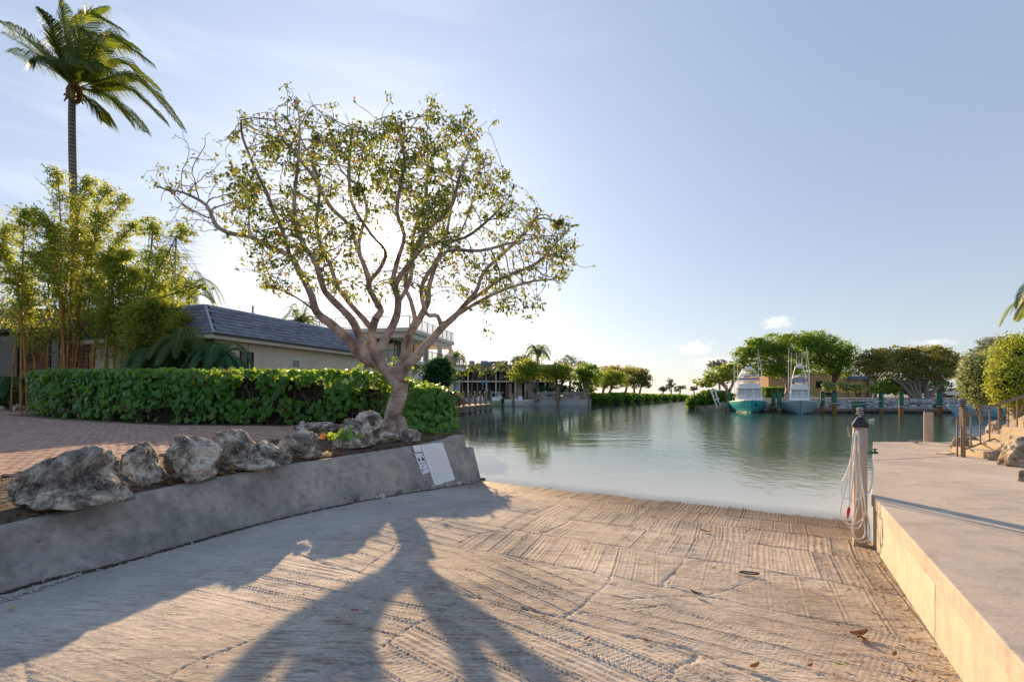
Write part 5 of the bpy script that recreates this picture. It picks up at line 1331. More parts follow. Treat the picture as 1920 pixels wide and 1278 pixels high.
M['metal_trim'] = plain('pale_metal_edge', (.42, .45, .50), .4, .3, var=.08)
M['glass'] = (lambda t: t.end(t.bsdf((.012, .015, .018), .06, spec=.6)))(NT('dark_glass'))
M['bronze'] = plain('dark_bronze', (.035, .03, .027), .45, var=.15)
M['rail_metal'] = plain('grey_rail_metal', (.20, .19, .18), .5, .4, var=.15)
M['wood_door'] = plain('varnished_door', (.42, .14, .035), .45, var=.25, scale=8)
M['screen'] = plain('dark_insect_screen', (.035, .034, .036), .6, var=.3, scale=.7)
M['tan_wall'] = m_concrete('tan_stucco', (.52, .35, .17), (.46, .30, .14), (.58, .40, .20), (.36, .24, .12), .25, scale=.4)
M['blue_roof'] = plain('blue_roof_edge', (.10, .17, .32), .5, var=.15)
M['stone_pier'] = m_rock('stone_pier', (.40, .32, .25), (.28, .22, .17), (.14, .11, .09), 1.0)
M['box_grey'] = plain('grey_metal_box', (.30, .31, .32), .5, var=.1)
UZ = Vector((0, 0, 1))

def shake_house():
    C0 = Vector((-13.07, 21.0, 4.81)); u = Vector((.301, .954, 0)); n = Vector((.954, -.301, 0)); Ln = 13.0; Lw = 9.0; rise = 1.41; ir, il = 1.3, .7
    g0 = 1.1
    root = thing('shingled_house', 'low cream house with dark wood shingled mansard roof behind the hedge', 'house', C0 - UZ * 3.6)
    a = C0 - n * .45 + u * .45
    def wbox(o, A, B, z0, z1): return MB().obox(Vector((o.x, o.y, z0)), A, B, Vector((0, 0, z1 - z0)))
    wbox(a, u * (Ln - .9), -n * 8, g0, 4.7).build('wall', M['stucco'], root)
    MB().obox(C0 - n * .45 + u * .45 - UZ * .17, u * (Ln - .9), n * .40, UZ * .03).build('soffit', M['trim'], root)
    MB().obox(C0 - UZ * .2, u * Ln, -n * .05, UZ * .20).obox(C0 - UZ * .2 - n * .05, -n * Lw, u * .05, UZ * .20).build('fascia', M['trim'], root)
    MB().obox(C0 - UZ * .03 + n * .10, u * Ln, -n * .09, UZ * .09).build('gutter', M['bronze'], root)
    T0 = C0 - n * ir + u * il + UZ * rise
    # roof deck under the shakes
    mb = MB(); e1 = C0 + u * Ln; t1 = C0 + u * (Ln - .3) - n * ir + UZ * rise; e2 = C0 - n * Lw; t2 = C0 - n * Lw + u * il + UZ * rise
    mb.add([C0, e1, t1, T0, e2, t2, t1 - n * (Lw - 1), t2 + u * (Ln - 1)], [(0, 1, 2, 3), (4, 0, 3, 5), (3, 2, 7, 5)])
    rf = mb.build('roof', M['roof_dark'], root)
    me = MB().box((0, 0, .0), (1, 1, 1)); b = me.build('shingle', M['shake'], rf); mesh = b.data; bpy.data.objects.remove(b)
    for v in mesh.vertices: v.co = Vector(v.co) + Vector(ORG[rf.name])
    rows = 8; cnt = 0
    sl = (-n * ir + UZ * rise); H = sl.length; sd = sl.normalized(); nr = u.cross(sd).normalized(); nr = nr if nr.z > 0 else -nr
    def place(p, ax, ay, az, sx, sy, sz, par=rf):
        m = Matrix.Identity(4)
        for r_ in range(3): m[r_][0] = ax[r_] * sx; m[r_][1] = ay[r_] * sy; m[r_][2] = az[r_] * sz; m[r_][3] = p[r_]
        inst('shingle', mesh, par, m)
    for k in range(rows):
        f = k / rows; hh = H / rows; s = il * f + (.2 if k % 2 else 0)
        while s < Ln - .25:
            w = R.uniform(.33, .52)
            p = C0 + u * (s + w / 2) + sd * (f * H + hh * .55 + R.gauss(0, .012)) + nr * (.035 + R.uniform(0, .016)); ay = (sd + nr * -.10).normalized()
            place(p, u, ay, u.cross(ay), w - .012, hh * 1.15, .03); s += w; cnt += 1
    sl2 = (u * il + UZ * rise); H2 = sl2.length; sd2 = sl2.normalized(); nr2 = (-n).cross(sd2); nr2 = nr2 if nr2.z > 0 else -nr2; nr2.normalize()
    for k in range(rows):
        f = k / rows; hh = H2 / rows; s = ir * f
        while s < 2.6 and cnt < 298:
            w = R.uniform(.33, .52); p = C0 - n * (s + w / 2) + sd2 * (f * H2 + hh * .55) + nr2 * .04; ay = (sd2 - nr2 * .10).normalized(); place(p, -n, ay, (-n).cross(ay), w - .012, hh * 1.15, .03); s += w; cnt += 1
    mb = MB()
    for k in range(rows):
        f = k / rows; hh = H2 / rows; s = 2.6
        while s < Lw - .1:
            w = .45; p = C0 - n * s + sd2 * (f * H2) + nr2 * .03; mb.obox(p, -n * (w - .012), sd2 * hh, nr2 * .03); s += w
    tag(mb.build('shingle_field', M['roof_dark'], rf), kind='stuff')
    mb = MB(); mb.tube([C0 + nr * .04 + UZ * .02, T0 + UZ * .05], .055, 6); mb.obox(T0 - UZ * .02 + n * .03, u * (Ln - 1), -n * .16, UZ * .10); mb.obox(T0 - UZ * .02 - u * .03, -n * (Lw - 1.3), u * .16, UZ * .10)
    mb.build('coping', M['metal_trim'], rf)
    p = on_plane(474, 583, T0 - n * .6, n); MB().tube([p - UZ * .5, p + UZ * .28], .055, 8).build('vent_pipe', M['metal_trim'], rf)
    wp = a + n * .012
    def opening(x0, y0, x1, y1, nm, kind):
        q0 = on_plane(x0, y0, wp, n); q1 = on_plane(x1, y1, wp, n); s0 = (q0 - wp).dot(u); s1 = (q1 - wp).dot(u); z1, z0 = max(q0.z, q1.z), min(q0.z, q1.z)
        o = Vector((wp.x, wp.y, 0)) + u * s0; L = u * (s1 - s0); hgt = z1 - z0
        fr_ = MB(); fw = .07
        for oo, A, B in ((o + UZ * z0, L, UZ * fw), (o + UZ * (z1 - fw), L, UZ * fw), (o + UZ * z0, u * fw, UZ * hgt), (o + L - u * fw + UZ * z0, u * fw, UZ * hgt)): fr_.obox(oo - n * .02, A, B, n * .06)
        if kind == 'slide': fr_.obox(o + L * .55 + UZ * z0 - n * .02, u * .06, UZ * hgt, n * .055)
        w = fr_.build(nm, M['bronze'] if kind == 'slide' else M['white_paint'], root)
        MB().obox(o + u * fw + UZ * (z0 + fw) - n * .025, L - u * 2 * fw, UZ * (hgt - 2 * fw), n * .03).build('pane', M['glass'], w)
        if kind == 'grid':
            for i in range(1, 5):
                MB().obox(o + L * (i / 5) + UZ * z0 - n * 0, u * .02, UZ * hgt, n * .025).build('muntin', M['white_paint'], w)
            for i in range(1, 6): MB().obox(o + UZ * (z0 + hgt * i / 6) + n * .001, L, UZ * .02, n * .025).build('muntin', M['white_paint'], w)
    opening(450, 658, 475, 712, 'window', 'slide'); opening(545, 671, 563, 692, 'window', 'grid')
    q = on_plane(685, 690, wp, n); MB().obox(q, u * .35, UZ * .6, n * .18).build('meter_box', M['box_grey'], root)
    q = on_plane(466, 648, wp, n); MB().obox(Vector((q.x, q.y, 2.2)) + n * .002, u * .05, UZ * 2.45, n * .03).build('downpipe', M['trim'], root)
shake_house()
def stone_house():
    Y = 29.0; z1 = P(0, 618, Y).z; x0, x1 = -36.0, P(318, 0, Y).x; g = 1.2
    root = thing('stone_house', 'shady stone house with dark roof glimpsed behind the bamboo', 'house', ((x0 + x1) / 2, Y, g))
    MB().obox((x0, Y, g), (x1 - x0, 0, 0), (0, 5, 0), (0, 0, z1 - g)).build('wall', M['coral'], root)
    MB().add([(x0, Y - .8, z1), (x1, Y - .8, z1), (x1 - .6, Y + .6, z1 + 1.35), (x0, Y + .6, z1 + 1.35), (x1 - .6, Y + 5, z1 + 1.35), (x0, Y + 5, z1 + 1.35), (x1, Y + 5, z1)], [(0, 1, 2, 3), (3, 2, 4, 5), (1, 6, 4, 2)]).obox((x0, Y - .8, z1 - .22), (x1 - x0, 0, 0), (0, .1, 0), (0, 0, .22)).build('roof', M['roof_dark'], root)
    mb = MB()
    for k in range(6): mb.obox((x0, Y - .83 + k * .233, z1 + .02 + k * .225), (x1 - x0 - .1 * k, 0, 0), (0, .22, .2), (0, -.03, .03))
    mb.build('roof_course', M['roof_dark'], root)
    for a, b, t_, nm, mt in ((168, 182, 659, 'door', 'wood_door'), (-20, 34, 630, 'window', 'glass'), (96, 112, 640, 'window', 'glass'), (205, 240, 640, 'window', 'glass')):
        p0, p1 = P(a, t_, Y), P(b, t_, Y); f = MB(); h = p0.z - 1.25
        d_ = MB().obox((p0.x, Y - .05, 1.25), (p1.x - p0.x, 0, 0), (0, .06, 0), (0, 0, h)).build(nm, M[mt], root)
        for xx in (p0.x - .06, p1.x): f.obox((xx, Y - .1, 1.25), (.07, 0, 0), (0, .12, 0), (0, 0, h + .07))
        f.obox((p0.x, Y - .1, 1.25 + h), (p1.x - p0.x, 0, 0), (0, .12, 0), (0, 0, .07)); f.build('frame', M['bronze'], d_)
        if nm == 'door':
            for i in range(4):
                for j in range(2): MB().box((lerp(p0.x, p1.x, .27 + .46 * j), Y - .06, 1.25 + h * (.15 + .23 * i)), ((p1.x - p0.x) * .34, .03, h * .17)).build('panel', M['wood_door'], d_)
stone_house()

def railing(root, a, b, z, h, step=.13, bar=.012, name='railing'):
    a = Vector((a.x, a.y, z)); b = Vector((b.x, b.y, z)); u = (b - a); L = u.length; u.normalize(); mb = MB()
    for zz, r in ((h, .03), (.08, .02)): mb.tube([a + UZ * zz, b + UZ * zz], r, 4)
    k = max(2, int(L / step))
    for i in range(k + 1): mb.tube([a + u * (L * i / k) + UZ * .05, a + u * (L * i / k) + UZ * h], .03 if i % 10 == 0 else bar, 4, cap=False)
    return mb.build(name, M['rail_metal'], root)
def condo():
    K = Vector((-8.17, 38.5, 0)); u = Vector((.193, .981, 0)); w = Vector((-.981, .193, 0)); Lr, Lf = 11.5, 9.0; zs = 7.5
    root = thing('balcony_building', 'two storey cream building with railed roof terrace behind the big tree', 'building', (-11, 44, 1.2))
    MB().obox(K - UZ * 0 + UZ * (zs - .32), u * Lr, w * Lf, UZ * .32).build('roof_terrace', M['white_wall'], root)
    MB().obox(K + w * .25 + u * .3 + UZ * (zs - .75), u * (Lr - .4), w * (Lf - .5), UZ * .43).build('beam', M['white_wall'], root)
    MB().obox(K + w * 2.4 + u * 1.6 + UZ * 1.2, u * (Lr - 5), w * (Lf - 2.4), UZ * (zs - 1.95)).build('wall', M['white_wall'], root)
    MB().obox(K + u * .1 - w * .9 + UZ * 4.5, u * (Lr + .6), w * (Lf + .5), UZ * .28).build('balcony', M['white_wall'], root)
    for s in (.35, 4.0, 7.6, 11.0): MB().obox(K + u * s + w * .1 + UZ * 1.2, u * .38, w * .38, UZ * (zs - 1.95)).build('column', M['white_wall'], root)
    for f in (3.2, 6.2, 8.6): MB().obox(K + u * .35 + w * f + UZ * 1.2, u * .32, w * .32, UZ * (zs - 1.95)).build('column', M['white_wall'], root)
    railing(root, K + u * .08 + w * .08, K + u * Lr + w * .08, zs, .92); railing(root, K + u * .08 + w * .1, K + w * Lf + u * .08, zs, .92); railing(root, K + w * Lf + u * .1, K + w * Lf + u * 6, zs, .92)
    railing(root, K + u * .2 - w * .8, K + u * (Lr + .6) - w * .8, 4.78, .95); railing(root, K + u * .2 - w * .7, K + u * .2 + w * 8, 4.78, .95); railing(root, K + u * (Lr + .6) - w * .7, K + u * (Lr + .6) + w * 3, 4.78, .95)
    n = -u
    for f0, f1, z0, z1, nm in ((3.2, 5.0, 4.85, 6.8, 'window'), (5.8, 8.2, 4.8, 6.9, 'window'), (3.0, 8.0, 1.3, 3.6, 'window')):
        q = MB().obox(K + u * 1.585 + w * f0 + UZ * z0, w * (f1 - f0), UZ * (z1 - z0), u * .03).build(nm, M['bronze'], root); MB().obox(K + u * 1.57 + w * (f0 + .08) + UZ * (z0 + .08), w * (f1 - f0 - .16), UZ * (z1 - z0 - .16), u * .03).build('pane', M['glass'], q)
    for s0, s1 in ((2.2, 3.6), (4.6, 6.6)):
        q = MB().obox(K + u * s0 + w * 2.385 + UZ * 4.8, u * (s1 - s0), UZ * 2.1, w * .03).build('window', M['bronze'], root); MB().obox(K + u * (s0 + .08) + w * 2.37 + UZ * 4.88, u * (s1 - s0 - .16), UZ * 1.94, w * .03).build('pane', M['glass'], q)
    p = P(733, 639, 40.5); MB().lathe(p + UZ * -.22, [(.02, 0), (.2, .03), (.24, .22), (.2, .41), (.02, .44)], 10).build('wall_lantern', M['bronze'], root)
    # white outside stair beside the building
    a = Vector((-6.9, 37.2, 0)); mb = MB(); st_ = Vector((-.9, .35, 0)).normalized()
    A = P(802, 681, 36.5); B = P(762, 722, 34.5); mb.add([A, B, B - UZ * 1.0, A - UZ * 1.3, A - Vector((.15, -.3, 0)), B - Vector((.15, -.3, 0)), B - Vector((.15, -.3, 1.0)), A - Vector((.15, -.3, 1.3))], [(0, 1, 2, 3), (7, 6, 5, 4), (0, 4, 5, 1), (1, 5, 6, 2), (2, 6, 7, 3), (3, 7, 4, 0)]); mb.build('stair_wall', M['white_wall'], root)
    for i in range(11):
        p = lerp(B, A, i / 10); MB().obox(p - Vector((0, .02, .75)), (.42, .1, 0), (-.3, 1.2, 0), UZ * .16).build('step', M['white_wall'], root)
condo()

def far_building():
    Y = 100.0; x0, x1 = -26.0, P(1052, 0, Y).x; g = 1.3; zr = P(0, 683, Y).z; ze = P(0, 694, Y).z; zm = P(0, 714, Y).z
    root = thing('waterfront_building', 'long two storey brown building with dark screens across the water', 'building', (-6, Y, g))
    MB().add([(x0, Y - 1.2, ze), (x1, Y - 1.2, ze), (x1 - 1, Y + .6, zr), (x0, Y + .6, zr), (x1 - 1, Y + 12, zr), (x0, Y + 12, zr), (x1, Y + 13, ze)], [(0, 1, 2, 3), (3, 2, 4, 5), (1, 6, 4, 2)]).obox((x0, Y - 1.2, ze - .35), (x1 - x0, 0, 0), (0, .2, 0), (0, 0, .35)).build('roof', M['roof_far'], root)
    a, b = P(900, 0, Y).x, P(956, 0, Y).x; MB().add([(a - 3, Y - .4, ze + .9), (b, Y - .4, ze + .9), (b - 1, Y + 1, zr + .75), (a + 2.4, Y + 1, zr + .75), (b - 1, Y + 8, zr + .75), (a + 2.4, Y + 8, zr + .75), (b, Y + 8, ze + .9)], [(0, 1, 2, 3), (3, 2, 4, 5), (1, 6, 4, 2)]).build('roof_bay', M['roof_far'], root)
    MB().obox((x0, Y + 1.5, g), (x1 - x0 - .5, 0, 0), (0, 10, 0), (0, 0, zr - g - .3)).build('wall', M['screen'], root)
    MB().obox((x0, Y - .8, zm - .25), (x1 - x0, 0, 0), (0, 2.4, 0), (0, 0, .3)).build('floor_slab', M['trim'], root)
    for i, px in enumerate((840, 862, 878, 896, 912, 930, 950, 966, 985, 1003, 1022, 1040)):
        x = P(px, 0, Y).x; MB().box((x, Y - .5, (g + ze) / 2), (.28, .28, ze - g)).build('column', M['trim'] if i % 3 else M['rail_metal'], root)
    for a, b, mt in ((966, 979, 'trim'), (990, 1003, 'trim'), (1030, 1042, 'white_wall'), (852, 858, 'trim')): 
        p, q = P(a, 0, Y).x, P(b, 0, Y).x; MB().obox((p, Y + 1.2, g), (q - p, 0, 0), (0, .4, 0), (0, 0, zm - g - .3)).build('wall_panel', M[mt], root)
    p = P(953, 0, Y).x; MB().obox((p, Y - .2, g), (.75, 0, 0), (0, .4, 0), (0, 0, zm - g - .35)).build('brick_pier', M['brick'], root)
    for a, b in ((842, 872), (885, 908), (916, 928), (936, 946), (976, 994), (1008, 1020), (1026, 1038)):
        p, q = P(a, 0, Y).x, P(b, 0, Y).x; w = MB().obox((p, Y - .65, zm + .3), (q - p, 0, 0), (0, .05, 0), (0, 0, ze - zm - .8)).build('window', M['bronze'], root); MB().obox((p + .1, Y - .68, zm + .4), (q - p - .2, 0, 0), (0, .05, 0), (0, 0, ze - zm - 1.0)).build('pane', M['glass'], w)
        railing(root, Vector((p, Y - .75, 0)), Vector((q, Y - .75, 0)), zm, .9, .4, .02)
    for px, y0, y1, w_ in ((908, 683, 689, 14), (946, 679, 685, 12), (885, 686, 691, 10)): 
        c = P(px, (y0 + y1) / 2, Y + 4); MB().box((c.x, c.y, zr + .5), (w_ * .11, 1.6, 1.0)).build('rooftop_unit', M['box_grey'], root)
far_building()
def tan_building():
    Y = 82.0; x0, x1 = P(1441, 0, Y).x, P(1590, 0, Y).x; g = 1.5; zt = P(0, 700, Y).z
    root = thing('tan_building', 'plain tan building behind the moored sport boats', 'building', ((x0 + x1) / 2, Y, g))
    MB().obox((x0, Y, g), (x1 - x0, 0, 0), (0, 9, 0), (0, 0, zt - g)).build('wall', M['tan_wall'], root)
    MB().obox((x0 - .3, Y - .3, zt), (x1 - x0 + .6, 0, 0), (0, 9.6, 0), (0, 0, .35)).build('roof', M['roof_far'], root)
    xb, xc = x1, P(1622, 0, Y).x; zb = P(0, 711, Y).z
    MB().obox((xb, Y - .5, g), (xc - xb, 0, 0), (0, 6, 0), (0, 0, zb - g)).build('low_wing', M['tan_wall'], root)
    MB().obox((xb - .2, Y - 1.2, zb), (xc - xb + 1.2, 0, 0), (0, 7, 0), (0, 0, .55)).build('blue_roof', M['blue_roof'], root)
    MB().obox((xc - .1, Y - 1.1, g), (1.3, 0, 0), (0, 1.2, 0), (0, 0, zb - g)).build('stone_pier', M['stone_pier'], root)
    for a, b, t_, q in ((1477, 1488, 715, 737), (1530, 1542, 714, 727), (1548, 1562, 722, 742), (1600, 1610, 724, 742)):
        p0 = P(a, t_, Y); p1 = P(b, q, Y); yy = Y - (.52 if a > 1590 else .02); w = MB().obox((p0.x, yy - .04, p1.z), (p1.x - p0.x, 0, 0), (0, .05, 0), (0, 0, p0.z - p1.z)).build('window', M['bronze'], root)
        MB().obox((p0.x + .1, yy - .07, p1.z + .1), (p1.x - p0.x - .2, 0, 0), (0, .05, 0), (0, 0, p0.z - p1.z - .2)).build('pane', M['glass'], w)
tan_building()
w0, w1 = P(1758, 0, 78), P(1812, 0, 78)
root = thing('stone_wall', 'grey dry stone wall behind the parked cars, right', 'wall', ((w0.x + w1.x) / 2, 78, 1.55))
MB().obox((w0.x, 78.2, 1.5), (w1.x - w0.x, 0, 0), (0, .5, 0), (0, 0, 1.5)).build('core', M['soil'], root)
sm = rock_mesh('stone', (.55, .3, .33), 5, 2); sm.materials.append(M['riprap'])
for i in range(7):
    for j in range(3): inst('stone', sm, root, Matrix.Translation((lerp(w0.x, w1.x, (i + .5 + .3 * (j % 2)) / 7), 78.1, 1.75 + .48 * j)) @ Matrix.Rotation(R.uniform(-3, 3), 4, 'Y') @ Matrix.Scale(R.uniform(.8, 1.1), 4))
# ------------------------------------------------------------------ sea walls and loose stone
M['seawall'] = m_concrete('seawall_concrete', (.46, .47, .48), (.36, .365, .37), (.54, .545, .55), (.12, .12, .12), .5, scale=.4)
M['dockwood'] = plain('grey_dock_wood', (.27, .235, .20), .85, var=.25, scale=5, bump=.5, bscale=25, rand=.12)
M['piling'] = plain('weathered_piling', (.20, .155, .125), .85, var=.35, scale=6, bump=.6, bscale=25)
M['pile_cap'] = plain('black_pile_cap', (.02, .02, .022), .5, var=.2)
M['green_wrap'] = plain('green_pile_sleeve', (.03, .13, .085), .45, var=.25, scale=5)
M['rust'] = plain('rusty_pile_foot', (.26, .12, .04), .85, var=.4, scale=6, bump=.5)
M['newwood'] = (lambda t: t.end(t.bsdf(t.mix(t.noise(t.coord((6, 6, .5)), 6, 6, .6, .3), (.35, .27, .205), (.56, .455, .36)), .8, t.bump(t.noise(t.coord((14, 14, .6)), 8, 4), .35, .006), spec=.2)))(NT('bare_timber_post'))
M['gelcoat'] = plain('white_gelcoat', (.76, .77, .78), .25, var=.04, spec=.5)
M['turq'] = plain('turquoise_hull', (.08, .66, .74), .22, var=.06, scale=1, spec=.5)
M['paleblue'] = plain('pale_blue_hull', (.50, .70, .80), .25, var=.06, scale=1, spec=.5)
M['hullblue'] = plain('sky_blue_hull', (.32, .60, .82), .22, var=.06, scale=1, spec=.5)
M['seafoam'] = plain('pale_green_hull', (.50, .60, .40), .3, var=.05, scale=1, spec=.5)
M['canvas_blue'] = plain('blue_canvas', (.05, .12, .55), .7, var=.15, scale=4)
M['canvas_grey'] = plain('grey_blue_canvas', (.26, .34, .50), .7, var=.1, scale=4)
M['canvas_sky'] = plain('bright_blue_canvas', (.03, .22, .62), .7, var=.1)
M['tube'] = plain('white_pipe', (.78, .79, .80), .3, 0, var=.05, spec=.5)
M['boot'] = plain('dark_boot_stripe', (.02, .03, .05), .4)
M['engine'] = plain('black_outboard', (.02, .02, .022), .3, spec=.5)
M['clear'] = plain('clear_vinyl_window', (.42, .44, .42), .15, var=.1, spec=.6)
def riprap(label, n, pos, sz, group, name='boulder'):
    ms = []
    for k in range(4): m = rock_mesh(name, (1, .8, .7), 200 + k * 7, 2); m.materials.append(M['riprap']); ms.append(m)
    for i in range(n):
        p = pos(i); s = R.uniform(*sz); o = bpy.data.objects.new(name, ms[i % 4]); COL.objects.link(o); o.location = p; o.scale = (s, s, s * R.uniform(.7, 1)); o.rotation_euler = (R.uniform(-.4, .4), R.uniform(-.4, .4), R.uniform(0, 6)); ORG[o.name] = Vector(p); tag(o, label, 'boulder', group)
root = thing('sea_wall', 'pale low concrete sea wall below the boulders, left far shore', 'wall', (5, 90, 0))
a, b = P(1012, 0, 89.5).x, P(1108, 0, 89.5).x
MB().obox((a, 89.3, -.8), (b - a, 0, 0), (0, .5, 0), (0, 0, 1.9)).obox((a - 12, 89.6, -.8), (12, 0, 0), (0, .45, 0), (0, 0, 1.5)).build('wall_face', M['seawall'], root)
MB().obox((a, 89.2, 1.1), (b - a, 0, 0), (0, .8, 0), (0, 0, .12)).build('coping', M['seawall'], root)
riprap('grey boulder heaped above the pale sea wall on the left far shore', 30, lambda i: (lerp(a - .5, b - .5, (i % 15 + R.uniform(.1, .9)) / 15), 90.6 + .8 * (i // 15), 1.35 + .75 * (i // 15) + R.uniform(-.1, .1)), (.45, .85), 'boulders above the left sea wall')
riprap('pale boulder on the shore behind the wooden dock pilings', 16, lambda i: (lerp(-11.5, -4.5, (i % 8 + R.random()) / 8), 88.2 + (i // 8) * .9, .7 + .55 * (i // 8)), (.4, .75), 'boulders behind the wooden dock')
riprap('grey boulder of the stone bank behind the floating dock, right far shore', 64, lambda i: (lerp(38.5, 60, (i % 32 + R.random()) / 32), 57.2 + (i // 32) * 1.0 - .03 * (i % 32), .45 + .6 * (i // 32) + R.uniform(-.1, .1)), (.4, .8), 'boulders of the right stone bank')
riprap('grey boulder between the two moored sport boats', 8, lambda i: (29.5 + i * .75, 58.6 + R.uniform(-.3, .3), .5 + .4 * (i % 2)), (.4, .75), 'boulders between the sport boats')

# ------------------------------------------------------------------ left wooden dock with pilings
def piling(label, px, ytop, Y, r, mt, group, zsplit=None, cap=True, sq=False, lean=0):
    r *= .72 if mt != 'piling' else 1.0
    zt = P(px, ytop, Y).z; x = P(px, 0, Y).x; root = thing('piling', label, 'piling', (x, Y, 0), group)
    top = Vector((x + lean, Y, zt - (.0)))
    if zsplit:
        zm = P(px, zsplit, Y).z; MB().tube([(x, Y, -1.5), (x, Y, zm)], r * .93, 10).build('foot', M['rust'], root, smooth=False); MB().tube([(x, Y, zm), top], r, 10).build('sleeve', M[mt], root)
        MB().tube([(x, Y, zm + .04), (x, Y, zm + .09)], r * 1.05, 10).build('band', M['white_paint'], root)
    else: MB().tube([(x, Y, -1.5), (x + lean * .5, Y, zt * .5), top], r, 10).build('shaft', M[mt], root)
    if cap: MB().lathe(top - UZ * .03, [(r * 1.08, 0), (r * 1.08, .05), (r * .4, .05 + r * .7), (.01, .05 + r * .8)], 10).build('cap', M['pile_cap'], root)
def wooden_dock():
    P0 = Vector((-6.25, 42.5)); P1 = Vector((-2.5, 63.5)); u = (P1 - P0).normalized(); nn = Vector((-u.y, u.x)); L = (P1 - P0).length; z = .82
    root = thing('wooden_dock', 'grey wooden plank dock running along the left bank', 'dock', (P0.x, P0.y, 0))
    k = int(L / .42)
    for i in range(k):
        o = P0 + u * (i * L / k); MB().obox((o.x, o.y, z - .06), tuple(u * (L / k - .025)) + (0,), tuple(nn * 2.4) + (0,), (0, 0, .06 + R.uniform(0, .008))).build('plank', M['dockwood'], root)
    MB().obox((P0.x - nn.x * -.05, P0.y - nn.y * -.05, z - .32), tuple(u * L) + (0,), tuple(nn * .08) + (0,), (0, 0, .25)).build('stringer', M['piling'], root)
    MB().obox((P0.x + nn.x * .05, P0.y + nn.y * .05, .22), tuple(u * L) + (0,), tuple(nn * .08) + (0,), (0, 0, .18)).build('lower_brace', M['piling'], root)
wooden_dock()
lb = ['nearest dark piling of the wooden dock, half behind the hedge leaves', 'tall capped piling of the wooden dock, second from the hedge', 'third capped piling of the wooden dock from the hedge', 'fourth piling of the wooden dock from the hedge', 'fifth piling of the wooden dock, before the pale column', 'sixth piling of the wooden dock, with a lamp cap', 'seventh piling of the wooden dock from the hedge', 'eighth piling of the wooden dock, left of the pale boat', 'last brownish piling at the outer end of the wooden dock']
for i, (px, yt, Y) in enumerate([(821, 738, 42.9), (836.5, 735, 46.3), (854.8, 735, 49.0), (869.6, 735.5, 52.0), (880, 736, 54.6), (891.3, 735.5, 57.0), (901, 736, 59.2), (910.5, 736, 61.2), (920.5, 734.5, 63.4)]):
    piling(lb[i], px, yt, Y, .15, 'piling', 'pilings of the left wooden dock', cap=i < 8)
for i, (px, yt, Y, lbl) in enumerate([(963, 737, 84, 'dark piling standing between the two small boats, left'), (1005, 738, 85, 'dark piling standing right of the small boat with outboard'), (1046, 724, 86, 'tall dark piling before the boulder wall'), (1104, 737, 84, 'thin lone piling in front of the mangrove hedge')]):
    piling(lbl, px, yt, Y, .26 if i < 3 else .2, 'piling', 'lone pilings off the left far shore', cap=i < 2)

# ------------------------------------------------------------------ boats (local: x to starboard, y towards the stern, z up from the water)
def hull_mb(L, B, fb, fs, rake, xf, sheer=.5, nst=15):
    """bow at y=0: returns (hull, stripe, deck) collectors"""
    V = []; prof = [(0, 1.0), (.10, .86), (.5, .55), (.78, .16), (.88, -.0), (1.0, -.22)]
    for i in range(nst):
        f = i / (nst - 1); g = min(1, f / .62); b = B / 2 * (1 - (1 - g) ** 2.3) ** .75; b = max(b, .03); zd = fb + (fs - fb) * min(1, f * 1.25)
        fl = (1 - g); row = []
        for q, zz in prof:
            z = zd * zz if zz > 0 else zz * 1.2; x = b * (1 - q * q * (.28 + .5 * fl)) if q < .95 else 0
            if zz <= .2: x = b * (.80 - .38 * fl) * (1 if zz > .1 else .93) if q < .95 else 0
            y = f * L + rake * (1 - max(0, z) / zd) * (1 - f) ** 2
            row.append((x, y, z))
        V.append(row)
    h = MB(); c = len(prof); vs = []; fs_ = []
    for sg in (1, -1):
        b0 = len(vs)
        for row in V: vs += [(x * sg, y, z) for x, y, z in row]
        for i in range(nst - 1):
            for j in range(c - 1):
                q = (b0 + i * c + j, b0 + (i + 1) * c + j, b0 + (i + 1) * c + j + 1, b0 + i * c + j + 1); fs_.append(q if sg > 0 else q[::-1])
    e = (nst - 1) * c; fs_.append(tuple(e + j for j in range(c)) + tuple(nst * c + e + j for j in range(c - 1, -1, -1)))
    h.add(vs, fs_)
    d_ = MB(); dv = []
    for row in V: dv += [(row[0][0] * .96, row[0][1] + .02, row[0][2] - .03), (-row[0][0] * .96, row[0][1] + .02, row[0][2] - .03)]
    d_.add(dv, [(2 * i, 2 * i + 1, 2 * i + 3, 2 * i + 2) for i in range(nst - 1)])
    r_ = MB()
    for sg in (1, -1): r_.tube([(row[0][0] * sg * 1.005, row[0][1] - .01, row[0][2]) for row in V], .045, 5)
    for m in (h, d_, r_): m.xf(xf)
    return h, d_, r_, V
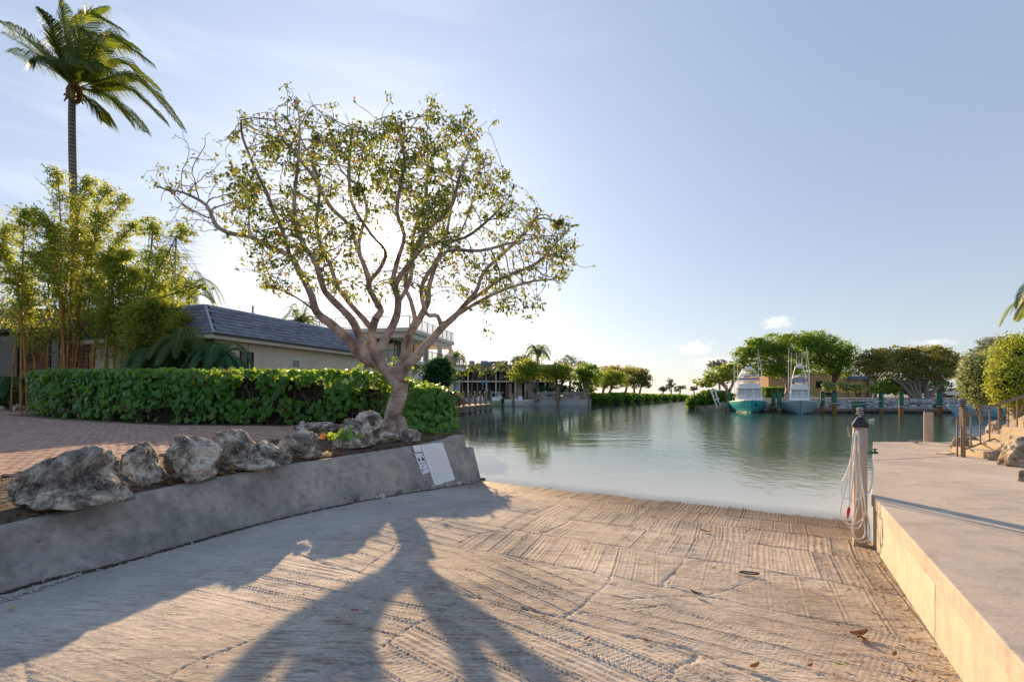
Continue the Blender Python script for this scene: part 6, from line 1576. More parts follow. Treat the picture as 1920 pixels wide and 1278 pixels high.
def sport_boat(label, px, Y, yaw, B, L, hullm, canvas, cabw, slim):
    o = P(px, 0, Y); yaw = yaw - math.atan2(px - 960, FPX); xf = Matrix.Translation((o.x, Y, 0)) @ Matrix.Rotation(yaw, 4, 'Z')
    root = thing('sport_boat', label, 'boat', (o.x, Y, 0), 'sport fishing boats with lookout towers')
    h, d_, r_, V = hull_mb(L, B, 1.45, 1.0, 1.5, xf); h.build('hull', M[hullm], root, smooth=True); d_.build('deck', M['gelcoat'], root); r_.build('rub_rail', M['white_paint'], root)
    def bl(name, mt, f): m = MB(); f(m); m.xf(xf); return m.build(name, M[mt], root)
    w = cabw / 2; y0 = 3.6
    def house(m):      # low trunk cabin then the raked house front
        m.add([(-w * .7, 2.3, 1.35), (w * .7, 2.3, 1.35), (w * .98, y0, 1.75), (-w * .98, y0, 1.75), (-w, 7.5, 1.1), (w, 7.5, 1.1), (w, 7.5, 1.75), (-w, 7.5, 1.75), (w, y0, 1.1), (-w, y0, 1.1)], [(0, 1, 2, 3), (1, 8, 2), (0, 3, 9), (3, 2, 6, 7), (8, 5, 6, 2), (9, 3, 7, 4)])
    bl('cabin', 'gelcoat', house)
    zt = 2.75 if not slim else 2.6
    def frontwin(m): m.add([(-w * .93, y0 + .1, 1.76), (w * .93, y0 + .1, 1.76), (w * .82, y0 + .75, zt), (-w * .82, y0 + .75, zt)], [(0, 1, 2, 3)])
    bl('windshield', 'clear', frontwin)
    for sg in (-1, 1):
        bl('side_window', 'clear', lambda m: m.add([(sg * w * .94, y0 + .15, 1.76), (sg * w * .9, 7.0, 1.76), (sg * w * .8, 6.8, zt), (sg * w * .83, y0 + .8, zt)], [(0, 1, 2, 3)]))
    for f in (-.95, -.33, .33, .95): bl('window_post', 'gelcoat', lambda m: m.tube([(w * .94 * f, y0 + .08, 1.74), (w * .83 * f, y0 + .73, zt)], .045, 5))
    bl('hard_top', 'gelcoat', lambda m: m.obox((-w * .9, y0 + .55, zt), (w * 1.8, 0, 0), (0, 3.2, 0), (0, 0, .14)))
    bl('helm_console', 'gelcoat', lambda m: m.obox((-w * .4, y0 + 1.6, zt + .14), (w * .8, 0, 0), (0, .7, 0), (0, 0, .7)).obox((-w * .75, y0 + .9, zt + .14), (w * 1.5, 0, 0), (0, .12, 0), (0, 0, .42)))
    tw = w * .86; z2 = 4.25 if not slim else 4.0; z3 = 5.05 if not slim else 5.2
    def tower(m):
        for sg in (-1, 1):
            for yy in (y0 + .6, y0 + 3.4):
                m.tube([(sg * w * 1.0, yy, 1.3), (sg * tw * .78, lerp(yy, y0 + 2, .35), z2), (sg * tw * .45, lerp(yy, y0 + 2, .6), z3)], .035, 5)
            m.tube([(sg * w * .93, y0 + .8, 2.3), (sg * tw * .8, y0 + 2.8, 3.6)], .028, 5); m.tube([(sg * tw * .93, y0 + .9, 3.2), (-sg * tw * .8, y0 + 1.0, 3.7)], .025, 5)
        for zz, ww in ((3.2, .95), (3.6, .88), (z2, .78), (z3, .45)):
            for yy in (y0 + 1, y0 + 3): m.tube([(-tw * ww, yy, zz), (tw * ww, yy, zz)], .03, 5)
            for sg in (-1, 1): m.tube([(sg * tw * ww, y0 + 1, zz), (sg * tw * ww, y0 + 3, zz)], .03, 5)
    bl('tower', 'tube', tower)
    def bim(m):
        k = 7
        for i in range(k):
            a0 = -1 + 2 * i / k; a1 = -1 + 2 * (i + 1) / k; m.add([(tw * .88 * a0, y0 + .8, z2 + .32 * (1 - a0 * a0) - .22), (tw * .88 * a1, y0 + .8, z2 + .32 * (1 - a1 * a1) - .22), (tw * .84 * a1, y0 + 3.1, z2 + .42 * (1 - a1 * a1) - .06), (tw * .84 * a0, y0 + 3.1, z2 + .42 * (1 - a0 * a0) - .06)], [(0, 1, 2, 3)])
        m.add([(-tw * .86, y0 + .8, z2 - .22), (tw * .86, y0 + .8, z2 - .22), (tw * .9, y0 + .78, z2 - .5), (-tw * .9, y0 + .78, z2 - .5)], [(0, 1, 2, 3)])
    bl('canopy', canvas, bim)
    bl('tower_top', 'gelcoat', lambda m: m.obox((-tw * .55, y0 + 1.3, z3), (tw * 1.1, 0, 0), (0, 1.2, 0), (0, 0, .10)).obox((-tw * .3, y0 + 1.5, z3 + .1), (tw * .6, 0, 0), (0, .5, 0), (0, 0, .25)))
    for sg in (-1, 1):
        bl('outrigger', 'tube', lambda m: m.tube([(sg * w * 1.02, y0 + 2.6, 2.0), (sg * w * 1.04, y0 + 3.2, 5.0), (sg * w * (.98 if sg < 0 else .80), y0 + 3.6, 7.6)], [.04, .03, .015], 5))
        bl('outrigger', 'tube', lambda m: m.tube([(sg * w * .82, y0 + 2.2, zt), (sg * w * .78, y0 + 2.6, 5.2), (sg * w * .70, y0 + 2.9, 7.0)], [.03, .025, .012], 5))
        if slim: bl('antenna', 'tube', lambda m: m.tube([(sg * tw * .3, y0 + 1.8, z3), (sg * tw * .34, y0 + 1.9, z3 + 1.7)], [.03, .012], 5))
    # pulpit rail round the foredeck
    def pul(m):
        pts = [Vector((sg * V[k][0][0] * .9, V[k][0][1] + .1, V[k][0][2] + .55)) for sg, ks in ((1, (6, 4, 2, 1)), (-1, (1, 2, 4, 6))) for k in ks]; m.tube(pts, .018, 4)
        for p in pts: m.tube([p, p - UZ * .55], .014, 4)
    bl('bow_rail', 'tube', pul)
    bl('anchor', 'engine', lambda m: m.tube([(.32 * w, .95, 1.05), (.34 * w, .80, .85)], .10, 6).tube([(.24 * w, .72, .82), (.46 * w, .72, .82)], .035, 5)) if not slim else None
    bl('boot_stripe', 'boot', lambda m: [m.tube([(sg * r[3][0] * 1.01, r[3][1], .02) for r in V[1:]], .035, 4) for sg in (1, -1)])
sport_boat('turquoise hulled white sport fishing boat with lookout tower, bow towards the ramp', 1410, 52.5, rad(4), 4.1, 12, 'turq', 'canvas_grey', 2.9, False)
sport_boat('pale blue hulled sport fishing boat with narrower tower, right of the turquoise one', 1502, 50.2, rad(2), 3.9, 11, 'paleblue', 'canvas_grey', 2.0, True)
def small_boat(name, label, px, Y, yaw, L, B, hullm, top, engine, mirror=False):
    o = P(px, 0, Y); xf = Matrix.Translation((o.x, Y, 0)) @ Matrix.Rotation(yaw, 4, 'Z'); root = thing(name, label, 'boat', (o.x, Y, 0))
    h, d_, r_, V = hull_mb(L, B, 1.15, .8, .9, xf); h.build('hull', M[hullm], root, smooth=True); d_.build('deck', M['gelcoat'], root); r_.build('rub_rail', M['white_paint'], root)
    def bl(nm, mt, f): m = MB(); f(m); m.xf(xf); return m.build(nm, M[mt], root)
    w = B / 2
    if top:
        bl('cabin', 'gelcoat', lambda m: m.add([(-w * .5, L * .34, .95), (w * .5, L * .34, .95), (w * .6, L * .40, 1.55), (-w * .6, L * .40, 1.55), (-w * .6, L * .62, .8), (w * .6, L * .62, .8), (w * .6, L * .62, 1.55), (-w * .6, L * .62, 1.55)], [(0, 1, 2, 3), (3, 2, 6, 7), (1, 5, 6, 2), (0, 3, 7, 4)]))
        bl('windshield', 'clear', lambda m: m.add([(-w * .58, L * .41, 1.56), (w * .58, L * .41, 1.56), (w * .55, L * .45, 2.25), (-w * .55, L * .45, 2.25)], [(0, 1, 2, 3)]).add([(w * .59, L * .41, 1.56), (w * .59, L * .6, 1.56), (w * .56, L * .6, 2.25), (w * .56, L * .45, 2.25)], [(0, 1, 2, 3)]))
        for sx in (-1, 1):
            for sy in (.42, .62): bl('post', 'tube', lambda m: m.tube([(sx * w * .58, L * sy, 1.0), (sx * w * .56, L * sy + .05, 2.3)], .045, 5))
        bl('hard_top', 'gelcoat', lambda m: m.obox((-w * .72, L * .36, 2.3), (w * 1.44, 0, 0), (0, L * .32, 0), (0, 0, .10)))
    else:
        bl('console', 'gelcoat', lambda m: m.obox((-w * .3, L * .42, .7), (w * .6, 0, 0), (0, .7, 0), (0, 0, 1.0)).obox((-w * .3, L * .58, .7), (w * .6, 0, 0), (0, .5, 0), (0, 0, .6)))
        for sx in (-1, 1): bl('rod_post', 'tube', lambda m: m.tube([(sx * w * .8, L * .75, .8), (sx * w * .8, L * .75, 2.0)], .03, 5))
    for i in range(engine):
        x = (i - (engine - 1) / 2) * .6
        e = bl('outboard', 'engine', lambda m: m.lathe((x, L + .25, .55), [(.10, 0), (.26, .12), (.30, .45), (.25, .75), (.08, .85)], 8)); m = MB().obox((x - .08, L + .15, -.6), (.16, 0, 0), (0, .3, 0), (0, 0, 1.2)); m.xf(xf); m.build('lower_unit', M['engine'], e)
    return root
small_boat('motor_boat', 'pale green hulled centre console boat with white hard top, bow to the right', 962, 89.0 - 3.2, rad(66), 6.2, 2.3, 'seafoam', True, 1)
small_boat('motor_boat', 'small open white boat with a black outboard, between the dark pilings', 1003, 86.6, rad(96), 5.6, 2.1, 'gelcoat', False, 2)
r_ = small_boat('moored_boat', 'sky blue hulled boat under blue covers behind the right shrubs', 1778, 43.5, rad(-74), 9.0, 2.8, 'hullblue', False, 1)
def cover():
    o = P(1778, 0, 43.5); xf = Matrix.Translation((o.x, 43.5, 0)) @ Matrix.Rotation(rad(-74), 4, 'Z'); m = MB(); vs = []; k = 9
    for i in range(k):
        f = i / (k - 1); y = 1.6 + 6.2 * f; w = 1.2 * min(1, .35 + f * 1.8); hh = .55 + .45 * math.sin(math.pi * min(1, f * 1.1)) + .1 * math.sin(i * 2.3)
        vs += [(-w, y, 1.0), (-w * .6, y, 1.0 + hh * .75), (0, y, 1.0 + hh), (w * .6, y, 1.0 + hh * .75), (w, y, 1.0)]
    m.add(vs, [(i * 5 + j, (i + 1) * 5 + j, (i + 1) * 5 + j + 1, i * 5 + j + 1) for i in range(k - 1) for j in range(4)] + [(4, 3, 2, 1, 0), tuple((k - 1) * 5 + j for j in range(5))]); m.xf(xf); m.build('canvas_cover', M['canvas_blue'], r_)
cover()
# blue boat top, umbrellas and a white cover on the left shore
root = thing('boat_canopy', 'bright blue boat canopy on poles behind the outer pilings', 'canopy', P(911, 752, 80))
mb = MB(); c = P(911, 732.5, 80); k = 6
for i in range(k):
    a0, a1 = -1 + 2 * i / k, -1 + 2 * (i + 1) / k; mb.add([c + Vector((.95 * a0, -.9, .25 * (1 - a0 * a0))), c + Vector((.95 * a1, -.9, .25 * (1 - a1 * a1))), c + Vector((.95 * a1, .9, .25 * (1 - a1 * a1))), c + Vector((.95 * a0, .9, .25 * (1 - a0 * a0)))], [(0, 1, 2, 3)])
mb.build('canopy_cloth', M['canvas_sky'], root)
mb = MB()
for sx in (-1, 1):
    for sy in (-.8, .8): mb.tube([c + Vector((sx * .9, sy, 0)), Vector((c.x + sx * .9, c.y + sy, .3))], .03, 5)
mb.build('pole', M['tube'], root)
small_boat('motor_boat', 'white boat mostly hidden behind the outer dock pilings', 908, 80 - 2.5, rad(20), 5.0, 2.0, 'gelcoat', False, 0)
for px, yt, yb, mt, lbl in ((857.5, 714, 744, 'canvas_grey', 'closed pale blue umbrella before the brown building'), (905, 709, 722, 'canvas_sky', 'closed turquoise umbrella on the upper terrace'), (832, 738, 762, 'white_paint', 'folded white covers at the landward end of the wooden dock')):
    Y = 92 if px > 850 else 60; a, b = P(px, yt, Y), P(px, yb, Y); h = a.z - b.z; root = thing('patio_umbrella' if px > 850 else 'folded_cover', lbl, 'umbrella' if px > 850 else 'cover', b)
    MB().lathe(b, [(.05, 0), (h * .13, h * .08), (h * .15, h * .25), (h * .09, h * .6), (.04, h * .95), (.01, h)], 8).build('cloth', M[mt], root); MB().tube([b - UZ * max(0.3, b.z - 1.3 if px < 900 else .8), b + UZ * h * .2], .04, 6).build('pole', M['tube'], root)

# ------------------------------------------------------------------ right far pilings and floating dock
gp = [('tan piling at the edge of the mangrove bush, left of the turquoise boat', 1362, 732, 62, .22, 'rust', None), ('dark green piling left of the turquoise boat', 1367, 732, 60, .3, 'green_wrap', 767), ('green sleeved piling between the boats, left of the pair', 1450, 735, 58, .32, 'green_wrap', 764), ('green sleeved piling between the boats, right of the pair', 1461, 734, 54, .33, 'green_wrap', 767),
      ('green sleeved piling right of the pale blue boat', 1542, 736, 55, .33, 'green_wrap', 764), ('green piling with a long rusty foot at the dock end', 1564, 736, 51, .36, 'green_wrap', 757), ('green sleeved piling at the middle of the floating dock', 1652, 736, 54, .32, 'green_wrap', 766), ('green piling with an orange foot in front of the floating dock', 1689.5, 736, 46.5, .30, 'green_wrap', 763), ('green sleeved piling left of the blue covered boat', 1762, 736, 46.5, .33, 'green_wrap', 762)]
for lbl, px, yt, Y, r, mt, zs in gp: piling(lbl, px, yt, Y, r, mt, 'pilings by the right far dock', zs, cap=True)
root = thing('floating_dock', 'low brown floating dock along the right stone bank', 'dock', (42, 54, 0))
for i in range(60):
    x = 31.5 + i * .42; MB().obox((x, 55.2 - .06 * i * .4, .38), (.40, -.02, 0), (0, 1.7, 0), (0, 0, .09)).build('plank', M['dockwood'], root)
MB().obox((31.5, 55.1, .12), (25.2, -1.45, 0), (0, .12, 0), (0, 0, .25)).build('fender_beam', M['piling'], root)
for i in range(6): MB().obox((32 + i * 4.6, 55.3 - .25 * i, -.35), (1.4, 0, 0), (0, 1.2, 0), (0, 0, .46)).build('float', M['pile_cap'], root)
for px, lbl in ((1610, 'small green dock box on the floating dock'),):
    c = P(px, 762, 54.6); rt = thing('dock_box', lbl, 'box', (c.x, c.y, .47)); MB().box((c.x, c.y, .47 + .35), (1.2, .6, .7)).build('body', M['green_wrap'], rt, bevel=.03); MB().box((c.x, c.y, .47 + .74), (1.3, .7, .08)).build('lid', M['green_wrap'], rt)
root = thing('mooring_rope', 'white rope sagging between the pilings right of the pale blue boat', 'rope', P(1600, 752, 53))
MB().tube([lerp(P(1542, 748, 54.6), P(1652, 751, 53.6), f) - UZ * (.5 * math.sin(math.pi * f)) for f in np.linspace(0, 1, 12)], .03, 4).build('strand', M['white_paint'], root)
root = thing('boat_lift', 'rusty white frame of a boat lift by the mangrove bush', 'boat lift', P(1345, 766, 62))
mb = MB()
for a, b in (((1334, 733), (1346, 767)), ((1341, 733), (1348, 756)), ((1332, 733), (1352, 731)), ((1338, 750), (1349, 747))): mb.tube([P(a[0], a[1], 62.2), P(b[0], b[1], 62.0)], .09, 6)
mb.build('frame', M['tube'], root)
MB().box(P(1356, 760, 61.5), (.9, .5, .8)).build('float_pad', M['newwood'], root, bevel=.05)
def car(label, px, Y, paint, yaw):
    c = P(px, 0, Y); z = 1.57; xf = Matrix.Translation((c.x, Y, z)) @ Matrix.Rotation(yaw, 4, 'Z'); root = thing('parked_car', label, 'car', (c.x, Y, z), 'cars parked under the olive trees')
    pr = [(-2.1, .35), (-2.15, .75), (-1.2, .92), (-.6, 1.42), (.9, 1.45), (1.7, .98), (2.1, .85), (2.1, .35)]; m = MB(); k = len(pr)
    m.add([(x, -.85, zz) for x, zz in pr] + [(x, .85, zz) for x, zz in pr], [tuple(range(k)), tuple(range(2 * k - 1, k - 1, -1))] + [(i, k + i, k + (i + 1) % k, (i + 1) % k) for i in range(k)]); m.xf(xf); m.build('body', M[paint], root)
    m = MB(); m.add([(-1.05, -.87, .95), (1.45, -.87, .98), (.82, -.87, 1.37), (-.58, -.87, 1.35)], [(0, 1, 2, 3)]).add([(-1.22, -.75, .93), (-1.22, .75, .93), (-.64, .7, 1.4), (-.64, -.7, 1.4)], [(0, 1, 2, 3)]); m.xf(xf @ Matrix.Translation((0, -.005, .01))); m.build('window', M['glass'], root)
    for x in (-1.35, 1.35):
        for s in (-1, 1): m = MB().tube([(x, s * .72, .33), (x, s * .90, .33)], .33, 12); m.xf(xf); m.build('wheel', M['engine'], root)
M['car_silver'] = plain('silver_paint', (.45, .46, .48), .3, .4, var=.03)
car('white parked car under the wide olive tree', 1774, 74, 'white_paint', rad(8)); car('darker silver parked car right of the white one', 1796, 74.6, 'car_silver', rad(-12))
# ------------------------------------------------------------------ near right: posts, hose, stairs, boulders
M['cap_black'] = plain('black_cap_plastic', (.015, .016, .022), .3, var=.2, spec=.5)
M['hose'] = plain('white_hose', (.66, .65, .64), .45, var=.08, scale=8)
M['red'] = plain('red_nozzle', (.55, .02, .03), .4, var=.1)
M['bronze_lamp'] = plain('bronze_lamp', (.17, .13, .105), .45, .5, var=.2)
M['lamp_glass'] = plain('frosted_lamp_glass', (.5, .5, .46), .3, var=.05)
M['steel'] = plain('galvanised_steel', (.36, .36, .38), .4, .7, var=.15)
M['brass'] = plain('green_brass_tap', (.03, .12, .05), .4, .2, var=.2)
M['railwood'] = plain('brown_painted_rail', (.24, .16, .115), .6, .1, var=.15, scale=8)
M['step_stone'] = m_concrete('step_concrete', (.60, .50, .36), (.53, .44, .31), (.67, .57, .42), (.4, .32, .22), .3, scale=1.2)
M['sign_white'] = plain('white_sign_sheet', (.80, .80, .81), .45, var=.02, scale=2)
M['ink_blue'] = plain('navy_ink', (.035, .05, .16), .5, var=.02); M['ink_black'] = plain('black_ink', (.03, .03, .035), .5, var=.02); M['ink_light'] = plain('light_blue_ink', (.12, .28, .62), .5, var=.02)
M['ink_grey'] = plain('pale_grey_ink', (.60, .62, .66), .5, var=.02)
yw = math.atan2(SA, CA)
def lamp_head(root, c, s=1.0, mt='bronze_lamp'):
    """pagoda head: three stacked shades over a glass core"""
    MB().lathe(c, [(.035 * s, 0), (.035 * s, .19 * s)], 10).build('lamp_glass', M['lamp_glass'], root)
    for i in range(3): MB().lathe(c + UZ * (.04 + .055 * i) * s, [(.105 * s - .008 * i, 0), (.11 * s - .008 * i, .012 * s), (.06 * s, .035 * s)], 14).build('lamp_tier', M[mt], root)
    MB().lathe(c + UZ * .195 * s, [(.10 * s, 0), (.105 * s, .015 * s), (.05 * s, .05 * s), (.01, .06 * s)], 14).build('lamp_top', M[mt], root)
def hose_post():
    c = Vector((4.87, 6.72)); zb = float(ramp_base(*to_st(c.x, c.y))) - .1; zt = P(1620, 800, 6.72).z
    root = thing('timber_post', 'square pale timber post with black cap and small lamp at the dock corner', 'post', (c.x, c.y, zb))
    MB().box((c.x, c.y, (zb + zt) / 2), (.155, .155, zt - zb), -yw).build('post', M['newwood'], root, bevel=.008)
    mb = MB(); m = Matrix.Rotation(-yw, 3, 'Z'); h = .088; vs = [Vector((c.x, c.y, zt - .005)) + m @ Vector((sx * h, sy * h, zz)) for zz in (0, .045) for sx, sy in ((-1, -1), (1, -1), (1, 1), (-1, 1))] + [Vector((c.x, c.y, zt)) + m @ Vector((sx * .03, sy * .03, .14)) for sx, sy in ((-1, -1), (1, -1), (1, 1), (-1, 1))]
    mb.add(vs, [(3, 2, 1, 0)] + [(k * 4 + i, k * 4 + (i + 1) % 4, (k + 1) * 4 + (i + 1) % 4, (k + 1) * 4 + i) for k in (0, 1) for i in range(4)] + [(8, 9, 10, 11)]); mb.build('cap', M['cap_black'], root)
    lr = thing('post_lamp', 'small tiered metal lamp on the black cap of the timber post', 'lamp', (c.x, c.y, zt + .135)); MB().lathe((c.x, c.y, zt + .13), [(.018, 0), (.018, .05)], 8).build('stem', M['steel'], lr); lamp_head(lr, Vector((c.x, c.y, zt + .155)), .48, 'steel')
    # steel hook bracket on the left side of the post
    b = P(1609, 825, 6.66); hk = MB(); hk.obox(b + Vector((-.005, -.03, -.09)), (.06, 0, 0), (0, .06, 0), (0, 0, .14)); hk.tube([b + Vector((.02, 0, .05)), b + Vector((-.07, -.02, .05)), b + Vector((-.15, -.03, .06)), b + Vector((-.165, -.03, .19))], .011, 6); hk.tube([b + Vector((-.01, -.05, .05)), b + Vector((-.015, -.06, .17))], .011, 6)
    hk.build('hose_hook', M['steel'], root)
    t = P(1640, 848, 6.75); tp = MB(); tp.tube([Vector((c.x + .07, c.y, t.z)), t, t + Vector((.03, -.02, 0))], .018, 8).tube([t + Vector((0, 0, .0)), t + Vector((0, 0, .05))], .012, 6).lathe(t + Vector((0, 0, .04)), [(.03, 0), (.035, .01), (.01, .018)], 8); tp.build('tap', M['brass'], root)
    sp = P(1637, 790, 6.7); MB().tube([sp + Vector((-.03, .03, 0)), sp + Vector((.015, 0, 0))], [.03, .042], 10).build('flood_light', M['lamp_glass'], root)
    # the coiled hose hanging from the hook
    hr = thing('garden_hose', 'looped white hose hanging on the timber post, with a red nozzle', 'hose', P(1604, 1000, 6.6)); Yh = 6.56
    def loop(px, dy, r=.0105): return [P(x, y, Yh + dy + .012 * math.sin(i * 1.7)) for i, (x, y) in enumerate(px)]
    loops = [[(1601, 808), (1597, 850), (1588, 885), (1579, 905), (1579, 928), (1590, 935), (1604, 937), (1618, 930), (1632, 917), (1636, 890), (1635, 858)],
             [(1603, 807), (1601, 850), (1592, 890), (1580, 935), (1576, 965), (1583, 978), (1600, 982), (1618, 972), (1624, 955), (1618, 920), (1611, 880), (1608, 830), (1606, 808)],
             [(1604, 807), (1605, 860), (1606, 920), (1601, 965), (1597, 995), (1604, 1010), (1617, 1016), (1628, 1010), (1630, 990), (1624, 955), (1615, 900), (1610, 850), (1608, 808)],
             [(1606, 806), (1609, 850), (1617, 910), (1623, 950), (1614, 985), (1598, 990), (1588, 978), (1596, 930), (1602, 870), (1604, 815)],
             [(1608, 807), (1610, 870), (1612, 930), (1606, 960), (1600, 985), (1602, 1004), (1612, 1010), (1622, 1000), (1618, 960), (1613, 900), (1610, 815)],
             [(1600, 812), (1596, 860), (1593, 900), (1593, 945), (1592, 951)]]
    for i, L in enumerate(loops): MB().tube(catmull(loop(L, -.018 * i + (.03 if i == 0 else 0)), 5), .0088, 7).build('hose_loop', M['hose'], hr, smooth=True)
    n0 = P(1592, 950, Yh - .09); n1 = P(1589, 971, Yh - .09); MB().tube([n0, lerp(n0, n1, .3), lerp(n0, n1, .6), n1], [.013, .021, .017, .010], 8).build('nozzle', M['red'], hr)
hose_post()
def far_post():
    x, y = P(1741, 0, 14.0).x, 14.0; zt = P(0, 772, 14).z
    root = thing('timber_post', 'bare square timber piling at the far edge of the concrete dock', 'post', (x, y, -1)); MB().box((x, y, (zt - 1.2) / 2), (.21, .21, zt + 1.2), rad(-38)).build('post', M['newwood'], root, bevel=.01)
    MB().box((x, y, zt + .02), (.19, .19, .05), rad(-38)).build('cap', M['bronze'], root, bevel=.008)
far_post()
c = P(1717, 826, 13.5); root = thing('dock_cleat', 'small dark cleat near the far edge of the concrete dock', 'cleat', (c.x, c.y, DZ)); MB().tube([(c.x - .16, c.y, DZ + .075), (c.x, c.y, DZ + .06), (c.x + .16, c.y, DZ + .075)], .018, 6).build('horn', M['steel'], root); MB().box((c.x, c.y, DZ + .03), (.12, .06, .06)).build('base', M['steel'], root)
def stairs():
    root = thing('stairs', 'pale concrete steps rising from the dock between boulders', 'stairs', (10.6, 10.6, DZ))
    for i in range(6):
        x = 10.14 + .405 * i; y0 = 10.32 + .02 * i
        MB().obox((x, y0, DZ + (.0 if i == 0 else .155 * i - .02)), (.46 if i < 5 else 2.5, .02, 0), (.10, .85, 0), (0, 0, .155 + (.02 if i else 0))).build('step', M['step_stone'], root, bevel=.008)
    MB().obox((9.85, 10.9, DZ), (.5, .3, 0), (-.05, .2, 0), (0, 0, .03)).build('landing', M['step_stone'], root)
    # handrail on the far side
    Yr = 10.95; rr = thing('stair_railing', 'brown metal handrail with thin balusters along the steps', 'railing', (9.95, 10.6, DZ))
    A0 = P(1798, 785, Yr - .3); A1 = P(1880, 754, Yr + .15); A2 = P(1935, 738, Yr + .4); MB().tube([A0, A1, A2], .030, 8).build('top_rail', M['railwood'], rr)
    B0 = P(1812, 841, Yr - .25); B1 = P(1922, 801, Yr + .35); B2 = B1 + (B1 - B0) * .25; MB().tube([B0, B1, B2], .020, 6).build('bottom_rail', M['railwood'], rr)
    for px in (1820, 1837, 1854, 1871, 1889, 1906.5, 1922):
        f = (px - 1812) / 110; b = lerp(B0, B1, f); tpx = (px - 1798) / 82
        t = lerp(A0, A1, tpx) if tpx < 1 else lerp(A1, A2, (px - 1880) / 55); t = Vector((b.x, b.y, t.z)); MB().tube([b - UZ * .01, t], .0155, 6).build('baluster', M['railwood'], rr)
    b = P(1808, 857, 10.5); b.z = DZ; MB().tube([b, Vector((b.x, b.y, A0.z + .02))], .024, 8).build('end_post', M['railwood'], rr); b2 = b + Vector((-.06, .1, 0)); MB().tube([b2, Vector((b2.x, b2.y, A0.z))], .017, 8).build('end_post', M['railwood'], rr)
    q = Vector((b.x + .03, b.y - .0, 0)); lr = thing('post_lamp', 'bronze tiered lamp on a dark post at the foot of the handrail', 'lamp', (q.x, q.y + .07, DZ)); MB().tube([(q.x, q.y + .07, DZ), (q.x, q.y + .07, P(0, 800, 10.5).z)], .035, 8).build('pole', M['bronze_lamp'], lr)
    za, zb = P(0, 800, 10.5).z, P(0, 764, 10.5).z; MB().box((q.x + .02, q.y + .07, (za + zb) / 2), (.11, .11, zb - za)).build('pole_sleeve', M['bronze_lamp'], lr, bevel=.01); lamp_head(lr, Vector((q.x, q.y + .07, zb - .02)), .88)
stairs()
gb = 'tan limestone boulders beside the stairs'
boulder('tan boulder with a dark hollow left of the handrail post', 1779, 1848, 811, 850, 11.2, gb, 'rock_tan', seed=101, deep=.7)
boulder('large pale boulder behind the balusters', 1838, 1892, 787, 832, 12.2, gb, 'rock_tan', seed=105)
boulder('tan boulder higher up behind the handrail', 1886, 1940, 774, 812, 13.0, gb, 'rock_tan', seed=109)
boulder('biggest craggy tan boulder in front of the steps, cut by the picture edge', 1868, 1990, 818, 892, 8.9, gb, 'rock_tan', seed=113, deep=.7)
boulder('low tan boulder touching the lowest step', 1852, 1900, 836, 869, 9.9, gb, 'rock_tan', seed=117)
boulder('small brown stone in the lower corner by the biggest tan boulder', 1905, 1935, 880, 908, 7.6, gb, 'rock_tan', seed=121, sub=4, name='stone', cat='stone')
boulder('shaded brown boulder under the silvery shrub', 1884, 1926, 758, 790, 14.2, gb, 'rock_tan', seed=125)

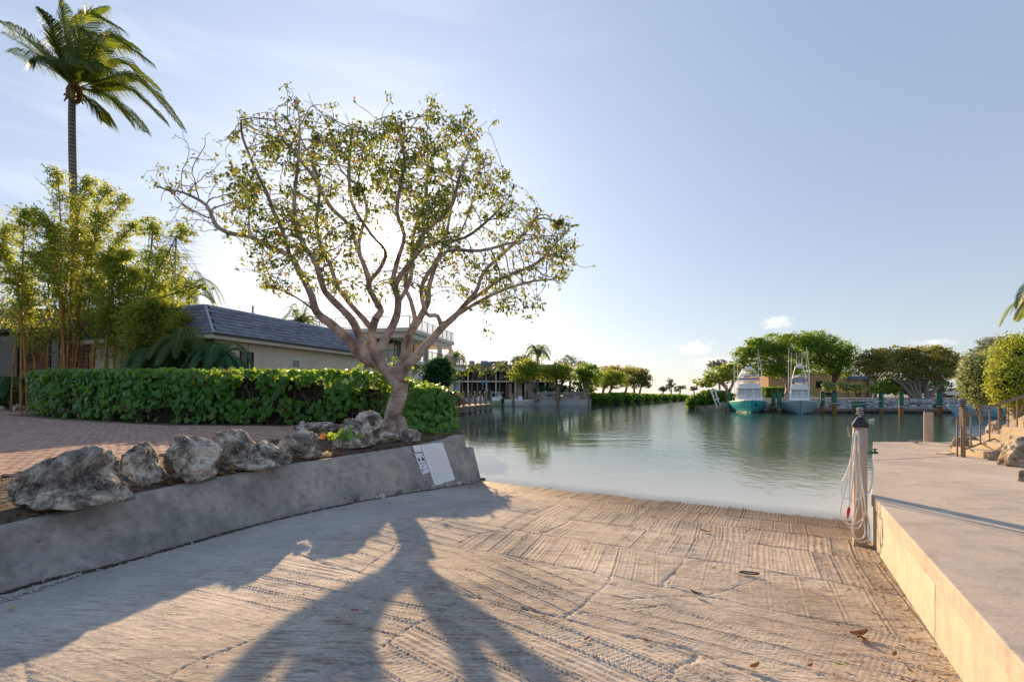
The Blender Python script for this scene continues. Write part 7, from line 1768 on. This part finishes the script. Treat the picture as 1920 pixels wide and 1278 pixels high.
# ------------------------------------------------------------------ signs on the ramp wall
def signs():
    i = len(wt_) - 5; t0, b0, t1, b1 = wt_[i - 6], wb_[i - 6], wt_[-3], wb_[-3]
    pn = (t1 - t0).cross(b0 - t0).normalized()
    if pn.y > 0: pn = -pn
    p0 = lerp(lerp(t0, b0, .5), lerp(t1, b1, .5), .6) + pn * .035
    def pl(px, py): return on_plane(px, py, p0, pn)
    def board(name, label, q, thick=.012, mt='sign_white', cat='sign'):
        c = [pl(*a) for a in q]; ctr = sum(c, Vector()) / 4; rt = thing(name, label, cat, ctr); mb = MB(); mb.add(c + [p - pn * thick for p in c], [(3, 2, 1, 0), (4, 5, 6, 7)] + [(k, (k + 1) % 4, 4 + (k + 1) % 4, 4 + k) for k in range(4)])
        bm_ = mb.build('panel', M[mt], rt); return rt, c
    rt, c = board('sign_board', 'large blank white board with faint lines leaning on the ramp wall', [(788.3, 833.5), (829.7, 828.8), (853.6, 898.6), (816, 910.2)])
    ex = (c[1] - c[0]); ey = (c[3] - c[0])
    for k in range(13):
        f = .10 + .062 * k; w = R.uniform(.62, .86); o = c[0] + ex * .08 + ey * f + pn * .002; MB().quad(o, o + ex * w, o + ex * w + ey * .010, o + ey * .010).build('print_line', M['ink_grey'], rt)
    rt, c = board('sign_plate', 'small blank white strip above the little lettered sign', [(773.9, 835.2), (787, 833.6), (791.6, 846), (778.6, 847.8)])
    rt, c = board('info_sign', 'small white sign with blue icons and lettering beside the blank board', [(777.7, 850), (791.8, 848.4), (805.2, 885), (792, 888.8)])
    ex = c[1] - c[0]; ey = c[3] - c[0]; o = c[0] + pn * .003
    def q(x0, y0, x1, y1, mt, nm): MB().quad(o + ex * x0 + ey * y0, o + ex * x1 + ey * y0, o + ex * x1 + ey * y1, o + ex * x0 + ey * y1).build(nm, M[mt], rt)
    q(.12, .22, .36, .38, 'ink_blue', 'icon'); q(.60, .24, .92, .38, 'ink_blue', 'icon'); q(.68, .16, .80, .22, 'ink_blue', 'icon'); q(.08, .74, .30, .89, 'ink_light', 'icon'); q(.42, .74, .58, .88, 'ink_grey', 'icon'); q(.7, .75, .92, .80, 'ink_light', 'icon'); q(.08, .08, .12, .14, 'ink_black', 'screw'); q(.86, .06, .92, .11, 'ink_black', 'screw'); q(.80, .93, .86, .98, 'ink_black', 'screw')
    for txt, yy, w in (('WEATHER', .50, .84), ('INFO', .64, .42)):
        cu = bpy.data.curves.new('lettering', 'FONT'); cu.body = txt; cu.align_x = 'CENTER'; cu.align_y = 'CENTER'; cu.size = 1; cu.extrude = 0; cu.materials.append(M['ink_black']); ob = bpy.data.objects.new('lettering', cu); COL.objects.link(ob)
        bpy.context.view_layer.update(); wd = ob.dimensions.x or 1; s = ex.length * w / wd; X = ex.normalized(); Y_ = -(ey - X * ey.dot(X)).normalized(); Z = X.cross(Y_); p = o + ex * .5 + ey * yy + pn * .001; m = Matrix.Identity(4)
        for r in range(3): m[r][0] = X[r] * s; m[r][1] = Y_[r] * s; m[r][2] = Z[r] * s; m[r][3] = p[r]
        me_ = bpy.data.meshes.new_from_object(ob.evaluated_get(bpy.context.evaluated_depsgraph_get())); bpy.data.objects.remove(ob); inst('lettering', me_, rt, m)
signs()

# ------------------------------------------------------------------ fallen leaves and litter
M['dead'] = leaf_mat('dead_leaf', (.20, .075, .02), (.38, .17, .05), (.3, .14, .04), .25, .6)
M['dead_red'] = leaf_mat('red_dead_leaf', (.28, .05, .02), (.40, .10, .04), (.3, .1, .04), .25, .6)
M['yellow_leaf'] = plain('yellow_leaf', (.50, .33, .05), .5, var=.2)
def on_ramp(px, py):
    q = (py - HOR) / FPX; k = (px - 960) / FPX; Y = 1.7 / (q - .05 * (SA * k + CA))
    for _ in range(4):
        z = float(ramp_base(*to_st(k * Y, Y))) + .02; Y = (CAM_H - z) / q
    return Vector((k * Y, Y, z))
def fallen(label, px, py, s, mt, group):
    p = on_ramp(px, py); V = []; n = 7
    a = R.uniform(0, 6); ca, sa = math.cos(a), math.sin(a); curl = R.uniform(.15, .5)
    for i in range(n):
        f = i / (n - 1) * 2 - 1; w = .42 * math.cos(f * 1.45) + .02; z = curl * f * f * .5
        for g in (-1, 0, 1): x = f * s * .5; y = g * w * s * .5; V.append(p + Vector((x * ca - y * sa, x * sa + y * ca, z * s + abs(g) * .12 * s)))
    mb = MB(); mb.add(V, [(i * 3 + j, (i + 1) * 3 + j, (i + 1) * 3 + j + 1, i * 3 + j + 1) for i in range(n - 1) for j in (0, 1)]); o = mb.build('fallen_leaf', M[mt], smooth=True); tag(o, label, 'leaf', group)
gl = 'dead leaves lying on the ramp'
for lbl, px, py, s, mt in [('large curled orange leaf on the ramp, left of the dock wall', 1611, 1190, .17, 'dead'), ('crumpled orange leaf touching the large curled one', 1622, 1200, .10, 'dead'), ('green brown leaf at the bottom edge right of centre', 1574, 1246, .07, 'leaf_mid'), ('reddish leaf near the bottom edge, left of the green one', 1519, 1248, .06, 'dead_red'), ('long brown leaf at the bottom edge, in a groove', 1415, 1250, .10, 'dead'), ('small dark red leaf in the tree shadow', 665, 1144, .06, 'dead_red'), ('small yellow leaf at the gravel on the left wall foot', 22, 1141, .07, 'yellow_leaf'), ('dark leaf near the waterline at centre right', 1322, 996, .14, 'dead'), ('small reddish leaf on the lit ramp at centre', 1100, 1198, .06, 'dead_red'), ('dark thin leaf below the metal ring', 1306, 1113, .11, 'bark_dark'), ('brown leaf by the foot of the dock wall', 1677, 1228, .08, 'dead'), ('rusty leaf half way along the dock wall foot', 1640, 1150, .06, 'dead_red'), ('tiny brown leaf near the hose', 1537, 1007, .07, 'dead'), ('small tan leaf left of the metal ring', 1338, 1065, .06, 'dead'), ('small brown leaf near the bottom right, by the wall', 1708, 1258, .06, 'dead'), ('small brown leaf in the lit middle of the ramp', 1095, 1030, .06, 'dead')]: fallen(lbl, px, py, s, mt, gl)
p = on_ramp(1405, 1075); root = thing('metal_ring', 'dark metal ring and pin lying on the ramp', 'ring', p); a = Vector((.9, -.25, 0)).normalized(); b_ = Vector((.25, .9, 0)); MB().tube([p + UZ * .012 + a * .10 * math.cos(t) + b_ * .035 * math.sin(t) for t in np.linspace(0, 6.1, 18)], .008, 5).build('ring', M['bronze'], root)
C, D, N = [], [], []
for _ in range(1300):
    if _ < 420: y = R.uniform(4.6, 11.5); x = wall_edge(y) - R.uniform(.10, .5); z = wall_z(y) + .01
    elif R.random() < .6: y = R.uniform(8.6, 12.6); x = wall_edge(y) - .3 - abs(R.gauss(0, .5)); z = land_z(x, y) + .03
    else: y = R.uniform(4.6, 9); x = wall_edge(y) - .3 - abs(R.gauss(0, .22)); z = land_z(x, y) + .03
    C.append((x, y, z + R.uniform(0, .03))); D.append((R.gauss(0, 1), R.gauss(0, 1), R.gauss(0, .2))); N.append((R.gauss(0, .35), R.gauss(0, .35), 1))
V, F = leaf_geo(C, D, np.array(N), NR.uniform(.06, .14, len(C)), NR.uniform(.03, .06, len(C)), 'oval', .2); tag(np_obj('leaf_litter', V, F, M['dead']), 'dry brown fallen leaves between boulders and tree foot', kind='stuff')
C, D, N = [], [], []
for _ in range(420):
    s, t = R.uniform(1.5, 9.4), R.choice([R.uniform(.2, 1.05), R.gauss(.95, .1), R.uniform(-4, 1)]); t = min(t, 1.06); x, y = st(s, t); C.append((x, y, float(ramp_base(s, t)) + .022)); D.append((R.gauss(0, 1), R.gauss(0, 1), R.gauss(0, .15))); N.append((R.gauss(0, .3), R.gauss(0, .3), 1))
V, F = leaf_geo(C, D, np.array(N), NR.uniform(.02, .06, len(C)), NR.uniform(.01, .025, len(C)), 'oval', .2); tag(np_obj('leaf_crumbs', V, F, M['dead']), 'small brown leaf crumbs along the dock wall foot', kind='stuff')
# drop the materials and meshes nobody uses
for me in list(bpy.data.meshes):
    if me.users == 0: bpy.data.meshes.remove(me)
